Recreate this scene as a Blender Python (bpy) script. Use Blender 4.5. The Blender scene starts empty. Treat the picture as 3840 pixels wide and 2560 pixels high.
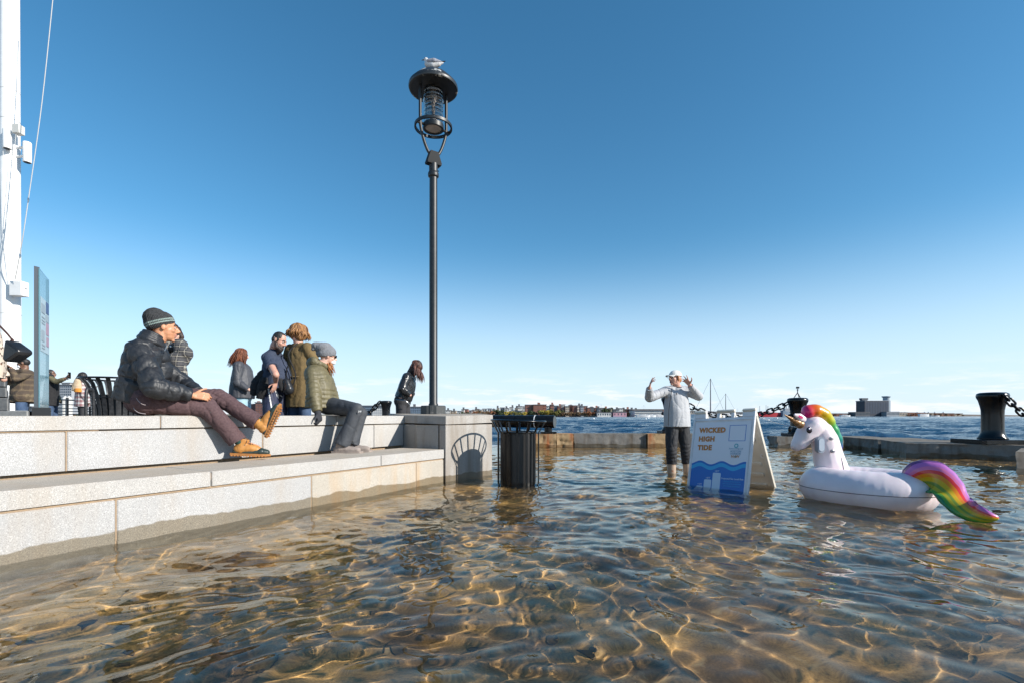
import bpy, math, random
import numpy as np
from mathutils import Vector, Matrix, noise as mn
S = bpy.context.scene
F = 1850.0; EYE = 0.83; HY = 1557.0
# ---------------------------------------------------------------- camera, sky, sun, exposure
cam = bpy.data.cameras.new('camera'); camo = bpy.data.objects.new('camera', cam); S.collection.objects.link(camo)
cam.sensor_width = 36; cam.lens = F/3840*36; cam.shift_y = (HY-1280)/3840
cam.clip_start = .05; cam.clip_end = 9000
camo.location = (0, 0, EYE); camo.rotation_euler = (math.radians(90), 0, 0); S.camera = camo
SUN = Vector((.65, -.28, .372)).normalized()
world = bpy.data.worlds.new('World'); S.world = world; world.use_nodes = True
nt = world.node_tree; N = nt.nodes; LK = nt.links
bg = N['Background']
sky = N.new('ShaderNodeTexSky'); sky.sky_type = 'NISHITA'; sky.sun_disc = False
sky.sun_elevation = math.asin(SUN.z); sky.sun_rotation = math.atan2(SUN.x, SUN.y)
sky.air_density = 1.0; sky.dust_density = .35; sky.ozone_density = 3.2; sky.altitude = 300
hs = N.new('ShaderNodeHueSaturation'); hs.inputs['Hue'].default_value = .487; hs.inputs['Saturation'].default_value = 1.22; hs.inputs['Value'].default_value = 1.2
LK.new(sky.outputs[0], hs.inputs['Color'])
tc = N.new('ShaderNodeTexCoord'); sp = N.new('ShaderNodeSeparateXYZ'); LK.new(tc.outputs['Generated'], sp.inputs[0])
# pale band of moist air above the horizon
hz = N.new('ShaderNodeMapRange'); hz.interpolation_type = 'SMOOTHERSTEP'
hz.inputs['From Min'].default_value = -.02; hz.inputs['From Max'].default_value = .36
hz.inputs['To Min'].default_value = .84; hz.inputs['To Max'].default_value = 0
LK.new(sp.outputs[2], hz.inputs['Value'])
mixh = N.new('ShaderNodeMix'); mixh.data_type = 'RGBA'; mixh.inputs['B'].default_value = (5.4, 6.7, 7.9, 1)
LK.new(hz.outputs[0], mixh.inputs['Factor']); LK.new(hs.outputs[0], mixh.inputs['A'])
# low clouds along the horizon
mp = N.new('ShaderNodeMapping'); mp.inputs['Scale'].default_value = (9, 9, 60); LK.new(tc.outputs['Generated'], mp.inputs[0])
nz = N.new('ShaderNodeTexNoise'); nz.inputs['Scale'].default_value = 1.0; nz.inputs['Detail'].default_value = 6; nz.inputs['Roughness'].default_value = .6
LK.new(mp.outputs[0], nz.inputs['Vector'])
cr = N.new('ShaderNodeMapRange'); cr.interpolation_type = 'SMOOTHSTEP'; cr.inputs['From Min'].default_value = .47; cr.inputs['From Max'].default_value = .66; LK.new(nz.outputs[0], cr.inputs['Value'])
cb = N.new('ShaderNodeMapRange'); cb.interpolation_type = 'SMOOTHSTEP'; cb.inputs['From Min'].default_value = .10; cb.inputs['From Max'].default_value = .015; LK.new(sp.outputs[2], cb.inputs['Value'])
mu = N.new('ShaderNodeMath'); mu.operation = 'MULTIPLY'; LK.new(cr.outputs[0], mu.inputs[0]); LK.new(cb.outputs[0], mu.inputs[1])
mu2 = N.new('ShaderNodeMath'); mu2.operation = 'MULTIPLY'; mu2.inputs[1].default_value = .9; LK.new(mu.outputs[0], mu2.inputs[0])
mixc = N.new('ShaderNodeMix'); mixc.data_type = 'RGBA'; mixc.inputs['B'].default_value = (7.6, 7.6, 8.0, 1)
LK.new(mu2.outputs[0], mixc.inputs['Factor']); LK.new(mixh.outputs['Result'], mixc.inputs['A'])
LK.new(mixc.outputs['Result'], bg.inputs[0]); bg.inputs[1].default_value = .105
Ls = bpy.data.lights.new('sun', 'SUN'); Ls.energy = 5.0; Ls.angle = math.radians(.5); Ls.color = (1, .945, .86)
so = bpy.data.objects.new('sun', Ls); S.collection.objects.link(so); so.location = (20, -6, 12)
so.rotation_euler = SUN.to_track_quat('Z', 'Y').to_euler(); Ls.cycles.is_caustics_light = True
S.view_settings.view_transform = 'Standard'; S.view_settings.look = 'None'; S.view_settings.exposure = 0.42
S.view_settings.gamma = 1; S.view_settings.use_curve_mapping = False
S.cycles.use_denoising = True; S.cycles.max_bounces = 8; S.cycles.caustics_reflective = False
S.cycles.caustics_refractive = True; S.cycles.sample_clamp_indirect = 6
rng = np.random.default_rng(3); random.seed(5)

# ---------------------------------------------------------------- helpers
def P(px, py, Y):
    return np.array([(px-1920)/F*Y, Y, EYE-(py-HY)/F*Y])
def V(*a): return np.array(a, float)
def nrm(v):
    v = np.asarray(v, float); return v/max(1e-9, np.linalg.norm(v))
ORG = {}
def org(o):
    while o is not None and o.parent is not None: o = o.parent
    return ORG.get(o.name, np.zeros(3)) if o is not None else np.zeros(3)
def thing(name, label, cat, loc, group=None):
    o = bpy.data.objects.new(name, None); S.collection.objects.link(o); o.empty_display_size = .1
    o.location = tuple(float(a) for a in loc); ORG[o.name] = np.array(loc, float); tag(o, label, cat, group); return o
def tag(o, label=None, cat=None, group=None, kind=None):
    if label: o['label'] = label
    if cat: o['category'] = cat
    if group: o['group'] = group
    if kind: o['kind'] = kind
    return o
def link(name, me, m, parent=None):
    o = bpy.data.objects.new(name, me); S.collection.objects.link(o)
    for x in (m if isinstance(m, (list, tuple)) else [m]): me.materials.append(x)
    o.parent = parent; return o
def mesh_np(name, v, f, smooth=True):
    me = bpy.data.meshes.new(name); v = np.asarray(v, 'f'); me.vertices.add(len(v)); me.vertices.foreach_set('co', v.ravel())
    if isinstance(f, np.ndarray):
        k = f.shape[1]; me.loops.add(f.size); me.loops.foreach_set('vertex_index', f.ravel().astype('i'))
        me.polygons.add(len(f)); me.polygons.foreach_set('loop_start', np.arange(0, f.size, k, dtype='i'))
    me.update(); me.validate()
    if smooth: me.shade_smooth()
    return me
class MB:
    def __init__(s): s.v = []; s.f = []; s.uv = []; s.mi = []; s.cm = 0; s.n = 0
    def add(s, vs, fs, uvs=None):
        b = s.n; s.v += [tuple(map(float, x)) for x in vs]; s.n += len(vs)
        s.uv += ([tuple(u) for u in uvs] if uvs is not None else [(0, 0)]*len(vs))
        for f in fs: s.f.append([b+i for i in f]); s.mi.append(s.cm)
        return s
    def box(s, c, size, ax=None, b=.0):
        c = np.asarray(c, float); h = np.asarray(size, float)/2
        A = np.eye(3) if ax is None else np.asarray(ax, float)     # rows are axes
        if b <= 0:
            vs = [c+A[0]*h[0]*x+A[1]*h[1]*y+A[2]*h[2]*z for z in (-1, 1) for y in (-1, 1) for x in (-1, 1)]
            return s.add(vs, [(0, 2, 3, 1), (4, 5, 7, 6), (0, 1, 5, 4), (2, 6, 7, 3), (0, 4, 6, 2), (1, 3, 7, 5)])
        vs = []; idx = {}
        for z in (-1, 1):
            for y in (-1, 1):
                for x in (-1, 1):
                    for a in range(3):
                        d = np.array([x*h[0], y*h[1], z*h[2]], float)
                        for k in range(3):
                            if k != a: d[k] -= math.copysign(b, d[k])
                        idx[(x, y, z, a)] = len(vs); vs.append(c+A[0]*d[0]+A[1]*d[1]+A[2]*d[2])
        fs = []
        I = lambda x, y, z, a: idx[(x, y, z, a)]
        for q in (-1, 1):
            fs.append([I(q, -1, -1, 0), I(q, 1, -1, 0), I(q, 1, 1, 0), I(q, -1, 1, 0)][::q])
            fs.append([I(-1, q, -1, 1), I(-1, q, 1, 1), I(1, q, 1, 1), I(1, q, -1, 1)][::q])
            fs.append([I(-1, -1, q, 2), I(1, -1, q, 2), I(1, 1, q, 2), I(-1, 1, q, 2)][::q])
        for y in (-1, 1):
            for z in (-1, 1): fs.append([I(-1, y, z, 1), I(1, y, z, 1), I(1, y, z, 2), I(-1, y, z, 2)][::-y*z])
        for x in (-1, 1):
            for z in (-1, 1): fs.append([I(x, -1, z, 0), I(x, 1, z, 0), I(x, 1, z, 2), I(x, -1, z, 2)][::x*z])
        for x in (-1, 1):
            for y in (-1, 1): fs.append([I(x, y, -1, 0), I(x, y, 1, 0), I(x, y, 1, 1), I(x, y, -1, 1)][::-x*y])
        for x in (-1, 1):
            for y in (-1, 1):
                for z in (-1, 1): fs.append([I(x, y, z, 0), I(x, y, z, 1), I(x, y, z, 2)][::x*y*z])
        return s.add(vs, fs)
    def prism(s, poly, z0, z1, b=0.0, cb=0.0):
        zt = z1 if callable(z1) else (lambda x, y: z1)
        zb = z0 if callable(z0) else (lambda x, y: z0)
        p = [np.array(q[:2], float) for q in poly]; n = len(p)
        area = sum(p[i][0]*p[(i+1) % n][1]-p[(i+1) % n][0]*p[i][1] for i in range(n))
        if area < 0: p = p[::-1]
        if cb > 0:
            q = []
            for i in range(n):
                a = p[i-1]-p[i]; c = p[(i+1) % n]-p[i]
                q.append(p[i]+a/np.linalg.norm(a)*cb); q.append(p[i]+c/np.linalg.norm(c)*cb)
            p = q; n = len(p)
        def inset(d):
            out = []
            for i in range(n):
                e1 = p[i]-p[i-1]; e2 = p[(i+1) % n]-p[i]
                n1 = np.array([-e1[1], e1[0]])/np.linalg.norm(e1); n2 = np.array([-e2[1], e2[0]])/np.linalg.norm(e2)
                m = n1+n2; m = m/max(1e-6, m.dot(m))*2; out.append(p[i]+m*d)
            return out
        rings = [[(x, y, zb(x, y)) for x, y in p]]
        if b > 0:
            rings.append([(x, y, zt(x, y)-b) for x, y in p]); rings.append([(x, y, zt(x, y)) for x, y in inset(b)])
        else: rings.append([(x, y, zt(x, y)) for x, y in p])
        vs = [v for r in rings for v in r]; fs = [list(range(n))[::-1]]
        for k in range(len(rings)-1):
            for i in range(n): fs.append([k*n+i, k*n+(i+1) % n, (k+1)*n+(i+1) % n, (k+1)*n+i])
        fs.append([(len(rings)-1)*n+i for i in range(n)])
        return s.add(vs, fs)
    def tube(s, pts, r, n=8, closed=False, up=None, flat=None, caps=True):
        """swept tube; r number/list; flat=(a,b) semi-axes in (side,up) frame"""
        pts = [np.asarray(p, float) for p in pts]; m = len(pts)
        R = r if isinstance(r, (list, tuple, np.ndarray)) else [r]*m
        T = []
        for i in range(m):
            a = pts[(i-1) % m] if (closed or i > 0) else pts[i]; c = pts[(i+1) % m] if (closed or i < m-1) else pts[i]
            T.append(nrm(c-a))
        u = np.asarray(up, float) if up is not None else (V(0, 0, 1) if abs(T[0][2]) < .9 else V(1, 0, 0))
        vs = []; uvs = []; prev = None
        for i in range(m):
            t = T[i]
            if up is None and prev is not None: u = prev
            sd = nrm(np.cross(t, u)); uu = np.cross(sd, t); prev = uu
            ra, rb = (R[i], R[i]) if flat is None else (flat[i] if isinstance(flat, list) else flat)
            for k in range(n):
                a = 2*math.pi*k/n; vs.append(pts[i]+sd*math.cos(a)*ra+uu*math.sin(a)*rb); uvs.append((i/(max(1, m-1)), k/n))
        fs = []
        for i in range(m if closed else m-1):
            j = (i+1) % m
            for k in range(n): fs.append([i*n+k, i*n+(k+1) % n, j*n+(k+1) % n, j*n+k])
        if not closed and caps: fs.append(list(range(n))[::-1]); fs.append([(m-1)*n+k for k in range(n)])
        return s.add(vs, fs, uvs)
    def lathe(s, prof, c=(0, 0, 0), n=24, ax=None, a0=0):
        c = np.asarray(c, float); A = np.eye(3) if ax is None else np.asarray(ax, float)
        vs = []; uvs = []
        for i, (r, z) in enumerate(prof):
            for k in range(n):
                a = a0+2*math.pi*k/n; vs.append(c+A[0]*r*math.cos(a)+A[1]*r*math.sin(a)+A[2]*z); uvs.append((k/n, i/(len(prof)-1)))
        fs = []
        for i in range(len(prof)-1):
            for k in range(n): fs.append([i*n+k, i*n+(k+1) % n, (i+1)*n+(k+1) % n, (i+1)*n+k])
        cl_ = tuple(prof[0]) == tuple(prof[-1])
        if prof[0][0] > 1e-6 and not cl_: fs.append(list(range(n))[::-1])
        if prof[-1][0] > 1e-6 and not cl_: fs.append([(len(prof)-1)*n+k for k in range(n)])
        return s.add(vs, fs, uvs)
    def build(s, name, m, parent=None, smooth=None, auto=True):
        o_ = org(parent); me = bpy.data.meshes.new(name)
        vs = [(v[0]-o_[0], v[1]-o_[1], v[2]-o_[2]) for v in s.v] if parent is not None else s.v
        me.from_pydata(vs, [], s.f)
        l = me.uv_layers.new(name='UVMap'); vi = np.zeros(len(me.loops), 'i'); me.loops.foreach_get('vertex_index', vi)
        l.data.foreach_set('uv', np.asarray(s.uv, 'f')[vi].ravel())
        if any(s.mi): me.polygons.foreach_set('material_index', s.mi)
        me.update(); me.validate()
        if smooth: me.shade_smooth()
        if smooth is None:
            me.shade_smooth()
            try: me.set_sharp_from_angle(angle=math.radians(38))
            except Exception: me.shade_flat()
        return link(name, me, m, parent)
def single(o, name_loc, label, cat, group=None):
    """top-level thing that is one mesh: shift its origin to its base"""
    c = np.array(name_loc, float); o.data.transform(Matrix.Translation(tuple(-c))); o.location = tuple(c); ORG[o.name] = c
    return tag(o, label, cat, group)

# ---------------------------------------------------------------- materials
def mat(name, c, r=.6, **k):
    m = bpy.data.materials.new(name); m.use_nodes = True; b = m.node_tree.nodes['Principled BSDF']
    b.inputs['Base Color'].default_value = (*c, 1); b.inputs['Roughness'].default_value = r
    for a, v in k.items(): b.inputs[a.replace('_', ' ')].default_value = v
    return m
def nodes(m): return m.node_tree.nodes, m.node_tree.links, m.node_tree.nodes['Principled BSDF']
def noise_mat(name, c1, c2, r=.6, scale=20, bump=.2, bscale=None, detail=4, stretch=None, lo=.35, hi=.65, dist=.01, **k):
    m = mat(name, c1, r, **k); n, l, b = nodes(m)
    t = n.new('ShaderNodeTexCoord'); src = t.outputs['Object']
    if stretch:
        q = n.new('ShaderNodeMapping'); q.inputs['Scale'].default_value = stretch; l.new(src, q.inputs[0]); src = q.outputs[0]
    a = n.new('ShaderNodeTexNoise'); a.inputs['Scale'].default_value = scale; a.inputs['Detail'].default_value = detail; l.new(src, a.inputs['Vector'])
    mr = n.new('ShaderNodeMapRange'); mr.inputs['From Min'].default_value = lo; mr.inputs['From Max'].default_value = hi; l.new(a.outputs[0], mr.inputs['Value'])
    x = n.new('ShaderNodeMix'); x.data_type = 'RGBA'; x.inputs['A'].default_value = (*c1, 1); x.inputs['B'].default_value = (*c2, 1)
    l.new(mr.outputs[0], x.inputs['Factor']); l.new(x.outputs['Result'], b.inputs['Base Color'])
    if bump:
        a2 = n.new('ShaderNodeTexNoise'); a2.inputs['Scale'].default_value = bscale or scale*2; a2.inputs['Detail'].default_value = 3; l.new(src, a2.inputs['Vector'])
        bp = n.new('ShaderNodeBump'); bp.inputs['Strength'].default_value = bump; bp.inputs['Distance'].default_value = dist; l.new(a2.outputs[0], bp.inputs['Height']); l.new(bp.outputs[0], b.inputs['Normal'])
    return m
def granite(name, base=(.43, .425, .42), stain=(.36, .27, .17), stain_amt=.12, wet=True, streak=.0, tone=1.0):
    m = mat(name, base, .75); n, l, b = nodes(m)
    g = n.new('ShaderNodeNewGeometry'); pos = g.outputs['Position']
    def noise(sc, det, vec=pos, ro=.5):
        a = n.new('ShaderNodeTexNoise'); a.inputs['Scale'].default_value = sc; a.inputs['Detail'].default_value = det; a.inputs['Roughness'].default_value = ro; l.new(vec, a.inputs['Vector']); return a.outputs[0]
    def rng_(v, a, c, o1=0., o2=1.):
        q = n.new('ShaderNodeMapRange'); q.inputs['From Min'].default_value = a; q.inputs['From Max'].default_value = c; q.inputs['To Min'].default_value = o1; q.inputs['To Max'].default_value = o2; l.new(v, q.inputs['Value']); return q.outputs[0]
    def mix(f, A, B, bt='MIX'):
        q = n.new('ShaderNodeMix'); q.data_type = 'RGBA'; q.blend_type = bt
        if isinstance(f, float): q.inputs['Factor'].default_value = f
        else: l.new(f, q.inputs['Factor'])
        for nm, z in (('A', A), ('B', B)):
            if isinstance(z, tuple): q.inputs[nm].default_value = (*z, 1)
            else: l.new(z, q.inputs[nm])
        return q.outputs['Result']
    d = tuple(x*.42 for x in base); li = tuple(min(1, x*1.35) for x in base)
    c = mix(rng_(noise(230, 3, ro=.7), .40, .46), d, base)
    c = mix(rng_(noise(150, 2), .56, .64), c, li)
    c = mix(rng_(noise(1.6, 5), .35, .7, 0, .5), c, tuple(x*.72 for x in base))
    mp = n.new('ShaderNodeMapping'); mp.inputs['Scale'].default_value = (5, 5, .8); l.new(pos, mp.inputs[0])
    sf = n.new('ShaderNodeMath'); sf.operation = 'MULTIPLY'; sf.inputs[1].default_value = stain_amt*2.2
    l.new(rng_(noise(1.3, 5, mp.outputs[0]), .48, .72), sf.inputs[0])
    c = mix(sf.outputs[0], c, stain)
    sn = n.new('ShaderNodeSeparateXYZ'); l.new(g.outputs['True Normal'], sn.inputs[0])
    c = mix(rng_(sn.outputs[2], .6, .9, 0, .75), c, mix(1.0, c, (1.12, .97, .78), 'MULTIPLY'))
    if wet:
        sx = n.new('ShaderNodeSeparateXYZ'); l.new(pos, sx.inputs[0])
        ad = n.new('ShaderNodeMath'); ad.operation = 'MULTIPLY_ADD'; ad.inputs[1].default_value = -.16; l.new(noise(2.6, 4), ad.inputs[0]); l.new(sx.outputs[2], ad.inputs[2])
        wf = rng_(ad.outputs[0], .008, -.002)
        c = mix(wf, c, mix(1.0, c, (.52, .46, .36), 'MULTIPLY'))
        rf = rng_(wf, 0, 1, .75, .35); l.new(rf, b.inputs['Roughness'])
    l.new(c, b.inputs['Base Color'])
    bp = n.new('ShaderNodeBump'); bp.inputs['Strength'].default_value = .35; bp.inputs['Distance'].default_value = .004
    l.new(noise(120, 4, ro=.7), bp.inputs['Height']); l.new(bp.outputs[0], b.inputs['Normal'])
    return m
M = {}
M['granite'] = granite('grey_granite')
M['granite_stained'] = granite('stained_granite', base=(.46, .42, .36), stain=(.46, .31, .17), stain_amt=.30)
M['granite_top'] = granite('granite_coping', base=(.45, .435, .415), stain_amt=.12)
M['granite_pier'] = granite('pier_granite', base=(.38, .36, .335), stain=(.22, .18, .14), stain_amt=.35)
M['mortar'] = noise_mat('tan_mortar', (.38, .27, .17), (.30, .22, .15), .9, 60, .3)
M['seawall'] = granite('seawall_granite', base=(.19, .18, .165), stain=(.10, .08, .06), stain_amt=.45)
M['seawall_rust'] = granite('rusty_seawall_granite', base=(.40, .27, .14), stain=(.30, .10, .03), stain_amt=.5)
M['pave'] = noise_mat('brick_paving', (.28, .25, .22), (.2, .18, .16), .9, 8, .3)
M['black'] = noise_mat('black_enamel', (.003, .0035, .004), (.007, .008, .010), .24, 12, .10, bscale=18, dist=.004, Specular_IOR_Level=.35)
M['black_rough'] = noise_mat('black_paint_worn', (.014, .015, .017), (.035, .036, .04), .42, 25, .25, bscale=60, dist=.004)
M['lamp'] = noise_mat('dark_lamp_paint', (.009, .011, .013), (.016, .019, .021), .45, 14, .15, bscale=50, dist=.003)
M['bracket'] = mat('bracket_paint', (.010, .012, .014), .65, Specular_IOR_Level=.2)
M['base'] = noise_mat('chipped_grey_paint', (.045, .05, .052), (.12, .12, .12), .6, 18, .3, lo=.6, hi=.68)
M['white'] = noise_mat('white_pole_paint', (.80, .80, .79), (.74, .74, .73), .45, 6, .03)
M['steel'] = mat('steel', (.45, .45, .45), .35, Metallic=1.)
# ---------------------------------------------------------------- water
def waves(X, Y, spec, rg, sharp=0.):
    Z = np.zeros_like(X)
    for (lam, amp, th0, spread, n) in spec:
        for _ in range(n):
            l = lam*math.exp(rg.normal(0, .28)); th = th0+rg.normal(0, spread); k = 2*math.pi/l
            s = np.sin(k*(X*math.cos(th)+Y*math.sin(th))+rg.uniform(0, 6.28))
            if sharp: s = s+sharp*s*s
            Z += amp/math.sqrt(n)*(l/lam)**1.3*s
    return Z
def fan_grid(name, ys, rs, zf, m):
    Yg, R = np.meshgrid(ys, rs, indexing='ij'); X = R*Yg
    Z = zf(X, Yg); h, w_ = X.shape
    v = np.stack([X, Yg, Z], -1).reshape(-1, 3); i = np.arange(h*w_).reshape(h, w_)
    f = np.stack([i[:-1, :-1], i[:-1, 1:], i[1:, 1:], i[1:, :-1]], -1).reshape(-1, 4)
    return link(name, mesh_np(name, v, f), m)
def warpxy(X, Y):
    return X+.10*np.sin(1.9*Y+.7*X)+.05*np.sin(4.1*X-1.3*Y), Y+.10*np.sin(1.6*X-.8*Y)+.05*np.sin(3.7*Y+2.2*X)
rgA = np.random.default_rng(11)
def zflood(X, Y):
    a, b = warpxy(X, Y)
    Z = waves(a, b, [(.95, .0070, 1.95, .35, 8), (.42, .0042, 1.9, .65, 14), (.22, .0036, 1.7, .9, 18), (.115, .0014, 1.5, 1.2, 18)], rgA, .12)
    calm = 1-.55*np.exp(-np.clip((X-(-2.83+.5763*(Y-2.727))), 0, 9)/.9)     # water lies quieter along the wall
    return Z*calm*np.clip(.80+.03*Y, .8, 1.1)
wm = bpy.data.materials.new('clear_shallow_water'); wm.use_nodes = True; n_ = wm.node_tree; n_.nodes.clear()
o_ = n_.nodes.new('ShaderNodeOutputMaterial'); g_ = n_.nodes.new('ShaderNodeBsdfGlass'); g_.inputs['IOR'].default_value = 1.333; g_.inputs['Roughness'].default_value = 0
g_.inputs['Color'].default_value = (.98, .99, .96, 1); n_.links.new(g_.outputs[0], o_.inputs[0])
YB = 13.42
flood = fan_grid('flood_water', np.geomspace(.35, YB, 560), np.concatenate([np.linspace(-3.2, -1.16, 60)[:-1], np.linspace(-1.16, 1.16, 700), np.linspace(1.16, 3.2, 60)[1:]]), zflood, wm)
tag(flood, 'shallow clear water with ripples over the flooded promenade', kind='structure'); flood.cycles.is_caustics_caster = True
hm = mat('harbour_water', (.002, .030, .075), .10, IOR=1.333); n, l, b = nodes(hm)
g = n.new('ShaderNodeNewGeometry'); a = n.new('ShaderNodeTexNoise'); a.inputs['Scale'].default_value = 1.3; a.inputs['Detail'].default_value = 7; a.inputs['Roughness'].default_value = .62
mp = n.new('ShaderNodeMapping'); mp.inputs['Scale'].default_value = (.55, 1.3, 1); l.new(g.outputs['Position'], mp.inputs[0]); l.new(mp.outputs[0], a.inputs['Vector'])
bp = n.new('ShaderNodeBump'); bp.inputs['Strength'].default_value = 1.0; bp.inputs['Distance'].default_value = .32; l.new(a.outputs[0], bp.inputs['Height']); l.new(bp.outputs[0], b.inputs['Normal'])
rgB = np.random.default_rng(4)
def zharb(X, Y):
    a, b = warpxy(X*.5, Y*.5)
    Z = waves(a*2, b*2, [(4.5, .080, 1.75, .35, 10), (1.9, .050, 1.7, .5, 14), (.85, .024, 1.6, .7, 14)], rgB, .25)
    return Z*np.clip(1.15-Y/260, .0, 1)*np.clip((Y-YB+.15)/1.2, .04, 1)
hb = fan_grid('harbour_water', np.geomspace(YB, 5200, 620), np.linspace(-2.2, 2.2, 560), zharb, hm)
tag(hb, 'deep blue choppy harbour water beyond the stone edge', kind='structure')
# submerged promenade floor and harbour bed edge
fm = noise_mat('wet_brown_paving', (.50, .285, .092), (.16, .090, .036), .95, 1.7, 0, detail=8, lo=.36, hi=.62)
n, l, b = nodes(fm)
g = n.new('ShaderNodeNewGeometry'); base_in = b.inputs['Base Color'].links[0].from_socket
def _fn(sc, det, lo, hi, o1, o2, ro=.6):
    a = n.new('ShaderNodeTexNoise'); a.inputs['Scale'].default_value = sc; a.inputs['Detail'].default_value = det; a.inputs['Roughness'].default_value = ro; l.new(g.outputs['Position'], a.inputs['Vector'])
    q = n.new('ShaderNodeMapRange'); q.inputs['From Min'].default_value = lo; q.inputs['From Max'].default_value = hi; q.inputs['To Min'].default_value = o1; q.inputs['To Max'].default_value = o2; l.new(a.outputs[0], q.inputs['Value']); return q.outputs[0]
x1 = n.new('ShaderNodeMix'); x1.data_type = 'RGBA'; x1.blend_type = 'MULTIPLY'; x1.inputs['Factor'].default_value = 1; l.new(base_in, x1.inputs['A'])
cmb = n.new('ShaderNodeCombineColor'); v_ = _fn(85, 5, .3, .7, .55, 1.5, .75)
for i in range(3): l.new(v_, cmb.inputs[i])
l.new(cmb.outputs[0], x1.inputs['B']); x2 = n.new('ShaderNodeMix'); x2.data_type = 'RGBA'; l.new(_fn(9, 6, .56, .70, 0, .75), x2.inputs['Factor']); l.new(x1.outputs['Result'], x2.inputs['A']); x2.inputs['B'].default_value = (.50, .34, .17, 1)
l.new(x2.outputs['Result'], b.inputs['Base Color'])
mb = MB(); mb.prism([(-40, -6), (45, -6), (45, YB), (-40, YB)], -3.0, -.33); flr = mb.build('promenade_floor', fm); tag(flr, kind='structure'); flr.cycles.is_caustics_receiver = True
flr['label'] = 'brown promenade paving under the shallow flood water'
# scattered stones, leaves and twigs lying on the submerged paving
lm = noise_mat('sunken_litter', (.05, .035, .02), (.14, .09, .04), .8, 30, .2)
mb = MB(); rr = random.Random(8)
for i in range(170):
    Y = 1.4*math.exp(rr.random()*1.9); X = rr.uniform(-1.05, 1.1)*Y; z = -.322
    if X < -2.83+.5763*(Y-2.727)+.12: continue
    a = rr.uniform(0, 6.28); L_ = rr.uniform(.015, .055)
    if rr.random() < .3: mb.tube([(X, Y, z), (X+L_*1.6*math.cos(a), Y+L_*1.6*math.sin(a), z+.006), (X+L_*3.2*math.cos(a+.2), Y+L_*3.2*math.sin(a+.2), z)], .0028, 4)
    else:
        pts = [(X+L_*(.5+.5*rr.random())*math.cos(a+k*1.047)*(1.5 if k % 3 == 0 else .8), Y+L_*(.5+.5*rr.random())*math.sin(a+k*1.047), 0) for k in range(6)]
        mb.prism([(p[0], p[1]) for p in pts], -.329, -.329+rr.uniform(.004, .014), .002)
o = mb.build('leaf_litter', lm); o.cycles.is_caustics_receiver = True; tag(o, 'dark leaves, twigs and grit lying under the shallow water', kind='stuff')

# ---------------------------------------------------------------- stepped granite wall
LO = V(-2.83, 2.727); LD = V(.4993, .8664); UO = V(-3.46, 3.336); UD = V(.4834, .8754)
BK = V(-.872, .489)                                   # away from the water, along the ground
def at_px(O, D, px):
    r = (px-1920)/F; return (r*O[1]-O[0])/(D[0]-r*D[1])
def wp(O, D, t, back=0.): q = O+D*t+BK*back; return (q[0], q[1])
Bc = V(-.83, 6.17); Cc = V(-.278, 6.95); Ec = V(-1.505, 6.876)
tL_end = 3.965; tU_end = 4.04
jr = random.Random(3)
def course(root, O, D, px_joints, tend, z0, z1, d, name, m, gap=.009, off=0., bev=.006):
    ts = [at_px(O, D, p) for p in px_joints]; ts = [-2.6]+ts+[tend]
    for k in range(len(ts)-1):
        a, c = ts[k]+gap/2, ts[k+1]-gap/2
        if k == len(ts)-2: c = tend
        e = jr.uniform(-.0025, .0025)+off; dz = jr.uniform(-.0018, .0012)
        mb = MB(); mb.prism([wp(O, D, a, e), wp(O, D, c, e), wp(O, D, c, d), wp(O, D, a, d)], z0, z1+dz, bev, bev)
        o = mb.build(name, m[k % len(m)] if isinstance(m, list) else m, root); o.cycles.is_caustics_receiver = z0 < 0
lower = thing('lower_granite_step', 'lower tier of grey granite blocks rising from the water', 'stone step', (-2.0, 4.2, -.27))
course(lower, LO, LD, [792, 1429], tL_end, .302, .412, .66, 'coping_stone', M['granite_top'], .008, -.004)
course(lower, LO, LD, [437, 1170, 1563], tL_end, -.36, .284, .30, 'granite_block', [M['granite'], M['granite'], M['granite_stained'], M['granite_stained']], .010, .004)
mb = MB(); mb.prism([wp(LO, LD, -2.6, .013), wp(LO, LD, tL_end-.01, .013), wp(LO, LD, tL_end-.01, .62), wp(LO, LD, -2.6, .62)], -.36, .3015)
o = mb.build('mortar_bed', M['mortar'], lower); o.cycles.is_caustics_receiver = True
upper = thing('upper_granite_step', 'upper tier of granite blocks forming the bench the two people sit on', 'stone step', (-2.5, 5.2, 0))
course(upper, UO, UD, [602, 1262], tU_end, .725, .830, .80, 'coping_stone', M['granite_top'], .008, -.006)
course(upper, UO, UD, [250, 987, 1404], tU_end, .422, .712, .34, 'granite_block', [M['granite'], M['granite'], M['granite_top'], M['granite_top']], .010, .004)
mb = MB(); mb.prism([wp(UO, UD, -2.6, .05), wp(UO, UD, tU_end-.01, .05), wp(UO, UD, tU_end-.01, .76), wp(UO, UD, -2.6, .76)], .18, .7245)
mb.build('mortar_bed', M['mortar'], upper)
# joints half filled with tan mortar
mb = MB()
for O, D, pxs, z0, z1 in ((LO, LD, [437], .02, .30), (LO, LD, [1170], .12, .28), (UO, UD, [250, 987], .42, .72), (UO, UD, [602], .73, .822), (LO, LD, [792], .35, .40)):
    for p in pxs:
        t = at_px(O, D, p); mb.prism([wp(O, D, t-.004, .0075), wp(O, D, t+.004, .0075), wp(O, D, t+.004, .05), wp(O, D, t-.004, .05)], z0, z1)
mb.prism([wp(LO, LD, -2.6, .008), wp(LO, LD, 2.9, .008), wp(LO, LD, 2.9, .05), wp(LO, LD, -2.6, .05)], .2855, .3005)
mb.prism([wp(UO, UD, -.2, .008), wp(UO, UD, .55, .008), wp(UO, UD, .55, .05), wp(UO, UD, -.2, .05)], .7135, .7240)
mb.build('mortar_joint', M['mortar'], upper)
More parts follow.
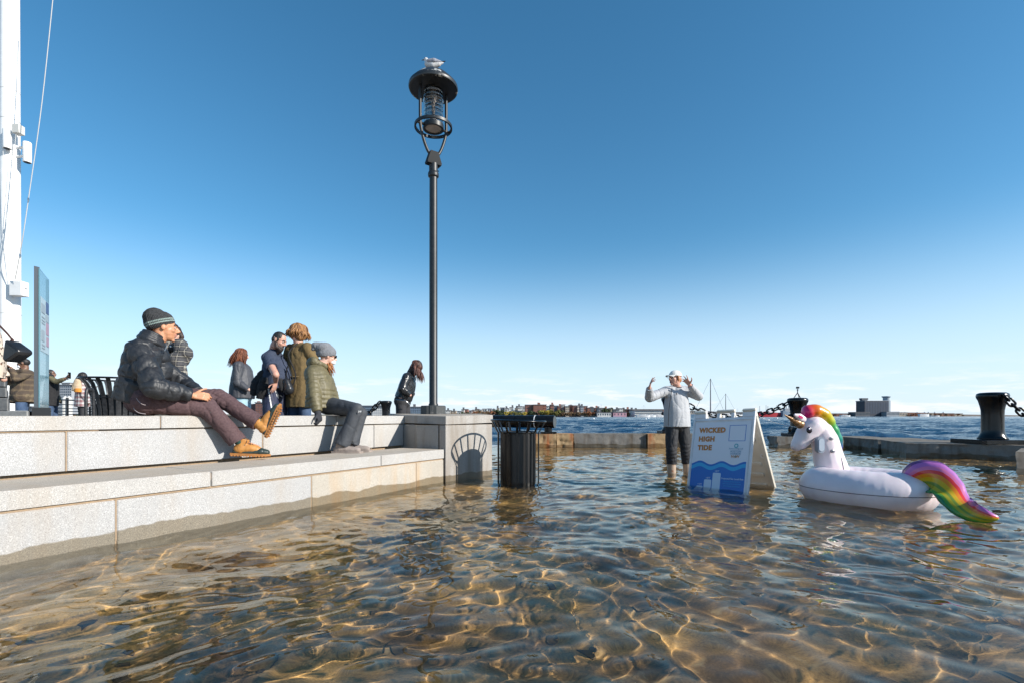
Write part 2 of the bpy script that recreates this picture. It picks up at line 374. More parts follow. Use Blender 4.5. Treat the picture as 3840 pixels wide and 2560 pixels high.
# pier block at the end of the steps
zt = lambda x, y: .829+.020*max(0., (y-6.3))
pier = thing('granite_pier', 'square granite pier block at the end of the steps under the lamp post', 'stone pier', (-.9, 7.1, -.27))
mb = MB(); mb.prism([tuple(Ec+V(-.01, .01)), tuple(Bc+V(.004, -.010)), tuple(Cc+V(.008, -.002)), (-.50, 8.15), (-2.05, 8.2)], lambda x, y: zt(x, y)-.108, zt, .007, .006); mb.build('cap_stone', M['granite_pier'], pier)
nF = nrm(V(Cc[1]-Bc[1], -(Cc[0]-Bc[0])))               # outward normal of front face
fd = nrm(Cc-Bc); ld = nrm(Bc-Ec)
mb = MB(); mb.prism([tuple(Bc-ld*.0), tuple(Cc), tuple(Cc-nF*.22), tuple(Bc-ld*.14)], -.36, .712, .006, .006)
o = mb.build('granite_block', M['granite_pier'], pier); o.cycles.is_caustics_receiver = True
mb = MB(); mb.prism([tuple(Ec-ld*.3), tuple(Bc-ld*.148), tuple(Bc-ld*.148-nF*.4), tuple(Ec-ld*.3+V(.15, .4))], .10, .712, .006, .006); mb.build('granite_block', M['granite_pier'], pier)
mb = MB(); mb.prism([(-1.35, 6.9), (-.80, 6.45), (-.42, 7.0), (-.60, 8.0), (-1.95, 8.1)], -.36, lambda x, y: zt(x, y)-.110); o = mb.build('mortar_core', M['mortar'], pier); o.cycles.is_caustics_receiver = True
# terrace behind the wall
mb = MB(); t0 = wp(UO, UD, -2.6, .45); t1 = wp(UO, UD, tU_end, .45)
mb.prism([t0, t1, (-1.7, 7.4), (-.7, 8.0), (-.75, 13.3), (-3.4, 15.6), (-6, 25), (-90, 25), (-90, -2)], -3, .28)
o = mb.build('terrace_paving', M['pave']); tag(o, 'dry terrace paving behind the granite bench', kind='structure')

# ---------------------------------------------------------------- rough seawall blocks
def rough_block(parent, quad, z0, z1, m, amp=.035, seed=0, step=.034, name='seawall_block'):
    q = [np.array(p, float) for p in quad]; vs = {}; V_ = []; Fc = []
    def vid(p):
        k = tuple(np.round(p, 4))
        if k not in vs: vs[k] = len(V_); V_.append(p)
        return vs[k]
    def patch(a, b, c, d):
        nu = max(2, int(max(np.linalg.norm(b-a), np.linalg.norm(c-d))/step)); nv = max(2, int(max(np.linalg.norm(d-a), np.linalg.norm(c-b))/step))
        g = [[vid((a*(1-i/nu)+b*i/nu)*(1-j/nv)+(d*(1-i/nu)+c*i/nu)*j/nv) for i in range(nu+1)] for j in range(nv+1)]
        for j in range(nv):
            for i in range(nu): Fc.append([g[j][i], g[j][i+1], g[j+1][i+1], g[j+1][i]])
    B = [np.append(p, z0) for p in q]; T = [np.append(p, z1) for p in q]
    for i in range(4): j = (i+1) % 4; patch(B[i], B[j], T[j], T[i])
    patch(T[0], T[1], T[2], T[3])
    c = sum(q)/4; out = []
    for p in V_:
        s = mn.noise(Vector((p[0]*5+seed*9, p[1]*5, p[2]*6)))+.6*mn.noise(Vector((p[0]*14, p[1]*14+seed*5, p[2]*16)))
        inw = np.append(c-p[:2], 0); inw = nrm(inw)
        edge = 1 if p[2] < z1-.01 else .35
        h = max(0, s+.15)*amp*edge; pp = p+inw*h
        if p[2] >= z1-.001: pp[2] -= abs(mn.noise(Vector((p[0]*7, p[1]*7, seed))))*.008
        out.append(pp)
    mb = MB(); mb.add(out, Fc); o = mb.build(name, m, parent); o.cycles.is_caustics_receiver = z0 < 0; return o
swl = thing('stone_seawall', 'low row of rough granite beams at the harbour edge behind the trash can', 'seawall', (2.6, 13.2, -.27))
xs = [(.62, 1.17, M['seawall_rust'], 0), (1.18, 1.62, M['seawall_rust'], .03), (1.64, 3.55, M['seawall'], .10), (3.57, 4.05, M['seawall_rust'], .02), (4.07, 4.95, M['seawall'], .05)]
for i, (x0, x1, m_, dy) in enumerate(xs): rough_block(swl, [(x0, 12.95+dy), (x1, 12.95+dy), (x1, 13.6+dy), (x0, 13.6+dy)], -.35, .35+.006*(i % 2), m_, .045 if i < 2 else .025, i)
swr = thing('stone_seawall', 'low row of rough granite beams at the harbour edge behind the unicorn float', 'seawall', (9, 12, -.27))
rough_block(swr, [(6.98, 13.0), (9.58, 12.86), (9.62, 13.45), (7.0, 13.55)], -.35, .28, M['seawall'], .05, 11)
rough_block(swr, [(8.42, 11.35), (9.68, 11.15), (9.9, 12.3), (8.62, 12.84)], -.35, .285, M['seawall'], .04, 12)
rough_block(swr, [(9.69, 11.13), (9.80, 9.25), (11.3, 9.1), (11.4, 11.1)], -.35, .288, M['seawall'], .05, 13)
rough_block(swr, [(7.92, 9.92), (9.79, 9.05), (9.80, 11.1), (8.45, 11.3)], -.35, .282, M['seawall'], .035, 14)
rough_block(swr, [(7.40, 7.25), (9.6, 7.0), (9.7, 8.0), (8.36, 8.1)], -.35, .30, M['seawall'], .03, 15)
mb = MB()

# ---------------------------------------------------------------- bollards
BPROF = [(.23, 0), (.23, .02), (.225, .03), (.200, .07), (.180, .13), (.172, .20), (.170, .50), (.172, .60), (.185, .68), (.212, .80), (.240, .865), (.246, .90), (.236, .945), (.195, .968), (.10, .975), (0, .977)]
def bollard(loc, s, label, pin=True, plate=(.62, .62)):
    t = thing('mooring_bollard', label, 'bollard', loc, 'iron mooring bollards along the harbour edge'); c = np.array(loc, float)
    mb = MB(); mb.prism([(c[0]-plate[0]/2*s, c[1]-plate[1]/2*s), (c[0]+plate[0]/2*s, c[1]-plate[1]/2*s), (c[0]+plate[0]/2*s, c[1]+plate[1]/2*s), (c[0]-plate[0]/2*s, c[1]+plate[1]/2*s)], c[2], c[2]+.085*s, .01, .05*s); mb.build('base_plate', M['black'], t)
    mb = MB(); mb.lathe([(r*s*1.04, z*s*.975+.085*s) for r, z in BPROF], c, 40); mb.build('bollard_body', M['black'], t, smooth=True)
    if pin:
        for sg in (-1, 1):
            mb = MB(); mb.tube([c+V(sg*.12*s, 0, .55*s), c+V(sg*.21*s, -.01, .55*s), c+V(sg*.245*s, -.01, .55*s), c+V(sg*.262*s, -.01, .55*s)], [.045*s, .045*s, .042*s, .02*s], 14); mb.build('cross_pin', M['black'], t, smooth=True)
    return t
def link_mesh(L_, Wd, r, n=18, k=8):
    mb = MB(); pts = []; h = (L_-Wd)/2
    for i in range(n):
        a = 2*math.pi*i/n; x, y = math.cos(a)*Wd/2, math.sin(a)*Wd/2; pts.append(V(x, 0, y+(h if y > 0 else -h)))
    mb.tube(pts, r, k, closed=True, up=V(0, 1, 0)); me = bpy.data.meshes.new('chain_link'); me.from_pydata(mb.v, [], mb.f); me.update(); me.shade_smooth(); me.materials.append(M['black']); return me
def chain(name_label, A, B, sag, lme, pitch):
    A, B = np.array(A, float), np.array(B, float); t = thing('chain', name_label, 'chain', A, 'iron chains hanging between the bollards')
    n = 200; pts = [A+(B-A)*s-V(0, 0, 4*sag*s*(1-s)) for s in np.linspace(0, 1, n)]
    d = 0; last = pts[0]; acc = [pts[0]]
    for p in pts[1:]:
        if np.linalg.norm(p-acc[-1]) >= pitch: acc.append(p)
    for i in range(len(acc)-1):
        a, b = acc[i], acc[i+1]; o = bpy.data.objects.new('chain_link', lme); S.collection.objects.link(o); o.parent = t
        z = Vector(b-a).normalized(); q = z.to_track_quat('Z', 'Y'); o.rotation_mode = 'QUATERNION'
        from mathutils import Quaternion
        o.rotation_quaternion = q @ Quaternion((0, 0, 1), (math.pi/2 if i % 2 else .25)); o.location = Vector((a+b)/2-A)
    return t
YM = 13.3
bollard((P(2991, 0, YM)[0], YM, .28), 1.0, 'black iron bollard behind the unicorn head with a small camera on top')
bollard((P(2517, 0, YM)[0], YM+.05, .355), .97, 'black iron bollard mostly hidden behind the woman in the white cap')
bollard((P(3722, 0, 9.75)[0], 9.75, .288), .97, 'largest black iron bollard standing at the right edge of the picture', plate=(1.1, .8), pin=False)
bollard((P(1443, 0, 21)[0], 21.2, .46), .98, 'small distant iron bollard behind the leather jacket woman', pin=False)
lk1 = link_mesh(.205, .13, .021); lk2 = link_mesh(.17, .105, .020)
chain('heavy black chain sagging behind the sandwich board between two bollards', P(2562, 1508, YM), P(2976, 1497, YM), .44, lk1, .150)
chain('heavy black chain running off the right bollard out of the picture', P(3762, 1478, 9.45), P(3960, 1640, 9.2), .06, lk2, .118)
chain('black chain hanging down to the left from the distant bollard', P(1424, 1505, 21), P(1300, 1580, 21), .22, link_mesh(.28, .17, .032), .20)
# rounded eye on right bollard
# camera on a mini tripod
tc_ = P(2991, 1494, YM); tp = thing('action_camera', 'tiny camera on a three legged mini tripod standing on a bollard', 'camera', tc_)
apex = tc_+V(.0, 0, .17)
for dx, dy in ((-.105, .03), (.105, .02), (-.01, -.10)):
    mb = MB(); ks = [apex+(tc_+V(dx, dy, 0)-apex)*s for s in np.linspace(0, 1, 8)]; mb.tube(ks, [.009 if i % 2 else .013 for i in range(8)], 6); mb.build('tripod_leg', M['black_rough'], tp, smooth=True)
mb = MB(); mb.tube([apex-V(0, 0, .01), apex+V(0, 0, .10)], .011, 8); mb.box(apex+V(0, 0, .075), (.035, .03, .03), b=.004); mb.build('tripod_head', M['black_rough'], tp)
mb = MB(); mb.box(apex+V(0, 0, .135), (.075, .04, .052), b=.006); mb.tube([apex+V(.015, -.02, .14), apex+V(.015, -.035, .14)], .017, 12); mb.build('camera_body', M['black_rough'], tp)
# ---------------------------------------------------------------- horizontal mooring pipe
pp = thing('mooring_pipe', 'thick horizontal black steel pipe on a short foot beside the trash can', 'pipe rail', P(2062, 1620, 13.2))
ce = P(2080, 1579, 13.2); cl = P(1690, 1576, 14.3); dirp = nrm(cl-ce)
mb = MB(); mb.tube([ce-dirp*-.0, ce+dirp*.02, cl], [.165, .172, .172], 36); mb.build('pipe', M['black'], pp)
mb = MB(); mb.tube([ce-dirp*.006, ce+dirp*.0005], [.160, .160], 36); mb.build('end_cap', noise_mat('dull_cap_paint', (.05, .065, .07), (.07, .08, .085), .55, 9, .1), pp)
mb = MB(); mb.tube([ce+dirp*.52-V(0, 0, .0), ce+dirp*.545], .1745, 36); mb.build('weld_band', M['white'], pp)
for s in (.18, 2.2):
    q = ce+dirp*s; mb = MB(); mb.tube([V(q[0], q[1], .40), V(q[0], q[1], .62)], .105, 24); mb.box((q[0], q[1], .385), (.42, .40, .05), b=.006); mb.build('support_foot', M['black'], pp)

# ---------------------------------------------------------------- trash can standing in the water
tcn = V(24/F*6.27, 6.27, -.27); tr = thing('trash_can', 'black slatted litter bin standing in the flood water', 'trash can', tcn)
ring_c = tcn+V(0, 0, 1.035); tilt = V(math.cos(.03), 0, -math.sin(.03)); AX = [tilt, V(0, 1, 0), V(.03, 0, 1)]
mb = MB(); mb.tube([ring_c+AX[0]*.345*math.cos(a)+AX[1]*.345*math.sin(a) for a in np.linspace(0, 2*math.pi, 49)[:-1]], .0125, 8, closed=True); mb.build('top_ring', M['black'], tr, smooth=True)
nb = 14
for k in range(nb):
    a = 2*math.pi*(k+.35)/nb; r_ = V(math.cos(a), math.sin(a), 0); tg = V(-math.sin(a), math.cos(a), 0)
    z1 = ring_c[2]-.03*r_[0]*.34
    pts = [tcn+r_*.262+V(0, 0, -.06), tcn+r_*.262+V(0, 0, .89), tcn+r_*.275+V(0, 0, .905), V(*(tcn+r_*.335)[:2], z1-.02), V(*(tcn+r_*.345)[:2], z1)]
    vs = []
    for p in pts:
        for s1, s2 in ((-1, -1), (1, -1), (1, 1), (-1, 1)): vs.append(p+tg*.0135*s1+r_*.005*s2)
    fs = [[0, 3, 2, 1], [16, 17, 18, 19]]
    for i in range(4):
        for j in range(4): fs.append([i*4+j, i*4+(j+1) % 4, (i+1)*4+(j+1) % 4, (i+1)*4+j])
    mb = MB(); mb.add(vs, fs); o = mb.build('side_bar', M['black'], tr); o.cycles.is_caustics_receiver = True
mb = MB(); mb.lathe([(.19, -.05), (.215, -.02), (.222, .875), (.236, .885), (.236, .90), (.215, .905), (.213, .70), (0, .68)], tcn, 32); o = mb.build('liner_drum', mat('bin_liner_plastic', (.008, .008, .009), .42), tr, smooth=None); o.cycles.is_caustics_receiver = True
for z in (-.02,):
    mb = MB(); mb.tube([tcn+V(.262*math.cos(a), .262*math.sin(a), z) for a in np.linspace(0, 2*math.pi, 33)[:-1]], .01, 6, closed=True); mb.build('lower_band', M['black'], tr, smooth=True)

# ---------------------------------------------------------------- lamp post
LX, LY = -1.235, 7.75; K = F/LY
def lz(py): return EYE+(HY-py)/K
lamp = thing('street_lamp', 'tall black harbour lamp post with a dished canopy on the granite pier', 'street lamp', (LX, LY, .85))
lc = V(LX, LY, 0)
mb = MB()
octo = [(LX+.20*math.cos(a), LY+.20*math.sin(a)) for a in (math.pi/8+math.pi/4*k for k in range(8))]
mb.prism(octo, .845, lz(1519), .012); mb.box((LX, LY-.188, .92), (.05, .012, .14), b=.003); mb.build('base_cover', M['base'], lamp)
mb = MB(); mb.lathe([(.075, lz(1519)), (.075, lz(1514)), (.064, lz(1510)), (.063, 3.0), (.061, lz(668))], lc, 32); mb.build('pole', M['lamp'], lamp)
mb = MB(); mb.lathe([(.062, lz(668)), (.082, lz(664)), (.086, lz(658)), (.082, lz(650)), (.068, lz(646)), (.068, lz(616)), (.0, lz(616))], lc, 32)
for a in (0.3, 2.2, 4.2):
    for zz in (lz(640), lz(628)): mb.tube([lc+V(.066*math.cos(a), .066*math.sin(a), zz), lc+V(.088*math.cos(a), .088*math.sin(a), zz)], .008, 6)
mb.build('collar', M['lamp'], lamp)
ad = nrm(V(-.83, -.56, 0)); sd = V(-ad[1], ad[0], 0)
mb = MB()
zb0, zb1 = lz(620), lz(572); vs = []
for (z, wa, ws) in ((zb0, .115, .055), (zb0+.03, .118, .058), (zb1, .062, .05)):
    for s1, s2 in ((-1, -1), (1, -1), (1, 1), (-1, 1)): vs.append(V(LX, LY, z)+ad*wa*s1+sd*ws*s2)
mb.add(vs, [[3, 2, 1, 0], [8, 9, 10, 11]]+[[i*4+j, i*4+(j+1) % 4, (i+1)*4+(j+1) % 4, (i+1)*4+j] for i in range(2) for j in range(4)])
mb.build('yoke_bracket', M['bracket'], lamp)
def curve(pts, n=24):
    pts = [np.asarray(p, float) for p in pts]; out = []
    for i in range(len(pts)-1):
        p0 = pts[max(0, i-1)]; p1 = pts[i]; p2 = pts[i+1]; p3 = pts[min(len(pts)-1, i+2)]
        for s in np.linspace(0, 1, n, endpoint=False):
            out.append(.5*((2*p1)+(-p0+p2)*s+(2*p0-5*p1+4*p2-p3)*s*s+(-p0+3*p1-3*p2+p3)*s**3))
    out.append(pts[-1]); return out
zR = lz(478)
for s in (1, -1):
    mb = MB(); mb.tube(curve([lc+ad*s*.04+V(0, 0, lz(585)), lc+ad*s*.10+V(0, 0, lz(570)), lc+ad*s*.165+V(0, 0, lz(535)), lc+ad*s*.215+V(0, 0, lz(490)), lc+ad*s*.222+V(0, 0, lz(450)), lc+ad*s*.222+V(0, 0, lz(330))], 8), .0235, 12); mb.build('yoke_arm', M['lamp'], lamp, smooth=True)
mb = MB(); prof = [(.268, -.02), (.295, -.02), (.295, .02), (.268, .02), (.268, -.02)]; mb.lathe(prof, lc+V(0, 0, zR), 48)
for s in (1, -1): mb.tube([lc+ad*s*.15+V(0, 0, zR), lc+ad*s*.27+V(0, 0, zR)], .02, 8)
mb.build('guard_ring', M['lamp'], lamp)
glass = mat('clear_ribbed_glass', (.62, .60, .58), .02, Transmission_Weight=1.0, IOR=1.45)
zl0, zl1 = lz(478), lz(300); prof = []
for i in range(64):
    u = i/63; prof.append((.148+.006*math.cos(u*2*math.pi*11)*(1 if u > .2 else .3)+(.012*math.exp(-((u-.55)/.06)**2)), zl0+u*(zl1-zl0)))
inner = [(r-.012, z) for r, z in prof[::-1]]
mb = MB(); mb.lathe(prof+inner+[prof[0]], lc, 40); mb.build('lens', glass, lamp, smooth=True)
mb = MB(); mb.lathe([(.128, zl0-.035), (.162, zl0-.035), (.162, zl0+.03), (.140, zl0+.03), (.140, zl0-.005), (.128, zl0-.005), (.128, zl0-.035)], lc, 40); mb.build('lens_ring', M['lamp'], lamp)
bm_ = noise_mat('frosted_disc', (.38, .33, .28), (.55, .48, .42), .25, 5, 0)
mb = MB(); mb.lathe([(0, zl0-.018), (.09, zl0-.022), (.127, zl0-.02), (.127, zl0-.01), (0, zl0-.01)], lc, 40); mb.build('bottom_lens', bm_, lamp)
mb = MB(); mb.lathe([(.05, zl0+.0), (.06, zl0+.12), (.028, zl0+.15), (.028, zl0+.36), (.06, zl0+.42), (.06, zl1)], lc, 20); mb.build('lamp_socket', mat('socket_grey', (.25, .22, .20), .4), lamp)
dome = noise_mat('spattered_canopy_paint', (.018, .021, .024), (.55, .55, .52), .4, 9, .1, stretch=(1, 1, .25), lo=.60, hi=.66)
zc = lz(330)
mb = MB(); mb.lathe([(.25, zc-.015), (.352, zc-.045), (.378, zc-.035), (.386, zc-.01), (.380, zc+.02), (.330, zc+.075), (.25, zc+.155), (.17, zc+.215), (.09, zc+.25), (0, zc+.262)], lc, 48); mb.build('canopy', dome, lamp)
mb = MB(); mb.lathe([(.0, zc+.02), (.17, zc+.02), (.20, zc+.0), (.249, zc-.016), (.351, zc-.046)], lc, 48)
for k in range(6):
    a = k*math.pi/3+.3; mb.tube([lc+V(.17*math.cos(a), .17*math.sin(a), zc+.012), lc+V(.34*math.cos(a), .34*math.sin(a), zc-.03)], .007, 5)
mb.build('canopy_underside', M['lamp'], lamp)
# ---------------------------------------------------------------- flagpole, left group
fy = 12.0
fp = thing('flagpole', 'thick white flagpole with spotlights at the left edge', 'flagpole', (P(36, 0, fy)[0], fy, .28))
fx = P(37, 0, fy)[0]; r0 = 33/F*fy
mb = MB(); zs = np.linspace(.3, 13., 24); mb.lathe([(r0*(1-.016*(z-.3)), z) for z in zs], (fx, fy, 0), 40)
mb.build('pole', M['white'], fp, smooth=True)
mb = MB()
smt = noise_mat('seam_grey', (.5, .5, .49), (.6, .6, .58), .6)
for py in (345, 455, 1180): mb = MB(); z = P(0, py, fy)[2]; mb.lathe([(r0*(1-.016*(z-.3))-.002, z-.006), (r0*(1-.016*(z-.3))+.0035, z-.006), (r0*(1-.016*(z-.3))+.0035, z+.006), (r0*(1-.016*(z-.3))-.002, z+.006)], (fx, fy, 0), 40); mb.build('seam_band', smt, fp, smooth=True)
for (px, py0, py1, dy) in ((27, 487, 556, -.24), (102, 535, 608, -.05)):
    c0 = P(px, py0, fy+dy); c1 = P(px, py1, fy+dy); r = 13/F*fy
    mb = MB(); mb.tube([c0+V(0, 0, .0), c0-V(0, 0, .02), c1, c1-V(0, 0, .015)], [r*.9, r, r, r*.95], 24); sp_ = mb.build('spotlight', M['white'], fp)
    mb = MB(); mb.tube([c1-V(0, 0, .016), c1-V(0, 0, .022)], r*.75, 20); mb.build('spotlight_lens', M['black'], sp_)
    mb = MB()
    for q in (.25, .7): zz = c0[2]+(c1[2]-c0[2])*q; mb.tube([V(fx, fy, zz), V(c0[0], c0[1], zz)], .03, 8)
    mb.build('spotlight_bracket', M['white'], fp)
c = P(69, 488, fy-.2); mb = MB(); mb.box(c, (.17, .16, .21), b=.008); mb.tube([c+V(-.03, 0, -.08), c+V(-.05, 0, -.14), c+V(-.12, .05, -.2)], .006, 5); mb.build('junction_box', mat('galvanised', (.55, .54, .50), .5), fp)
c = P(72, 1085, fy-.15); mb = MB(); mb.box(c, (.29, .2, .35), b=.01); mb.box(c+V(.18, 0, .03), (.03, .03, .02)); mb.build('winch_box', M['white'], fp)
mb = MB(); mb.tube([P(60, 1055, fy-.3), P(26, 860, fy-.3), P(8, 500, fy-.25)], .005, 5); mb.tube([P(0, 1020, fy-.3), P(30, 860, fy-.3), P(60, 500, fy-.25), P(68, 60, fy-.2)], .004, 5); mb.build('halyard', mat('rope_white', (.6, .6, .58), .8), fp)
st = thing('guy_rope', 'thin pale rope slanting up beside the flagpole', 'rope', P(84, 900, fy-.6))
mb = MB(); mb.tube(curve([P(57, 1050, fy-.3), P(84, 900, fy-.6), P(107, 745, fy-.6), P(158, 380, fy-.6), P(204, -60, fy-.6)], 6), .009, 6); mb.build('rope', mat('rope_pale', (.45, .45, .44), .7), st)
for py, px in ((750, 106), (960, 75)): mb = MB(); c = P(px, py, fy-.62); mb.tube([c-V(0, 0, .05), c, c+V(0, 0, .05)], [.01, .022, .01], 6); mb.build('shackle', M['steel'], st)
# stacked stone plinth around the flagpole
pl = thing('stone_plinth', 'stepped dark grey stone plinth at the foot of the flagpole', 'plinth', P(0, 1550, 5.6))
pm = noise_mat('plinth_stone', (.13, .13, .13), (.18, .18, .175), .7, 20, .2)
for k, (px1, py0, py1) in enumerate(((20, 1402, 1447), (25, 1450, 1486), (31, 1489, 1537))):
    a = P(px1, py0, 5.6); b_ = P(px1, py1, 5.6); mb = MB(); mb.prism([(a[0], 5.6), (a[0]-.10, 5.7), (a[0]-1.0, 6.6), (a[0]-1.9, 5.6)], b_[2], a[2], .012, .015); mb.build('plinth_block', pm, pl)
a = P(106, 1537, 5.6); mb = MB(); mb.prism([(a[0], 5.6), (a[0]-.10, 5.7), (a[0]-1.2, 6.9), (a[0]-2.4, 5.6)], .28, a[2], .012, .02); mb.build('plinth_slab', noise_mat('slab_stone', (.22, .22, .215), (.28, .28, .27), .7, 20, .2), pl)
# ---------------------------------------------------------------- glass information panel
iy = 6.0; ip = thing('information_panel', 'tall glass information panel with a steel post on the left', 'sign', P(150, 1550, iy))
sl = V(.45, .9, 0)/np.linalg.norm([.45, .9])
p0 = P(127, 0, iy); p1 = P(148, 0, iy+.10); 
def vx(px, Y): return ((px-1920)/F*Y, Y)
zt_ = EYE+(HY-997)/F*iy
post = [vx(127, iy), vx(148.5, iy+.06), vx(149.5, iy+.12), vx(128, iy+.10)]
mb = MB(); mb.prism(post, .86, zt_, .003); mb.build('steel_post', mat('brushed_dark_steel', (.12, .135, .15), .45, Metallic=.6), ip)
g0 = V(*vx(149.5, iy+.05)); g1 = V(*vx(183, iy+.55)); gn = nrm(V((g1-g0)[1], -(g1-g0)[0])); zg = zt_-.02
gm = mat('blue_tinted_panel_glass', (.16, .36, .44), .08, Alpha=.6); gm.use_backface_culling = False
mb = MB(); mb.prism([tuple(g0), tuple(g1), tuple(g1-gn*.012), tuple(g0-gn*.012)], .87, zg); mb.build('glass_pane', gm, ip)
mb = MB(); mb.prism([tuple(g1), tuple(g1+nrm(g1-g0)*.018), tuple(g1+nrm(g1-g0)*.018-gn*.03), tuple(g1-gn*.03)], .87, zg+.004); mb.build('edge_trim', mat('trim_navy', (.02, .06, .12), .4), ip)
def onp(u, z0, z1, u1, off=.004):
    a = g0+(g1-g0)*u+gn*off; b_ = g0+(g1-g0)*u1+gn*off; a2 = a-gn*.002; b2 = b_-gn*.002
    return [tuple(a), tuple(b_), tuple(b2), tuple(a2)], z0, z1
def pz(py): return EYE+(HY-py)/F*(iy+.2)
mb = MB(); q = onp(.06, pz(1318), pz(1120), .95); mb.prism(*q); mb.build('printed_sheet', mat('pale_print', (.42, .54, .60), .5), ip)
prm = [mat('print_navy', (.05, .09, .22), .5), mat('print_rose', (.40, .25, .33), .5), mat('print_grey', (.32, .38, .42), .5)]
rr = random.Random(2)
for (u0, u1, y0, y1, mi) in ((.60, .90, 1122, 1166, 0), (.1, .48, 1142, 1176, 2), (.58, .9, 1172, 1198, 2), (.62, .92, 1202, 1248, 1), (.12, .5, 1190, 1194, 2), (.12, .5, 1202, 1206, 2), (.12, .5, 1212, 1216, 2), (.12, .42, 1240, 1280, 2), (.66, .92, 1255, 1290, 1), (.14, .5, 1290, 1296, 2), (.14, .5, 1302, 1306, 2)):
    mb = MB(); mb.prism(*onp(u0, pz(y1), pz(y0), u1, .008)); mb.build('printed_picture', prm[mi], ip)
mb = MB(); mb.prism([vx(119, iy-.03), vx(190, iy-.03), vx(192, iy+.6), vx(122, iy+.6)], .28, P(0, 1526, iy)[2], .006); mb.build('base_box', mat('base_dark_steel', (.06, .065, .07), .5), ip)
# ---------------------------------------------------------------- slatted waste bin behind the seated man
bc = V(*P(440, 0, 7.9)[:2], .28); bb = thing('slatted_bin', 'black slatted waste bin with flared rim behind the seated man', 'trash can', bc)
zr = P(0, 1421, 7.9)[2]
mb = MB(); 
for zz, rr_ in ((zr, .475), (zr-.30, .315)): mb.tube([V(bc[0]+rr_*math.cos(a), bc[1]+rr_*math.sin(a), zz) for a in np.linspace(0, 2*math.pi, 41)[:-1]], .016, 6, closed=True)
mb.build('rim_ring', M['black'], bb, smooth=True)
for k in range(22):
    a = 2*math.pi*k/22; r_ = V(math.cos(a), math.sin(a), 0); tg = V(-math.sin(a), math.cos(a), 0); vs = []
    prof = [(.28, .30), (.28, .80), (.29, zr-.48), (.325, zr-.28), (.40, zr-.08), (.47, zr)]
    for (r, z) in prof:
        c = V(bc[0], bc[1], z)+r_*r
        for s1, s2 in ((-1, -1), (1, -1), (1, 1), (-1, 1)): vs.append(c+tg*.028*s1+r_*.006*s2)
    fs = [[0, 3, 2, 1], [20, 21, 22, 23]]+[[i*4+j, i*4+(j+1) % 4, (i+1)*4+(j+1) % 4, (i+1)*4+j] for i in range(5) for j in range(4)]
    mb = MB(); mb.add(vs, fs); mb.build('slat', M['black_rough'], bb)
mb = MB(); mb.lathe([(.25, .32), (.26, zr-.25), (.24, zr-.25), (0, .34)], (bc[0], bc[1], 0), 24); mb.build('liner_drum', M['black_rough'], bb)
# bike hoop
bh = thing('bicycle_hoop', 'black steel bicycle hoop in front of the slatted bin', 'bike rack', P(335, 1560, 7.2))
mb = MB(); a = P(323, 1556, 7.2); b_ = P(350, 1556, 7.35); z = P(0, 1460, 7.2)[2]
mb.tube(curve([V(a[0], a[1], .28), V(a[0], a[1], z-.08), (V(a[0], a[1], z)+V(b_[0], b_[1], z))/2, V(b_[0], b_[1], z-.08), V(b_[0], b_[1], .28)], 8), .022, 10); mb.build('hoop', M['black_rough'], bh, smooth=True)
# small black fitting seen above the bin
# ---------------------------------------------------------------- quay railing far left
rl = thing('quay_railing', 'dark steel railing along the quay behind the people on the left', 'railing', P(200, 1556, 14))
ra = P(95, 0, 15.5); rb_ = P(470, 0, 12.2)
for py0, py1 in ((1492, 1500), (1510, 1516), (1527, 1528), (1541, 1541), (1552, 1551)):
    A = V(ra[0], ra[1], P(0, py0, 15.5)[2]); B = V(rb_[0], rb_[1], P(0, py1+(6 if py0 < 1540 else 0), 12.2)[2]); mb = MB(); mb.tube([A, B], .022 if py0 < 1500 else .014, 6); mb.build('rail', M['black_rough'], rl)
for s in (.04, .36, .48, .7, .95):
    A = ra+(rb_-ra)*s; mb = MB(); mb.tube([V(A[0], A[1], .28), V(A[0], A[1], 1.34)], .03, 8); mb.build('rail_post', M['black_rough'], rl)
# white harbour piles beyond
for k, px in enumerate((245, 259)):
    A = P(px, 1488, 17); mb = MB(); mb.lathe([(.10, -1), (.10, A[2]-.08), (.07, A[2]), (0, A[2]+.05)], (A[0], 17, 0), 14); o = mb.build('mooring_pile', noise_mat('pile_grey', (.45, .43, .40), (.6, .6, .58), .8))
    single(o, (A[0], 17, -1), ['white capped pile beyond the railing, the left one of the pair', 'white capped pile beyond the railing, the right one of the pair'][k], 'pile', 'white capped piles')

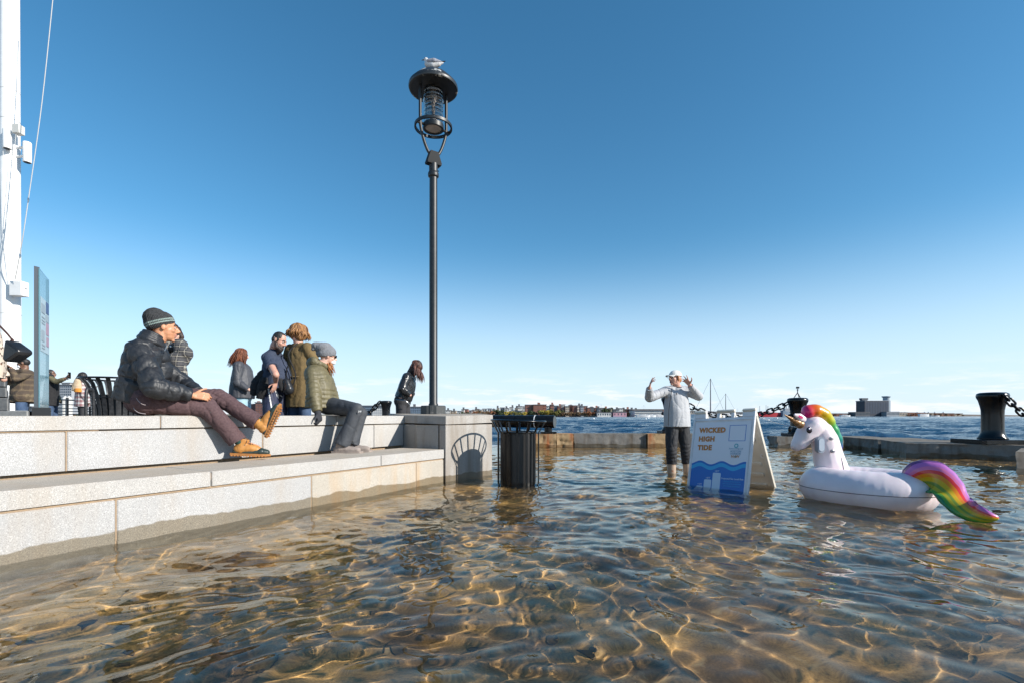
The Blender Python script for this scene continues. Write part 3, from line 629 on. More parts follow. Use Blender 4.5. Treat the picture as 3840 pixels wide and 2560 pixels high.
# ---------------------------------------------------------------- far shore
SH = 420.
def shore_z(Y): return EYE-(1563-HY)/F*Y
def wall_block(mb, px0, px1, pyt, Y, D, zb=-1):
    x0, x1 = (px0-1920)/F*Y, (px1-1920)/F*Y; zt = EYE+(HY-pyt)/F*Y
    mb.box(((x0+x1)/2, Y+D/2, (zb+zt)/2), (x1-x0, D, zt-zb)); return x0, x1, zt
WM = [mat('window_dark_glass', (.05, .07, .09), .15)]
BC = {'brick': noise_mat('red_brick_far', (.30, .13, .09), (.24, .10, .07), .9, .5, 0), 'white': noise_mat('white_clapboard', (.72, .70, .66), (.6, .58, .55), .8, .3, 0),
      'grey': noise_mat('grey_render', (.30, .32, .35), (.36, .37, .38), .8, .3, 0), 'tan': noise_mat('tan_render', (.48, .40, .31), (.42, .35, .28), .8, .3, 0),
      'dark': noise_mat('dark_cladding', (.09, .10, .11), (.13, .13, .14), .8, .3, 0), 'blue': noise_mat('blue_grey_cladding', (.16, .22, .30), (.20, .26, .33), .6, .3, 0),
      'pink': noise_mat('pink_mural_wall', (.5, .28, .32), (.3, .4, .6), .8, .06, 0, lo=.45, hi=.55), 'slate': noise_mat('slate_roof', (.12, .12, .13), (.18, .17, .17), .8, .4, 0), 'rust': noise_mat('rust_brick_low', (.30, .13, .07), (.24, .12, .08), .9, .3, 0)}
def building(px0, px1, pyt, Y, kind, label, D=14, rows=4, cols=6, roof=None, wfrac=.5, cat='building', base=0.):
    x0, x1 = (px0-1920)/F*Y, (px1-1920)/F*Y; t = thing('building', label, cat, ((x0+x1)/2, Y, 0), 'buildings along the far shore')
    mb = MB(); _, _, zt = wall_block(mb, px0, px1, pyt, Y, D); mb.build('wall', BC[kind], t)
    w = (x1-x0)/cols; h = (zt-base-.5)/rows; mb = MB()
    for i in range(cols):
        for j in range(rows):
            mb.box((x0+w*(i+.5), Y-.02, base+.4+h*(j+.55)), (w*wfrac, .16, h*.5))
    tag(mb.build('window_rows', WM[0], t), kind='stuff')
    mb = MB()
    if roof == 'gable':
        h_ = (x1-x0)*.30; vs = [(x0-.3, Y-.3, zt), (x1+.3, Y-.3, zt), (x1+.3, Y+D, zt), (x0-.3, Y+D, zt), ((x0+x1)/2, Y-.3, zt+h_), ((x0+x1)/2, Y+D, zt+h_)]
        mb.add(vs, [(0, 1, 4), (2, 3, 5), (1, 2, 5, 4), (3, 0, 4, 5), (3, 2, 1, 0)])
    else: mb.box(((x0+x1)/2, Y+D/2, zt+.25), (x1-x0+.6, D+.6, .5))
    rf = mb.build('roof', BC['slate'], t)
    if roof != 'plain' and cols > 2:
        mb = MB(); xx = x0+(x1-x0)*random.uniform(.2, .8); mb.box((xx, Y+D/2, zt+1.2), (1.6, 1.4, 2.2)); mb.build('chimney', BC['dark'] if kind != 'brick' else BC['brick'], rf)
    return t
Yb = 420.
cn = {'brick': 'red brick', 'white': 'white', 'grey': 'grey', 'tan': 'tan', 'dark': 'dark', 'blue': 'blue grey', 'rust': 'rust brown', 'pink': 'pink and blue'}
building(1970, 1999, 1517, Yb, 'brick', 'left wing of the long red brick warehouse on the far shore', 16, 5, 5, 'plain', .3)
building(2000, 2036, 1516.5, Yb-2, 'brick', 'middle wing of the long red brick warehouse with a small roof turret', 16, 6, 8, None, .28)
building(2037, 2049, 1516.5, Yb, 'brick', 'narrow right wing of the long red brick warehouse', 16, 5, 3, 'plain', .28)
rr = random.Random(17); px = 2051; k = 0
kinds = ['white', 'brick', 'grey', 'brick', 'white', 'tan', 'brick', 'brick', 'white', 'grey', 'brick', 'brick', 'dark', 'brick', 'grey', 'white', 'brick', 'tan', 'white', 'grey', 'white', 'tan', 'brick', 'white', 'grey', 'tan', 'white', 'grey', 'dark', 'white']
side = ['right of the brick warehouse', 'above the russet trees', 'above the marina', 'left of the marina building']
while px < 2400 and k < 30:
    w_ = rr.uniform(9, 15); top = (1519 if px < 2175 else 1524+(px-2175)*.05)+rr.uniform(-3, 4)
    sd_ = side[0] if px < 2130 else side[1] if px < 2220 else side[2] if px < 2310 else side[3]
    building(px, px+w_, top, Yb+rr.uniform(4, 30), kinds[k], f'{cn[kinds[k]]} house {sd_}, {["first", "second", "third", "fourth", "fifth", "sixth", "seventh"][k % 7]} in row', 10, rr.choice((4, 5)), rr.choice((2, 3)), rr.choice(('gable', None, None)), .42, 'house')
    px += w_*rr.uniform(.95, 1.15); k += 1
px = 1672; k = 0; kk = ['white', 'tan', 'white', 'white', 'brick', 'grey', 'white', 'tan', 'white', 'white', 'grey', 'white', 'tan', 'grey', 'white', 'white', 'tan', 'white', 'grey', 'white', 'tan', 'white']
while px < 1966 and k < 22:
    w_ = rr.uniform(9, 19); top = 1540-(px-1672)*.055+rr.uniform(-3, 3)
    building(px, px+w_, top, Yb+rr.uniform(0, 30), kk[k], f'{cn[kk[k]]} hillside house {"right of the lamp base" if px < 1760 else "behind the autumn trees" if px < 1880 else "left of the brick warehouse"}, {["first", "second", "third", "fourth", "fifth", "sixth", "seventh", "eighth"][k % 8]} of its row', 10, 3, rr.choice((2, 3)), rr.choice(('gable', None)), .42, 'house')
    px += w_*rr.uniform(1., 1.35); k += 1
building(2380, 2482, 1538, Yb-10, 'white', 'long low white marina building on the far shore', 20, 3, 22, 'plain', .7)
building(2360, 2520, 1534, Yb+14, 'rust', 'long red brown shed behind the white marina building', 20, 2, 20, 'plain', .5)
building(2300, 2350, 1544.5, Yb-12, 'pink', 'low shed with pink and blue mural on the far shore', 10, 1, 4, 'plain', .2)
building(2240, 2292, 1546, Yb-12, 'white', 'low white boathouse beside the pink mural shed', 10, 1, 6, 'plain', .5)
building(2560, 2640, 1540, Yb+10, 'tan', 'tan waterfront building behind the woman in the cap', 20, 2, 12, 'plain', .5)
building(2640, 2790, 1545, Yb+20, 'dark', 'long dark waterfront shed behind the sandwich board', 20, 2, 20, 'plain', .4)
building(2790, 2925, 1547, Yb+40, 'grey', 'long grey pier shed behind the red ships', 20, 2, 18, 'plain', .4)
building(1353, 1432, 1521, 330, 'blue', 'blue grey glass apartment block beyond the olive jacket person', 20, 5, 10, None, .7)
building(1395, 1440, 1526, 320, 'white', 'white apartment block beside the distant bollard', 12, 5, 6, 'plain', .4)
building(1528, 1582, 1525, 330, 'blue', 'blue grey apartment block between the leather jacket woman and lamp base', 20, 5, 8, None, .7)
building(930, 957, 1515, 300, 'brick', 'lower brick apartment block beyond the jeans of the red haired woman', 16, 8, 5, None, .45)
building(957, 984, 1509, 298, 'brick', 'taller brick apartment block beside the bearded man', 16, 9, 5, None, .45)
building(862, 900, 1520, 310, 'tan', 'tan apartment block beyond the seated man boots', 16, 5, 4, None, .45)
building(205, 268, 1443, 260, 'grey', 'tall grey concrete apartment tower beyond the railing', 16, 12, 9, None, .5)
building(232, 262, 1436, 266, 'white', 'pale upper floors rising behind the grey apartment tower', 12, 12, 5, 'plain', .5)
building(60, 118, 1524, 300, 'dark', 'low dark waterfront block left of the glass panel', 16, 3, 6, 'plain', .4)
# roof turret
mb = MB(); x = (2023-1920)/F*Yb; mb.box((x, Yb+3, EYE+(HY-1513)/F*Yb), (1.6, 1.6, 2.4)); o = mb.build('roof_turret', BC['brick']); o.parent = None
single(o, (x, Yb+3, EYE+(HY-1516)/F*Yb), 'small brick turret on the roof of the long warehouse', 'turret')
# hotel
hy = 700.; X0, X1 = (3243-1920)/F*hy, (3343-1920)/F*hy; zt2 = EYE+(HY-1502)/F*hy
ht = thing('hotel_building', 'large dark slab hotel with a round tower standing alone at the far shore', 'building', ((X0+X1)/2, hy, 0))
mb = MB(); mb.box(((X0+X1-4)/2, hy+9, zt2/2), (X1-X0-4, 18, zt2)); mb.build('wall', noise_mat('hotel_brown_panel', (.045, .052, .07), (.055, .06, .078), .7, .1, 0), ht)
wgl = mat('hotel_glass_strip', (.11, .14, .19), .2)
mb = MB(); nfl = 13; ncol = 14; ww = (X1-X0-6)/ncol
for i in range(ncol):
    for j in range(nfl): mb.box((X0+1.5+ww*(i+.5), hy-.05, 3.5+(zt2-5)*(j+.5)/nfl), (ww*.45, .3, (zt2-5)/nfl*.62))
tag(mb.build('window_rows', wgl, ht), kind='stuff')
mb = MB(); mb.box(((X0+X1-4)/2, hy+9, zt2+.4), (X1-X0-3, 19, .8)); mb.build('parapet', BC['grey'], ht)
mb = MB(); mb.lathe([(5.2, 0), (5.2, zt2+1), (4.0, zt2+1.2), (4.0, zt2+5), (5.4, zt2+6), (5.4, zt2+7.2), (0, zt2+7.4)], (X1-1.5, hy+8, 0), 24); mb.build('round_tower', noise_mat('tower_grey', (.22, .28, .33), (.26, .30, .34), .5, .1, 0), ht)
mb = MB(); mb.box((X0+4.8, hy+9, zt2+3.2), (8.8, 6, 2.6)); mb.box((X0+4.8, hy+9, zt2+1.4), (7.4, 5, 1.4)); mb.build('roof_sign', BC['dark'], ht)
def low(px0, px1, pyt, Y, kind, label, rows=1, cols=10): building(px0, px1, pyt, Y, kind, label, 15, rows, cols, 'plain', .4)
low(3208, 3262, 1544, 695, 'dark', 'low dark wing left of the slab hotel'); low(3325, 3372, 1543, 690, 'grey', 'low grey wing at the foot of the round tower')
low(3090, 3200, 1549, 705, 'rust', 'long low rust brown shed left of the slab hotel', 1, 20)
for k, (px, w_) in enumerate(((3373, 30), (3406, 26), (3436, 34), (3474, 28), (3506, 36), (3546, 30), (3580, 30))):
    low(px, px+w_, 1545+k*.7, 705+k*3, 'rust' if k % 3 else 'tan', ['tan low block nearest the round tower', 'rust low block second from the round tower', 'rust low block third from the round tower', 'tan low block fourth from the round tower', 'rust low block fifth from the round tower', 'rust low block sixth from the round tower', 'tan low block farthest from the round tower'][k], 1, 5)
for k, px in enumerate((3382, 3394, 3440, 3468, 3482, 3506, 3538)):
    x = (px-1920)/F*720; mb = MB(); mb.lathe([(1.1, 0), (1.1, EYE+(HY-1543)/F*720), (0, EYE+(HY-1542)/F*720)], (x, 720, 0), 10); o = mb.build('storage_tank', M['white']); single(o, (x, 720, 0), f'{["first", "second", "third", "fourth", "fifth", "sixth", "seventh"][k]} small white tank from the left behind the rust blocks', 'tank', 'white tanks on the far shore')
# land: hills and low shore
def land(name, pxs, tops, Y, D, m, label):
    vs = []; n = len(pxs)
    for k, (yy, sc) in enumerate(((Y, .0), (Y+D*.25, .6), (Y+D*.6, 1.), (Y+D, .9))):
        for p_, t_ in zip(pxs, tops): vs.append(((p_-1920)/F*yy, yy, -1+(EYE+(HY-t_)/F*yy+1)*sc if k else .6))
    for p_ in pxs: vs.append(((p_-1920)/F*(Y-1), Y-1, -1))
    fs = [[k*n+i, k*n+i+1, (k+1)*n+i+1, (k+1)*n+i] for k in range(3) for i in range(n-1)]+[[4*n+i, 4*n+i+1, i+1, i] for i in range(n-1)]
    mb = MB(); mb.add(vs, fs); o = mb.build(name, m, smooth=False); tag(o, label, kind='structure')
gm_ = noise_mat('far_grass_and_roofs', (.10, .09, .05), (.20, .15, .11), .95, .08, 0)
land('hillside', [1560, 1680, 1800, 1900, 2000, 2100, 2200, 2300, 2400, 2520, 2700, 2960], [1553, 1547, 1542, 1537, 1532, 1531, 1534, 1539, 1546, 1549, 1550, 1551], 432, 120, gm_, 'low built up hill on the far shore')
land('low_shore', [2950, 3100, 3300, 3500, 3700, 3830, 3990, 4300], [1552, 1549, 1549, 1550, 1553, 1555, 1555, 1555], 712, 200, noise_mat('far_low_land', (.13, .10, .07), (.17, .12, .09), .95, .05, 0), 'low flat land below the horizon on the right')
land('left_shore', [-400, 60, 300, 700, 1000, 1300, 1580], [1548, 1549, 1550, 1551, 1551, 1552, 1553], 320, 100, gm_, 'low built up shore beyond the people on the left')
# trees
def crown_mesh(seed, m, leaf=.55):
    r = random.Random(seed); mb = MB()
    blobs = [(r.gauss(0, 1.5), r.gauss(0, 1.5), r.uniform(2.4, 6.2), r.uniform(1.0, 1.9)) for _ in range(11)]
    for (x, y, z, q) in blobs:
        for _ in range(34):
            d = nrm([r.gauss(0, 1), r.gauss(0, 1), r.gauss(0, 1)]); c = V(x, y, z)+d*q*r.uniform(.6, 1.05)
            u = nrm([r.gauss(0, 1), r.gauss(0, 1), r.gauss(0, 1)]); w2 = nrm(np.cross(u, d+V(.01, 0, 0))); s = leaf*r.uniform(.6, 1.3)
            mb.add([c-u*s, c+w2*s*.7, c+u*s, c-w2*s*.7], [(0, 1, 2, 3)])
    me = bpy.data.meshes.new('crown'); me.from_pydata(mb.v, [], mb.f); me.materials.append(m); return me
TC = {'yellow': noise_mat('yellow_autumn_leaves', (.55, .38, .04), (.32, .28, .04), .9, .5, 0), 'russet': noise_mat('russet_leaves', (.30, .11, .04), (.20, .09, .04), .9, .5, 0),
      'brown': noise_mat('brown_leaves', (.24, .14, .07), (.16, .11, .06), .9, .5, 0), 'green': noise_mat('dark_green_leaves', (.03, .05, .02), (.05, .07, .025), .9, .5, 0), 'olive': noise_mat('olive_leaves', (.17, .15, .03), (.09, .10, .03), .9, .5, 0)}
CM = {k: [crown_mesh(i*3+j, TC[k]) for j in range(2)] for i, k in enumerate(TC)}
tm = MB(); tm.tube([V(0, 0, -1), V(.1, 0, 1.5), V(0, .1, 3.2), V(.2, 0, 4.5)], [.28, .22, .15, .06], 6)
for a in (0, 2, 4): tm.tube([V(0, 0, 2.2), V(math.cos(a)*1., math.sin(a)*1., 3.6), V(math.cos(a)*1.4, math.sin(a)*1.4, 4.8)], [.1, .07, .03], 5)
tme = bpy.data.meshes.new('trunk'); tme.from_pydata(tm.v, [], tm.f); tme.materials.append(noise_mat('bark', (.09, .07, .05), (.05, .04, .03), .9))
def tree(px, py_top, Y, kind, label, w_=1.):
    x = (px-1920)/F*Y; h = EYE+(HY-py_top)/F*Y; s = h/7.4
    t = thing('tree', label, 'tree', (x, Y, 0), 'trees along the far shore'); t.scale = (s*w_, s*w_, s)
    for nm, me in (('trunk', tme), ('crown', random.choice(CM[kind]))):
        o = bpy.data.objects.new(nm, me); S.collection.objects.link(o); o.parent = t
        if nm == 'crown': o.rotation_euler.z = random.uniform(0, 6.28)
rr = random.Random(5); cnt = {}
tdesc = {'yellow': 'bright yellow autumn tree', 'russet': 'russet autumn tree', 'brown': 'brown half bare tree', 'green': 'dark green tree', 'olive': 'olive yellow tree'}
ordn = ['leftmost', 'second from left', 'third from left', 'fourth from left', 'fifth from left', 'sixth from left', 'seventh from left', 'eighth from left', 'ninth from left', 'tenth from left', 'eleventh from left', 'twelfth from left']
def seg(px0, px1, n, kinds_, top, where, Y=408):
    for i in range(n):
        px = px0+(px1-px0)*(i+.5)/n+rr.uniform(-3, 3); k = rr.choice(kinds_); key = (where, k); c = cnt.get(key, 0); cnt[key] = c+1
        tree(px, top+rr.uniform(-2, 3), Y+rr.uniform(-4, 8), k, f'{tdesc[k]} {where}, {ordn[c % 12]}', rr.uniform(1.0, 1.5))
seg(1690, 1765, 4, ['green', 'brown'], 1542, 'on the far shore right of the lamp base')
seg(1768, 1785, 1, ['russet'], 1540, 'below the white hillside houses')
seg(1790, 1850, 4, ['brown', 'russet'], 1537, 'between the lamp base and the brick warehouse')
seg(1852, 1886, 3, ['green'], 1534, 'left of the yellow trees')
seg(1886, 1940, 4, ['yellow', 'olive'], 1538, 'left of the long brick warehouse')
seg(1940, 1990, 3, ['olive', 'yellow'], 1539, 'below the left end of the brick warehouse')
seg(1985, 2030, 3, ['brown', 'green'], 1537, 'in front of the brick warehouse')
seg(2028, 2105, 7, ['olive', 'yellow', 'olive'], 1535, 'right of the brick warehouse')
seg(2105, 2240, 12, ['russet', 'brown', 'brown'], 1541, 'along the quay below the row houses')
seg(2262, 2290, 2, ['green'], 1525, 'tall on the hill above the boathouse', 425)
seg(2300, 2400, 7, ['brown', 'russet'], 1540, 'behind the mural shed', 424)
seg(3373, 3620, 12, ['russet', 'brown'], 1550, 'among the low blocks right of the hotel', 700)
seg(3100, 3210, 6, ['brown', 'russet'], 1550, 'left of the slab hotel', 700)
seg(270, 330, 3, ['green', 'brown'], 1547, 'beyond the railing', 250)
# boats
def hull(mb, c, L_, W_, H_, d=(1, 0)):
    d = nrm(V(d[0], d[1], 0)); s_ = V(-d[1], d[0], 0); vs = []; m = 9
    for i in range(m):
        u = i/(m-1); w_ = W_/2*math.sin(math.pi*min(1, .22+u*.78))**.6*(1 if u < .98 else .05); z = H_*(1+.25*(2*abs(u-.5))**2)
        p = c+d*L_*(u-.5)
        for q, zz in ((-1, z), (-.55, -.1), (.55, -.1), (1, z)): vs.append(p+s_*w_*q+V(0, 0, zz))
    fs = [[i*4+j, i*4+j+1, (i+1)*4+j+1, (i+1)*4+j] for i in range(m-1) for j in range(3)]+[[i*4+3, i*4, (i+1)*4, (i+1)*4+3] for i in range(m-1)]+[[0, 3, 2, 1], [m*4-4, m*4-3, m*4-2, m*4-1]]
    mb.add(vs, fs)
red = noise_mat('red_ship_paint', (.55, .05, .06), (.48, .05, .06), .5, .3, 0); spm = mat('spar_grey', (.16, .16, .17), .5); wboat = noise_mat('white_gelcoat', (.78, .78, .78), (.7, .7, .7), .4, 1, 0)
def boat(px, Y, L_, mast_py, label, hullm=None, H_=1.1, thick=.06, cab=True, d=(1, 0.15)):
    x = (px-1920)/F*Y; c = V(x, Y, 0); t = thing('sailboat' if mast_py else 'motorboat', label, 'boat', c, 'boats moored off the far shore')
    mb = MB(); hull(mb, c, L_, L_*.3, H_, d); mb.build('hull', hullm or wboat, t)
    if cab: mb = MB(); mb.box(c+V(-.05*L_, 0, H_+.3), (L_*.4, L_*.18, .8), b=.1); cb_ = mb.build('cabin', wboat, t); mb = MB(); mb.box(c+V(-.05*L_, 0, H_+.4), (L_*.34, L_*.19, .28)); mb.build('cabin_window', WM[0], cb_)
    if mast_py:
        zt_ = EYE+(HY-mast_py)/F*Y; mb = MB(); mb.tube([c+V(.05*L_, 0, H_), c+V(.05*L_, 0, zt_)], [thick, thick*.6], 6); mb.tube([c+V(.05*L_, 0, H_+1.2), c+V(-.4*L_, 0, H_+1.3)], thick*.8, 5); mb.build('mast', spm, t)
        mb = MB(); mb.tube([c+V(.48*L_, 0, H_), c+V(.05*L_, 0, zt_)], thick*.2, 4); mb.tube([c+V(-.46*L_, 0, H_), c+V(.05*L_, 0, zt_)], thick*.2, 4); mb.build('stay', spm, t)
boat(2658, 170, 12, 1418, 'sailboat with the tallest mast behind the sandwich board', None, thick=.22)
boat(2716, 190, 11, 1474, 'second tall masted sailboat just right of the tallest mast', thick=.17)
boat(2412, 300, 9, 1516, 'sailboat moored before the marina, leftmost by the woman in the cap'); boat(2424, 330, 8, None, 'white motorboat moored below the white marina building, left one'); boat(2462, 330, 9, None, 'white motorboat moored below the white marina building, right one')
bw = [(2440, 1534), (2476, 1532), (2596, 1530), (2612, 1536), (2624, 1528), (2690, 1532), (2704, 1538), (2735, 1534), (2748, 1536), (2764, 1530), (2778, 1537), (2605, 1540), (2630, 1535)]
for k, (px, py) in enumerate(bw): boat(px, 300+rr.uniform(-20, 40), rr.uniform(7, 10), py, f'small white sailboat in the marina, {["first", "second", "third", "fourth", "fifth", "sixth", "seventh", "eighth", "ninth", "tenth", "eleventh", "twelfth", "thirteenth"][k]} in the moored row')
for k, (px, L_, m1, m2) in enumerate(((2865, 15, 1520, 1524), (2893, 19, 1517, 1530))):
    Y = 380.; x = (px-1920)/F*Y; c = V(x, Y, 0); t = thing('red_ship', ['smaller red hulled lightship moored right of the sandwich board', 'larger red hulled lightship right of the smaller one'][k], 'ship', c, 'red lightships')
    mb = MB(); hull(mb, c, L_*1.15, L_*.25, 2.4+k*.6, (1, .1)); mb.build('hull', red, t); mb = MB(); mb.box(c+V(0, 0, 3.6+k*.5), (L_*.35, 3, 1.6), b=.1); mb.build('deckhouse', wboat, t)
    for dx in (-.22, .2): mb = MB(); mb.tube([c+V(dx*L_, 0, 2), c+V(dx*L_, 0, EYE+(HY-m1)/F*Y)], .14, 6); mb.build('mast', spm, t)
Y = 380.; c = V((2951-1920)/F*Y, Y, 0); t = thing('grey_ship', 'grey ship with funnels beside the middle bollard', 'ship', c)
mb = MB(); hull(mb, c, 10, 4, 4, (1, .3)); mb.build('hull', BC['blue'], t); mb = MB(); mb.box(c+V(0, 0, 5), (5, 3.4, 3), b=.2); mb.build('superstructure', BC['grey'], t)
for dx in (-.2, 1.4): mb = MB(); mb.tube([c+V(dx, 0, 6), c+V(dx, 0, 8.6)], .42, 10); mb.build('funnel', wboat, t)
boat(3465, 500, 12, None, 'white ferry with red side below the rust coloured blocks', None, 2.2); boat(3170, 480, 11, None, 'small white motorboat left of the slab hotel', None, 1.2)
boat(3505, 520, 12, None, 'low white barge right of the ferry', None, 1.0, cab=False)
mb = MB(); c = V((2254-1920)/F*400, 400, 0); mb.tube([c, V(c[0], 400, EYE+(HY-1512)/F*400)], [.16, .08], 6); o = mb.build('flagstaff', spm); single(o, c, 'thin bare flagstaff on the far shore right of the brick warehouse', 'flagstaff')
# buoys
for k, (px, py) in enumerate(((2422, 1569), (2431, 1567), (2226, 1568), (2882, 1573), (2913, 1566), (2862, 1568))):
    Y = EYE*F/(py+2-HY) if False else 85.; x = (px-1920)/F*Y; r_ = .22; z = EYE-(py-HY)/F*Y+.1
    mb = MB(); Yd = min(150, EYE*F/max(6, (py+3-HY))); x = (px-1920)/F*Yd; r_ = 4.2/F*Yd
    mb.lathe([(0, -r_*.3), (r_*.8, -r_*.1), (r_, r_*.5), (r_*.75, r_*1.2), (0, r_*1.5)], (x, Yd, 0), 14); o = mb.build('mooring_buoy', wboat, smooth=True)
    single(o, (x, Yd, 0), ['white mooring buoy left of the woman, left of a close pair', 'white mooring buoy left of the woman, right of a close pair', 'lone white mooring buoy below the mural shed', 'largest white mooring buoy right of the sandwich board', 'small white mooring buoy left of the middle bollard', 'white mooring buoy close to the edge of the sandwich board'][k], 'buoy', 'white mooring buoys')
# ---------------------------------------------------------------- figure modelling
def sines(p, freq, seed, k=7):
    r = np.random.default_rng(seed); out = np.zeros(len(p)); q = p*freq
    q = q+.35*np.sin(q[:, [1, 2, 0]]*1.3+seed)
    for _ in range(k):
        d = r.normal(size=3); d /= np.linalg.norm(d); out += np.sin(q@d*r.uniform(.7, 1.6)*6.28+r.uniform(0, 6.28))
    return out/math.sqrt(k)
def frame_of(t, ref=None):
    t = nrm(t); r = V(0, 0, 1) if abs(t[2]) < .9 else V(1, 0, 0)
    if ref is not None: r = ref
    a = nrm(np.cross(r, t)); return a, np.cross(t, a), t
class Blob:
    def __init__(s): s.p = []
    def cone(s, a, b, ra, rb, g=0, s0=0., flatA=False, flatB=False, sq=1., ref=None):
        a = np.asarray(a, float); b = np.asarray(b, float); s.p.append(dict(k='c', a=a, b=b, ra=ra, rb=rb, g=g, s0=s0, s1=s0+np.linalg.norm(b-a), fa=flatA, fb=flatB, sq=sq, ref=ref)); return s
    def chain(s, pts, rs, g=0, flatA=False, flatB=False, sq=1., ref=None):
        L_ = 0
        for i in range(len(pts)-1):
            s.cone(pts[i], pts[i+1], rs[i], rs[i+1], g, L_, flatA and i == 0, flatB and i == len(pts)-2, sq, ref); L_ += np.linalg.norm(np.asarray(pts[i+1])-np.asarray(pts[i]))
        return s
    def ell(s, c, A, r, g=0, sv=0.):
        s.p.append(dict(k='e', c=np.asarray(c, float), A=np.asarray(A, float), r=np.asarray(r, float), g=g, s0=sv)); return s
    def raw(s, n=16):
        mb = MB()
        for q in s.p:
            if q['k'] == 'e':
                vs = [q['c']+q['A'][2]*q['r'][2]]; m = 8
                for i in range(1, m):
                    th = math.pi*i/m
                    for k in range(n):
                        ph = 2*math.pi*k/n; vs.append(q['c']+q['A'][0]*q['r'][0]*math.sin(th)*math.cos(ph)+q['A'][1]*q['r'][1]*math.sin(th)*math.sin(ph)+q['A'][2]*q['r'][2]*math.cos(th))
                vs.append(q['c']-q['A'][2]*q['r'][2]); fs = [[0, 1+k, 1+(k+1) % n] for k in range(n)]
                for i in range(m-2): fs += [[1+i*n+k, 1+(i+1)*n+k, 1+(i+1)*n+(k+1) % n, 1+i*n+(k+1) % n] for k in range(n)]
                fs += [[len(vs)-1, 1+(m-2)*n+(k+1) % n, 1+(m-2)*n+k] for k in range(n)]
                mb.add(vs, fs)
            else:
                sd, up, t = frame_of(q['b']-q['a'], q['ref']); rings = []
                def ring(c, r): rings.append([c+(sd*math.cos(2*math.pi*k/n)+up*q['sq']*math.sin(2*math.pi*k/n))*r for k in range(n)])
                vs = []
                if q['fa']: ring(q['a'], q['ra'])
                else:
                    for i in range(1, 5): th = math.pi/2*i/4; ring(q['a']-t*q['ra']*math.cos(th), q['ra']*math.sin(th))
                if q['fb']: ring(q['b'], q['rb'])
                else:
                    for i in range(4, 0, -1): th = math.pi/2*i/4; ring(q['b']+t*q['rb']*math.cos(th), q['rb']*math.sin(th))
                for r_ in rings: vs += r_
                m = len(rings); fs = [list(range(n))[::-1], [(m-1)*n+k for k in range(n)]]
                for i in range(m-1): fs += [[i*n+k, i*n+(k+1) % n, (i+1)*n+(k+1) % n, (i+1)*n+k] for k in range(n)]
                mb.add(vs, fs)
        return mb
    def classify(s, v):
        best = np.full(len(v), 1e9); g = np.zeros(len(v), int); sv = np.zeros(len(v))
        for q in s.p:
            if q['k'] == 'c':
                ab = q['b']-q['a']; L2 = max(1e-9, ab@ab); t = np.clip(((v-q['a'])@ab)/L2, 0, 1); d = np.linalg.norm(v-q['a']-t[:, None]*ab, axis=1)-(q['ra']+(q['rb']-q['ra'])*t); ss = q['s0']+(q['s1']-q['s0'])*t
            else:
                l = (v-q['c'])@q['A'].T/q['r']; d = (np.linalg.norm(l, axis=1)-1)*q['r'].min(); ss = np.full(len(v), q['s0'])+((v-q['c'])@q['A'][2])
            m = d < best; best[m] = d[m]; g[m] = q['g']; sv[m] = ss[m]
        return g, sv
def remesh(blob, vox, smooth=3):
    mb = blob.raw(); me = bpy.data.meshes.new('tmp'); me.from_pydata(mb.v, [], mb.f); o = bpy.data.objects.new('tmp', me); S.collection.objects.link(o)
    m = o.modifiers.new('r', 'REMESH'); m.mode = 'VOXEL'; m.voxel_size = vox; m.adaptivity = 0
    if smooth: q = o.modifiers.new('s', 'SMOOTH'); q.factor = .5; q.iterations = smooth
    dg = bpy.context.evaluated_depsgraph_get(); ev = o.evaluated_get(dg); em = ev.to_mesh()
    nv = len(em.vertices); v = np.zeros(nv*3, 'f'); em.vertices.foreach_get('co', v); v = v.reshape(-1, 3).astype(float)
    nn = np.zeros(nv*3, 'f'); em.vertices.foreach_get('normal', nn); nn = nn.reshape(-1, 3).astype(float)
    nl = len(em.loops); li = np.zeros(nl, 'i'); em.loops.foreach_get('vertex_index', li); f = li.reshape(-1, 4) if nl == 4*len(em.polygons) else None
    if f is None: f = [list(p.vertices) for p in em.polygons]
    ev.to_mesh_clear(); bpy.data.objects.remove(o); bpy.data.meshes.remove(me); return v, nn, f
def blob_obj(name, blob, m, parent, vox=.01, smooth=3, disp=None, mi=None):
    v, nn, f = remesh(blob, vox, smooth); g, s = blob.classify(v) if (disp or mi) else (None, None)
    if disp: v = v+nn*disp(v, nn, g, s)[:, None]
    vo = v-org(parent); me = mesh_np(name, vo, f if isinstance(f, np.ndarray) else np.array(f)); o = link(name, me, m, parent)
    if mi:
        idx = mi(v, nn, g, s); fi = idx[f].max(axis=1).astype('i'); me.polygons.foreach_set('material_index', fi)
    return o
def folds(seed, amp=.004, joints=(), jamp=.007, freq=5):
    def fn(v, nn, g, s):
        d = amp*.9*sines(v*V(1, 1, .5), freq*.55, seed)-amp*1.1*np.exp(-np.abs(sines(v*V(1, 1, .55), freq*.75, seed+1))*5)-amp*.5*np.exp(-np.abs(sines(v*V(1, 1, .8), freq*1.7, seed+7))*5)
        for q in joints:
            r = np.linalg.norm(v-q, axis=1); d += jamp*.8*np.exp(-(r/.10)**2)*(np.abs(np.sin(s*2*math.pi/.11+2.2*sines(v, 3.1, seed+2, 5)))-.5)
        return d
    return fn
def baffles(seed, pitch, amp, wr=.004):
    def fn(v, nn, g, s):
        w = sines(v, 1.6, seed)*.10
        q = np.abs(np.sin(math.pi*(s/pitch+w*.9)+g*1.3)); d = amp*(q**.55-.62)
        d += wr*1.4*sines(v*V(1, 1, .6), 9, seed+3)*(1-q)-wr*.7*np.exp(-np.abs(sines(v, 5, seed+5))*6)-wr*.4*np.exp(-np.abs(sines(v, 11, seed+6))*5); return d
    return fn
skin = {}
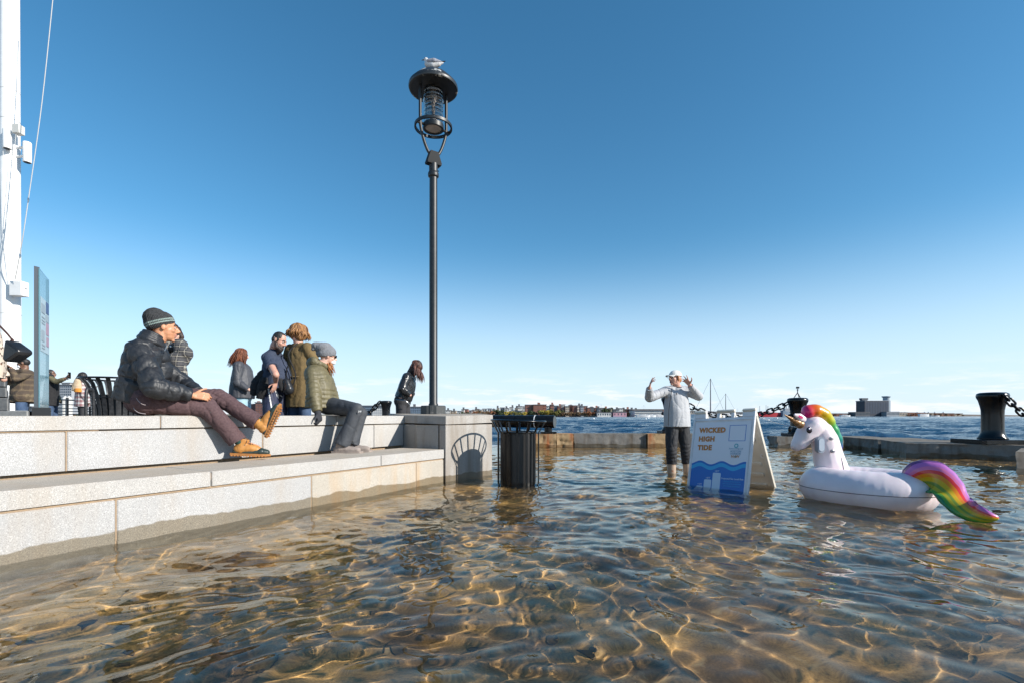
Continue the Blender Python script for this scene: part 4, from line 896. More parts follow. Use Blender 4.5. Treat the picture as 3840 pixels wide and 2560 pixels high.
def skin_mat(name, c, r=.5):
    m = noise_mat(name, c, tuple(x*.86 for x in c), r, 14, .08, bscale=150, dist=.001); b = m.node_tree.nodes['Principled BSDF']
    b.inputs['Subsurface Weight'].default_value = .12; b.inputs['Subsurface Radius'].default_value = (.012, .004, .002); return m
SK = {'tan': skin_mat('tan_skin', (.56, .27, .15)), 'pale': skin_mat('pale_skin', (.66, .40, .31)), 'brown': skin_mat('brown_skin', (.18, .09, .055)), 'rosy': skin_mat('rosy_skin', (.58, .32, .24))}
LIP = mat('lips', (.42, .19, .14), .5); BROW = mat('eyebrows', (.04, .03, .025), .8); EYEW = mat('eye_white', (.7, .68, .65), .2); EYED = mat('eye_dark', (.02, .012, .01), .1)
def head_prims(B, C, Fh, Uh, k=1., open_mouth=False, neck=None, ears=True):
    Fh = nrm(Fh); Uh = nrm(Uh-Fh*(Uh@Fh)); R = np.cross(Fh, Uh); A = np.stack([R, Fh, Uh])
    p = lambda r, f, u: C+k*(R*r+Fh*f+Uh*u)
    e = lambda r, f, u, a, b, c: B.ell(p(r, f, u), A, V(a, b, c)*k, g=9)
    e(0, -.012, .025, .075, .094, .088); e(0, .026, -.02, .061, .063, .085); e(0, .028, -.066, .048, .052, .044); e(0, .064, -.100, .021, .018, .015)
    for s in (-1, 1):
        e(s*.036, .058, -.022, .023, .022, .020); B.cone(p(s*.012, .085, .024), p(s*.040, .072, .022), .010*k, .009*k, g=9)
        if ears: e(s*.077, -.008, -.004, .009, .018, .027)
        e(s*.012, .094, -.029, .009, .010, .007)
    B.cone(p(0, .080, .020), p(0, .108, -.018), .009*k, .0125*k, g=9); B.cone(p(0, .102, -.024), p(0, .088, -.036), .010*k, .006*k, g=9)
    e(0, .084, -.053, .024, .012, .007)
    e(0, .080, -.066 if not open_mouth else -.080, .020, .012, .007)
    if neck is not None: B.chain([p(0, -.022, -.04), p(0, -.028, -.09), neck], [.055*k, .053*k, .062*k], g=8)
    return p, A
def eyes(p, A, k, root, closed=False):
    for s in (-1, 1):
        b = Blob(); b.ell(p(s*.031, .077, .004), A, V(.014, .008, .006 if closed else .008)*k)
        mb = b.raw(10); e = mb.build('eye', EYEW, root, smooth=True)
        mb = MB(); mb.lathe([(0.0065*k, 0), (.006*k, .0015*k), (0, .002*k)], p(s*.031, .0845, .004), 10, ax=[A[0], A[2], A[1]]); mb.build('iris', EYED, e, smooth=True)
def hand_prims(B, W, d, pn, ts, curl=.5, spread=.12, k=1., thumb_out=.8):
    d = nrm(d); pn = nrm(pn-d*(pn@d)); sd = np.cross(d, pn)*ts          # thumb side
    for i, (o_, L_) in enumerate(((.030, .92), (.010, 1.05), (-.010, .98), (-.028, .78))):
        kn = W+d*(.085-.006*abs(i-1))*k+sd*o_*k; B.cone(W+sd*o_*.55*k+d*.01*k, kn, .015*k, .0115*k, g=7)
        c = curl if not isinstance(curl, (list, tuple)) else curl[i]; p0 = kn; ang = 0; sp_ = o_/.030*spread
        for j, (ln, ph) in enumerate(((.043, .45), (.027, .55), (.021, .35))):
            ang += c*ph*1.6; dd = nrm(d*math.cos(ang)+pn*math.sin(ang)+sd*sp_*(1-.2*j)); p1 = p0+dd*ln*L_*k; B.cone(p0, p1, (.0095-.001*j)*k, (.0087-.0012*j)*k, g=7); p0 = p1
    t0 = W+d*.022*k+sd*.024*k; td = nrm(d*.65+sd*thumb_out+pn*.25); t1 = t0+td*.042*k; t2 = t1+nrm(td+d*.4)*.032*k; t3 = t2+nrm(td*.5+d*.8)*.024*k
    B.cone(t0, t1, .015*k, .0115*k, g=7).cone(t1, t2, .0115*k, .0095*k, g=7).cone(t2, t3, .0095*k, .008*k, g=7)
def stand(x, y, ang, H, z0=.28, lean=0., headdrop=0., stoop=0.):
    """ang: facing direction angle in the ground plane"""
    k = H/1.75; Fd = V(math.cos(ang), math.sin(ang), 0); R = V(Fd[1], -Fd[0], 0); o = V(x, y, z0)
    q = lambda r, f, u: o+k*(R*r+Fd*f+V(0, 0, u))
    b = lambda u: lean*max(0, u-.9)
    J = dict(k=k, F=Fd, R=R)
    for s, n in ((1, 'R'), (-1, 'L')):
        J['hip'+n] = q(s*.095, 0, .92); J['knee'+n] = q(s*.10, .02, .49); J['ank'+n] = q(s*.105, -.02, .09)
        J['sh'+n] = q(s*.175, b(1.42)+stoop*.5, 1.42-abs(lean)*.1); J['el'+n] = q(s*.235, b(1.15), 1.13); J['wr'+n] = q(s*.24, b(1.)+.10, .90)
    J['neck'] = q(0, b(1.48)+stoop, 1.49-abs(lean)*.12); J['head'] = q(0, b(1.6)+stoop*1.6+.01, 1.635-headdrop-abs(lean)*.15)
    J['hF'] = Fd.copy(); J['hU'] = V(0, 0, 1); return J
def body(root, J, m, hands=None, vox=.008, open_mouth=False, sk=None, fat=1., show_hands=('R', 'L'), tone=None):
    k = J['k']; B = Blob(); hL, hR = J['hipL'], J['hipR']; pm = (hL+hR)/2; sm = (J['shL']+J['shR'])/2; rs = nrm(J['shR']-J['shL'])
    up = nrm(sm-pm)
    B.cone(hL+up*.02, hR+up*.02, .095*k, .095*k, g=1); B.chain([pm, pm*.55+sm*.45, sm-up*.10*k], [.108*k, .102*k, .100*k], g=1)
    for s, n in ((1, 'R'), (-1, 'L')):
        B.cone(pm*.4+sm*.6+rs*s*.05*k, J['sh'+n]-up*.03-rs*s*.03*k, .080*k, .050*k, g=1)
        B.cone(J['neck']-up*.02, J['sh'+n]-rs*s*.02*k, .042*k, .044*k, g=1)
        B.chain([J['sh'+n], J['el'+n], J['wr'+n]], [.046*k*fat, .038*k*fat, .027*k], g=2 if s > 0 else 3)
        B.chain([J['hip'+n], J['knee'+n], J['ank'+n]], [.080*k, .052*k, .036*k], g=4 if s > 0 else 5)
        B.cone(J['ank'+n], J['ank'+n]+(J.get('toe'+n, J['F']))*.11*k-V(0, 0, .035*k), .038*k, .028*k, g=6)
        if hands and n in hands:
            h = hands[n]; hand_prims(B, J['wr'+n], h[0], h[1], h[2], h[3], h[4] if len(h) > 4 else .12, k*.97, h[5] if len(h) > 5 else .8)
    p, A = head_prims(B, J['head'], J['hF'], J['hU'], k, open_mouth, J['neck'])
    ms = [m, LIP, BROW]
    def mi(v, nn, g, s):
        l = (v-J['head'])@A.T/k; r = np.zeros(len(v), int)
        r[(np.abs(l[:, 0]) < .023) & (l[:, 1] > .078) & (np.abs(l[:, 2]+.058-(.008 if open_mouth else 0)*-1) < (.012 if not open_mouth else .020))] = 1
        r[(np.abs(np.abs(l[:, 0])-.030) < .019) & (l[:, 1] > .068) & (np.abs(l[:, 2]-.029) < .006)] = 2
        return r
    o = blob_obj('body', B, ms, root, vox, 2, mi=mi); return o, p, A
def torso_prims(B, J, pad, hem, g=1, widen=0., belly=0., chest=0.):
    """hem: metres below the hip line; returns nothing"""
    k = J['k']; hL, hR = J['hipL'], J['hipR']; pm = (hL+hR)/2; sm = (J['shL']+J['shR'])/2; rs = nrm(J['shR']-J['shL']); up = nrm(sm-pm); fr = nrm(np.cross(up, rs))
    low = pm-up*hem
    sq_ = (.118*k+pad+abs(belly)*.7)/(.168*k+pad+widen)
    B.chain([low+fr*belly*.3, pm+up*.16*k+fr*belly*.5, sm-up*.13*k+fr*chest*.5], [.172*k+pad+widen, .160*k+pad+widen*.8+abs(belly)*.3, .158*k+pad*.9], g=g, flatA=True, sq=min(.95, sq_), ref=fr)
    for s, n in ((1, 'R'), (-1, 'L')):
        B.cone(sm-up*.12*k+rs*s*.06*k, J['sh'+n]-rs*s*.015*k, .09*k+pad*.6, .058*k+pad*.7, g=g, s0=.3); B.cone(J['neck']-up*.045*k, J['sh'+n], .055*k+pad*.5, .052*k+pad*.7, g=g, s0=.45)
    return up, fr, rs, pm, sm
def sleeves(B, J, pad, short=False, cuffr=None, sides=('R', 'L')):
    k = J['k']
    for n, g in (('R', 2), ('L', 3)):
        if n not in sides: continue
        if short:
            m = J['sh'+n]*.40+J['el'+n]*.60; B.cone(J['sh'+n], m, .058*k+pad, .060*k+pad, g=g, flatB=True)
        else:
            w_ = J['wr'+n]+(J['el'+n]-J['wr'+n])*.06; B.chain([J['sh'+n], J['el'+n], w_], [.056*k+pad, .049*k+pad, (cuffr or (.034*k+pad*.75))], g=g, flatB=True)
def legs(B, J, pad, end=1.0, flare=0., seat=.0):
    k = J['k']; pm = (J['hipL']+J['hipR'])/2; sm = (J['shL']+J['shR'])/2; up = nrm(sm-pm)
    B.cone(pm+(J['hipL']-pm)*.62, pm+(J['hipR']-pm)*.62, .106*k+pad+seat, .106*k+pad+seat, g=1); B.cone(pm, pm+up*.10*k, .115*k+pad+seat*.6, .108*k+pad, g=1)
    for n, g in (('R', 4), ('L', 5)):
        e = J['knee'+n]+(J['ank'+n]-J['knee'+n])*end; B.chain([J['hip'+n]*.85+pm*.15, J['knee'+n], e], [.086*k+pad+seat*.5, .060*k+pad, .046*k+pad+flare], g=g, flatB=True)
def shoe(root, name, ank, toe, up, m, k=1., tall=.06, sole=None, bulky=1.):
    toe = nrm(toe); up = nrm(up-toe*(up@toe)); sd = np.cross(toe, up); H_ = ank-up*.085*k; B = Blob()
    B.chain([H_-toe*.045*k+up*.035*k, H_+toe*.06*k+up*.038*k, H_+toe*.165*k+up*.030*k], [.038*k*bulky, .043*k*bulky, .036*k*bulky], sq=.85); B.cone(H_-toe*.01*k+up*.04*k, ank+up*tall*k-toe*.005, .042*k*bulky, .045*k*bulky, flatB=True)
    o = blob_obj(name, B, m, root, .007, 3, disp=folds(int(abs(ank[0])*100), .0015, [ank+toe*.03], .002))
    if sole is not None:
        mb = MB(); outl = [(-.085, -.028), (-.09, .0), (-.085, .028), (-.03, .036), (.05, .040), (.12, .047), (.18, .035), (.205, .0), (.18, -.035), (.12, -.047), (.05, -.038), (-.03, -.034)]
        n = len(outl); vs = [H_+toe*a*k*bulky+sd*b_*k*bulky+up*z for z in (-.004, .022*k) for a, b_ in outl]
        mb.add(vs, [list(range(n))[::-1], [n+i for i in range(n)]]+[[i, (i+1) % n, n+(i+1) % n, n+i] for i in range(n)]); mb.build('shoe_sole', sole, root)
    return o, H_, toe, up, sd
def hair_locks(root, C, Fh, Uh, k, m, n=120, length=.25, start=(-.4, 1.), fall=V(0, 0, -1), out=.02, thick=.008, seed=1, back=True, wave=.012, top_only=False):
    Fh = nrm(Fh); Uh = nrm(Uh-Fh*(Uh@Fh)); R = np.cross(Fh, Uh); r = random.Random(seed); mb = MB()
    for i in range(n):
        az = r.uniform(-math.pi, math.pi)*(.72 if back else .95)+math.pi   # around the back
        d0 = R*math.sin(az)+Fh*math.cos(az); c0 = C+Uh*.10*k-Fh*.01*k+d0*.012*k; pts = [c0]
        rad = .088*k+r.uniform(-.004, .012)
        for el in (55, 25, 0): a = math.radians(el); pts.append(C+Uh*(.02*k+math.sin(a)*.088*k)-Fh*.01*k+d0*math.cos(a)*rad*(1.08 if abs(math.cos(az)) > .6 else .92))
        L_ = length*r.uniform(.7, 1.08); p0 = pts[-1]
        ph = r.uniform(0, 6.28); bend = nrm(fall+V(r.gauss(0, .12), r.gauss(0, .12), 0))
        for s in (.33, .66, 1.): pts.append(p0+bend*L_*s*k+d0*out*math.sin(s*2.4)+V(math.sin(ph+s*5), math.cos(ph+s*4), 0)*wave)
        t = thick*r.uniform(.6, 1.3)*k; mb.tube(curve(pts, 2), [t*.5]+[t]*9+[t*.7, t*.45, t*.15], 5)
    return mb.build('hair', m, root, smooth=True)
def hairmat(name, c1, c2): return noise_mat(name, c1, c2, .58, 35, .5, bscale=120, stretch=(1, 1, .15), dist=.003, lo=.4, hi=.6)
def person(label, loc, group=None): return thing('person', label, 'person', loc, group)
CL = dict(
 puffer=noise_mat('black_puffer_shell', (.014, .0155, .019), (.022, .024, .028), .52, 20, .5, bscale=28, dist=.004),
 plum=noise_mat('plum_brown_denim', (.070, .038, .042), (.10, .058, .060), .85, 60, .3, bscale=200, dist=.002),
 olive=noise_mat('olive_puffer_shell', (.150, .128, .066), (.11, .095, .05), .55, 20, .3, bscale=40, dist=.004),
 charcoal=noise_mat('charcoal_leggings', (.050, .055, .065), (.035, .040, .048), .7, 12, .15, bscale=80),
 navy=noise_mat('navy_cotton', (.035, .048, .085), (.025, .035, .062), .85, 10, .2, bscale=60),
 navysh=noise_mat('navy_sports_trousers', (.022, .028, .062), (.03, .038, .08), .6, 10, .2),
 black=noise_mat('black_fleece', (.012, .012, .014), (.02, .02, .022), .9, 14, .3),
 grey=noise_mat('dark_grey_softshell', (.060, .062, .072), (.045, .047, .055), .6, 12, .2),
 jeans=noise_mat('light_blue_jeans', (.22, .38, .48), (.34, .50, .58), .85, 7, .25, bscale=120, dist=.003),
 dkjeans=noise_mat('dark_blue_jeans', (.03, .06, .12), (.06, .10, .18), .85, 9, .25),
 coat=noise_mat('olive_brown_wool_coat', (.17, .115, .046), (.13, .088, .036), .9, 16, .25, bscale=90),
 leather=noise_mat('black_leather', (.012, .013, .015), (.022, .023, .026), .27, 9, .4, bscale=22, dist=.006),
 blktr=noise_mat('black_trousers', (.022, .022, .026), (.035, .035, .04), .8, 12, .2),
 ltgrey=noise_mat('light_grey_softshell', (.40, .41, .43), (.36, .37, .39), .7, 8, .2, bscale=40),
 hikepant=noise_mat('dark_hiking_trousers', (.014, .015, .019), (.022, .023, .027), .75, 10, .3),
 beanie_grey=noise_mat('grey_knit', (.20, .21, .23), (.15, .155, .17), .95, 90, .6, bscale=160, stretch=(1, 1, .25)),
 knit=noise_mat('charcoal_knit', (.022, .024, .027), (.05, .052, .055), .95, 110, .8, bscale=150, stretch=(.5, .5, 1.6)),
 stripe=noise_mat('pale_green_knit_stripe', (.16, .22, .20), (.26, .32, .30), .95, 110, .6),
 red_hair=hairmat('auburn_hair', (.20, .06, .022), (.10, .028, .012)), blonde=hairmat('copper_blonde_hair', (.36, .18, .065), (.17, .075, .028)), dark_hair=hairmat('dark_brown_hair', (.045, .022, .015), (.02, .012, .01)), black_hair=hairmat('black_hair', (.010, .009, .009), (.02, .017, .016)), ginger=hairmat('ginger_hair', (.45, .19, .06), (.28, .10, .03)),
 tanleather=noise_mat('tan_boot_leather', (.50, .23, .055), (.38, .16, .04), .5, 18, .3, bscale=60, dist=.003),
 rubber=noise_mat('dark_green_rubber', (.022, .034, .030), (.03, .045, .038), .38, 12, .2), gum=noise_mat('gum_rubber_sole', (.40, .17, .045), (.32, .13, .035), .6, 20, .3),
 suede=noise_mat('taupe_suede', (.30, .25, .22), (.25, .205, .18), .95, 25, .3, bscale=120), sock=mat('green_sock', (.02, .07, .06), .9), whitecap=noise_mat('white_cotton', (.68, .67, .63), (.6, .59, .56), .9, 30, .2), mask=mat('white_face_mask', (.72, .72, .74), .8))
def plaid(name, c0, c1, c2, sc=14, axes='XZ', thin=.12):
    m = mat(name, c0, .9); n, l, b = nodes(m); t = n.new('ShaderNodeTexCoord'); s_ = n.new('ShaderNodeSeparateXYZ'); l.new(t.outputs['Object'], s_.inputs[0]); last = None
    def mix(f, A, B):
        q = n.new('ShaderNodeMix'); q.data_type = 'RGBA'; l.new(f, q.inputs['Factor'])
        (l.new(A, q.inputs['A']) if not isinstance(A, tuple) else q.inputs['A'].__setattr__('default_value', (*A, 1))); q.inputs['B'].default_value = (*B, 1); return q.outputs['Result']
    col = c0
    for ax in axes:
        mu = n.new('ShaderNodeMath'); mu.operation = 'MULTIPLY'; mu.inputs[1].default_value = sc; l.new(s_.outputs[ax], mu.inputs[0])
        fr = n.new('ShaderNodeMath'); fr.operation = 'FRACT'; l.new(mu.outputs[0], fr.inputs[0])
        a = n.new('ShaderNodeMath'); a.operation = 'LESS_THAN'; a.inputs[1].default_value = .45; l.new(fr.outputs[0], a.inputs[0])
        h = n.new('ShaderNodeMath'); h.operation = 'MULTIPLY'; h.inputs[1].default_value = .55; l.new(a.outputs[0], h.inputs[0]); col = mix(h.outputs[0], col, c1)
        c = n.new('ShaderNodeMath'); c.operation = 'COMPARE'; c.inputs[1].default_value = .72; c.inputs[2].default_value = thin/2; l.new(fr.outputs[0], c.inputs[0])
        h = n.new('ShaderNodeMath'); h.operation = 'MULTIPLY'; h.inputs[1].default_value = .8; l.new(c.outputs[0], h.inputs[0]); col = mix(h.outputs[0], col, c2)
    l.new(col, b.inputs['Base Color']); return m
CL['scarf'] = plaid('grey_plaid_wool', (.028, .029, .034), (.075, .075, .08), (.34, .32, .27), 20, 'XZ', .09)
CL['redplaid'] = plaid('red_white_plaid', (.45, .43, .42), (.20, .04, .05), (.6, .6, .6), 10); CL['brownplaid'] = plaid('brown_plaid_knit', (.10, .07, .045), (.055, .04, .03), (.16, .12, .07), 9)
def leopard():
    m = mat('leopard_print', (.62, .52, .42), .9); n, l, b = nodes(m); t = n.new('ShaderNodeTexCoord'); v = n.new('ShaderNodeTexVoronoi'); v.inputs['Scale'].default_value = 34; l.new(t.outputs['Object'], v.inputs['Vector'])
    nz_ = n.new('ShaderNodeTexNoise'); nz_.inputs['Scale'].default_value = 45; l.new(t.outputs['Object'], nz_.inputs['Vector'])
    ad = n.new('ShaderNodeMath'); ad.operation = 'MULTIPLY_ADD'; ad.inputs[1].default_value = .35; l.new(nz_.outputs[0], ad.inputs[0]); l.new(v.outputs['Distance'], ad.inputs[2])
    r = n.new('ShaderNodeValToRGB'); l.new(ad.outputs[0], r.inputs[0]); e = r.color_ramp; e.interpolation = 'CONSTANT'; e.elements[0].color = (.36, .18, .10, 1); e.elements[0].position = 0
    e.elements[1].position = .38; e.elements[1].color = (.02, .015, .012, 1); q = e.elements.new(.54); q.color = (.64, .54, .44, 1); l.new(r.outputs[0], b.inputs['Base Color']); return m
CL['leopard'] = leopard()
# ---------------------------------------------------------------- people
A_ = np.array
# === 1. seated man in black puffer jacket ===
def seated_man():
    t = person('man in black puffer jacket, striped beanie and tan boots sitting on the wall', P(540, 1557, 4.3))
    Fd = nrm(V(.85, .52, 0)); Lf = V(-Fd[1], Fd[0], 0)
    hR = P(548, 1500, 4.30); hL = hR+Lf*.19
    J = dict(k=1.03, F=Fd, hipR=hR, hipL=hL, kneeR=P(775, 1527, 4.50), kneeL=P(815, 1490, 4.68), ankR=P(912, 1664, 4.66), ankL=P(982, 1588, 4.70),
             shR=P(520, 1312, 4.28), elR=P(580, 1452, 4.16), wrR=P(724, 1482, 4.38), elL=P(690, 1440, 4.75), wrL=P(748, 1474, 4.62), neck=P(570, 1278, 4.42), head=P(616, 1232, 4.47))
    J['shL'] = J['shR']+Lf*.36+V(0, 0, .01); J['hF'] = nrm(V(.80, .58, -.03)); J['hU'] = nrm(V(-.08, 0, 1)); J['toeR'] = Fd; J['toeL'] = nrm(V(.45, .3, .8))
    hands = dict(R=(nrm(V(.80, .40, -.02)), nrm(V(-.2, .8, -.35)), 1, .75, .05), L=(nrm(V(.10, -.75, -.10)), nrm(V(.2, -.2, -.9)), -1, .8, .05))
    _, p, A = body(t, J, SK['tan'], hands, .0055); eyes(p, A, J['k'], t, True)
    # jacket
    B = Blob(); k = J['k']; pm = (hR+hL)/2; sm = (J['shL']+J['shR'])/2
    low = P(500, 1503, 4.38); mid = P(520, 1415, 4.38); up_ = P(540, 1335, 4.40)
    for s, w_ in ((-1, .075), (0, 0), (1, .075)): B.chain([low-Lf*s*w_-V(0, 0, .01), mid-Lf*s*w_+Fd*.02, up_-Lf*s*w_+Fd*.0], [.150, .162, .145], g=1, flatA=True)
    B.chain([mid+Fd*.10-V(0, 0, .06), mid+Fd*.13+V(0, 0, .08), up_+Fd*.07+V(0, 0, .02)], [.13, .125, .12], g=1)
    for n_, s in (('R', 1), ('L', -1)): B.cone(up_, J['sh'+n_]-V(0, 0, .01), .13, .088, g=1, s0=.35); B.cone(J['neck']-V(0, 0, .03), J['sh'+n_], .085, .075, g=1, s0=.5)
    B.chain([J['shR'], J['elR'], J['elR']*.5+J['wrR']*.5, J['wrR']-nrm(J['wrR']-J['elR'])*.02], [.098, .096, .082, .058], g=2, flatB=True)
    B.chain([J['shL'], J['elL'], J['wrL']-nrm(J['wrL']-J['elL'])*.02], [.09, .082, .056], g=3, flatB=True)
    bf = baffles(5, .12, .011, .008)
    blob_obj('jacket', B, CL['puffer'], t, .0075, 4, disp=bf)
    # collar, stand up with folds
    B = Blob(); cn = J['neck']; ax = nrm(V(.34, .22, 1))
    for i in range(10):
        a0, a1 = 2*math.pi*i/10, 2*math.pi*(i+1)/10; e1 = nrm(np.cross(V(0, 1, 0), ax)); e2 = np.cross(ax, e1)
        for h, r_, q in ((-.01, .090, .028), (.028, .082, .022), (.058, .078, .016)): c = cn+ax*h-Fd*.006*(1 if h > 0 else 0); B.cone(c+e1*r_*math.cos(a0)+e2*r_*math.sin(a0), c+e1*r_*math.cos(a1)+e2*r_*math.sin(a1), q, q)
    blob_obj('collar', B, CL['puffer'], t, .006, 2, disp=folds(8, .002, (), 0, 14))
    mb = MB(); c0 = P(627, 1294, 4.36); mb.tube([c0, c0+V(-.015, -.01, -.05)], .004, 6); mb.lathe([(.008, 0), (.008, .004), (0, .005)], c0+V(.03, .0, -.01), 10, ax=[V(1, 0, 0), V(0, 0, 1), V(0, -1, 0)]); mb.build('zip_pull', M['steel'], t)
    # trousers
    B = Blob(); B.cone(hR, hL, .135, .135, g=1); B.cone(pm-Fd*.03, pm+V(0, 0, .06), .14, .13, g=1)
    for n_, g_ in (('R', 4), ('L', 5)):
        kd = nrm(J['ank'+n_]-J['knee'+n_]); B.chain([J['hip'+n_], J['knee'+n_], J['knee'+n_]*.45+J['ank'+n_]*.55, J['ank'+n_]-kd*.03-Fd*(.03 if n_ == 'R' else 0)], [.118, .088, .080, .084], g=g_, flatB=True)
    def td(v, nn, g, s): return folds(21, .0075, [J['kneeR'], J['kneeL'], hR+Fd*.12], .012, 5)(v, nn, g, s)
    blob_obj('trousers', B, CL['plum'], t, .0075, 3, disp=td)
    # pale stitching on the pocket
    mb = MB(); st_ = [P(512, 1491, 4.17), P(520, 1503, 4.15), P(533, 1513, 4.14), P(546, 1517, 4.15)]; mb.tube(curve(st_, 4), .0025, 4); mb.tube(curve([P(496, 1518, 4.22), P(506, 1535, 4.19), P(522, 1546, 4.17), P(545, 1550, 4.16)], 4), .0035, 4); mb.build('pocket_stitching', mat('pale_thread', (.38, .32, .32), .9), t)
    # beanie
    B = Blob(); hF, hU = J['hF'], J['hU']; R_ = np.cross(hF, hU); AA = np.stack([R_, hF, hU]); C = J['head']
    tilt = nrm(hU-hF*.30); f2 = nrm(hF-tilt*(hF@tilt)); A2 = np.stack([np.cross(f2, tilt), f2, tilt])
    B.ell(C+tilt*.062-f2*.018, A2, V(.092, .118, .104)); B.ell(C+tilt*.102-f2*.032, A2, V(.082, .094, .094)); B.ell(C+tilt*.040-f2*.014, A2, V(.094, .114, .055))
    def mi(v, nn, g, s):
        h = (v-C)@tilt; return np.where((np.abs(h-.046) < .0045) | (np.abs(h-.066) < .0045), 1, 0)
    def kd(v, nn, g, s):
        l = (v-C)@A2.T; an = np.arctan2(l[:, 0], l[:, 1]+.018); d = .0022*np.sin(an*46)+.002*sines(v, 10, 3)
        cut = l[:, 2] < .004; return d
    v_, n_, f_ = remesh(B, .0038, 3); l = (v_-C)@A2.T; v_ = v_+n_*kd(v_, n_, None, None)[:, None]; low_ = l[:, 2] < .006; v_[low_] += tilt*(.006-l[low_, 2])[:, None]*.92
    me = mesh_np('beanie', v_-org(t), f_); o = link('beanie', me, [CL['knit'], CL['stripe']], t); ii = mi(v_, n_, None, None); me.polygons.foreach_set('material_index', ii[f_].max(axis=1).astype('i'))
    # boots
    for nm, ank, toe, up in (('R', J['ankR'], nrm(V(.93, .30, -.06)), V(0, 0, 1)), ('L', J['ankL'], nrm(V(.36, .12, .93)), nrm(V(-.93, -.1, .36)))):
        toe = nrm(toe); up = nrm(up-toe*(up@toe)); sd = np.cross(toe, up); H_ = ank-up*.095 if nm == 'R' else ank-up*.085
        bt = None; B = Blob(); B.cone(H_-toe*.02+up*.05, ank+up*.055, .052, .056, flatB=True); B.chain([H_-toe*.035+up*.050, H_+toe*.06+up*.060, H_+toe*.125+up*.046], [.048, .047, .040])
        up_o = blob_obj('boot', B, CL['tanleather'], t, .006, 2, disp=folds(31, .0025, [ank+toe*.03], .003, 9))
        B = Blob(); B.chain([H_-toe*.055+up*.022, H_+toe*.05+up*.022, H_+toe*.155+up*.030, H_+toe*.20+up*.026], [.036, .040, .046, .036], sq=.85)
        blob_obj('rubber_foot', B, CL['rubber'], up_o, .006, 2, disp=lambda v, nn, g, s: .0008*np.sin(s*160)*(s > .12))
        mb = MB(); outl = [(-.10, -.030), (-.108, 0), (-.10, .030), (-.03, .038), (.06, .045), (.14, .052), (.21, .040), (.243, 0), (.21, -.040), (.14, -.052), (.06, -.043), (-.03, -.036)]; n = len(outl)
        vs = [H_+toe*a+sd*b_+up*z for z in (-.008, .012) for a, b_ in outl]; mb.add(vs, [list(range(n))[::-1], [n+i for i in range(n)]]+[[i, (i+1) % n, n+(i+1) % n, n+i] for i in range(n)])
        for a in np.arange(-.085, .225, .026):
            w_ = .032+.014*(a > .02)-.02*(a > .18)
            for s in (-1, 1): mb.box(H_+toe*a+sd*s*w_-up*.012, (.016, .024, .010), ax=[toe, sd, up], b=.002)
        mb.build('boot_sole', CL['gum'], up_o)
        mb = MB()
        for q in range(5):
            a = .035+.022*q; c = H_+toe*a+up*(.118-.011*q); mb.tube(curve([c-sd*.03-up*.012, c+up*.004, c+sd*.03+toe*.016-up*.012], 3), .0028, 5); mb.tube(curve([c+sd*.03-up*.012, c+up*.006, c-sd*.03+toe*.016-up*.012], 3), .0028, 5)
        c = H_+toe*.035+up*.125; mb.tube(curve([c, c+sd*-.03+up*.02, c+sd*-.055-up*.01, c-sd*.02], 4), .0028, 5); mb.tube(curve([c, c+sd*.03+up*.02, c+sd*.05-up*.015], 4), .0028, 5); mb.build('lace', mat('brown_lace', (.06, .03, .03), .8), up_o)
        B = Blob(); B.cone(ank-up*.0, ank+(J['knee'+nm]-ank)*.16, .048, .05); blob_obj('sock', B, CL['sock'], t, .008, 2)
seated_man()
# === 2. woman behind him with plaid scarf ===
def scarf_woman():
    t = person('woman wrapped in a grey plaid scarf sitting half hidden behind the man in puffer jacket', P(600, 1557, 4.95))
    Fd = nrm(V(.86, .50, 0)); Lf = V(-Fd[1], Fd[0], 0); hR = P(578, 1510, 4.98); hL = hR+Lf*.16
    J = dict(k=.96, F=Fd, hipR=hR, hipL=hL, kneeR=P(715, 1520, 5.2), kneeL=P(735, 1520, 5.35), ankR=P(770, 1640, 5.35), ankL=P(790, 1640, 5.5), shR=P(590, 1335, 4.98), elR=P(628, 1440, 4.95), wrR=P(690, 1480, 5.1), neck=P(625, 1298, 5.06), head=P(641, 1254, 5.08))
    J['shL'] = J['shR']+Lf*.32; J['elL'] = P(665, 1440, 5.25); J['wrL'] = P(700, 1482, 5.25); J['hF'] = nrm(V(.80, .6, 0)); J['hU'] = V(0, 0, 1)
    _, p, A = body(t, J, SK['pale'], None, .009)
    B = Blob(); torso_prims(B, J, .05, .02, belly=.03); sleeves(B, J, .02); blob_obj('jacket', B, CL['scarf'], t, .011, 3, disp=folds(3, .006, [J['elR']], .006))
    B = Blob(); legs(B, J, .012); blob_obj('trousers', B, CL['blktr'], t, .012, 3)
    B = Blob(); c = J['neck']+V(.02, .01, .0)
    for i in range(9):
        a0, a1 = 2*math.pi*i/9, 2*math.pi*(i+1)/9
        for h, r_, q in ((-.03, .13, .055), (.03, .115, .05)): B.cone(c+V(r_*math.cos(a0), r_*math.sin(a0)*.9, h), c+V(r_*math.cos(a1), r_*math.sin(a1)*.9, h), q, q, s0=i*.08)
    B.chain([P(672, 1292, 4.95), P(690, 1325, 4.95), P(683, 1348, 4.95)], [.06, .085, .07]); B.chain([P(664, 1345, 4.9), P(678, 1385, 4.9), P(682, 1426, 4.92)], [.07, .062, .05], flatB=True)
    blob_obj('scarf', B, CL['scarf'], t, .009, 3, disp=folds(13, .010, (), 0, 6))
    B = Blob(); B.ell(J['head']+V(-.01, 0, .02), np.eye(3), V(.098, .10, .105)); B.chain([J['head']+V(.05, .02, .05), J['head']+V(.088, .03, -.02), J['head']+V(.08, .02, -.08)], [.04, .026, .012]); blob_obj('hair', B, CL['dark_hair'], t, .008, 2, disp=folds(5, .006, (), 0, 12))
    for n_ in 'RL': shoe(t, 'shoe', J['ank'+n_], Fd, V(0, 0, 1), CL['black'])
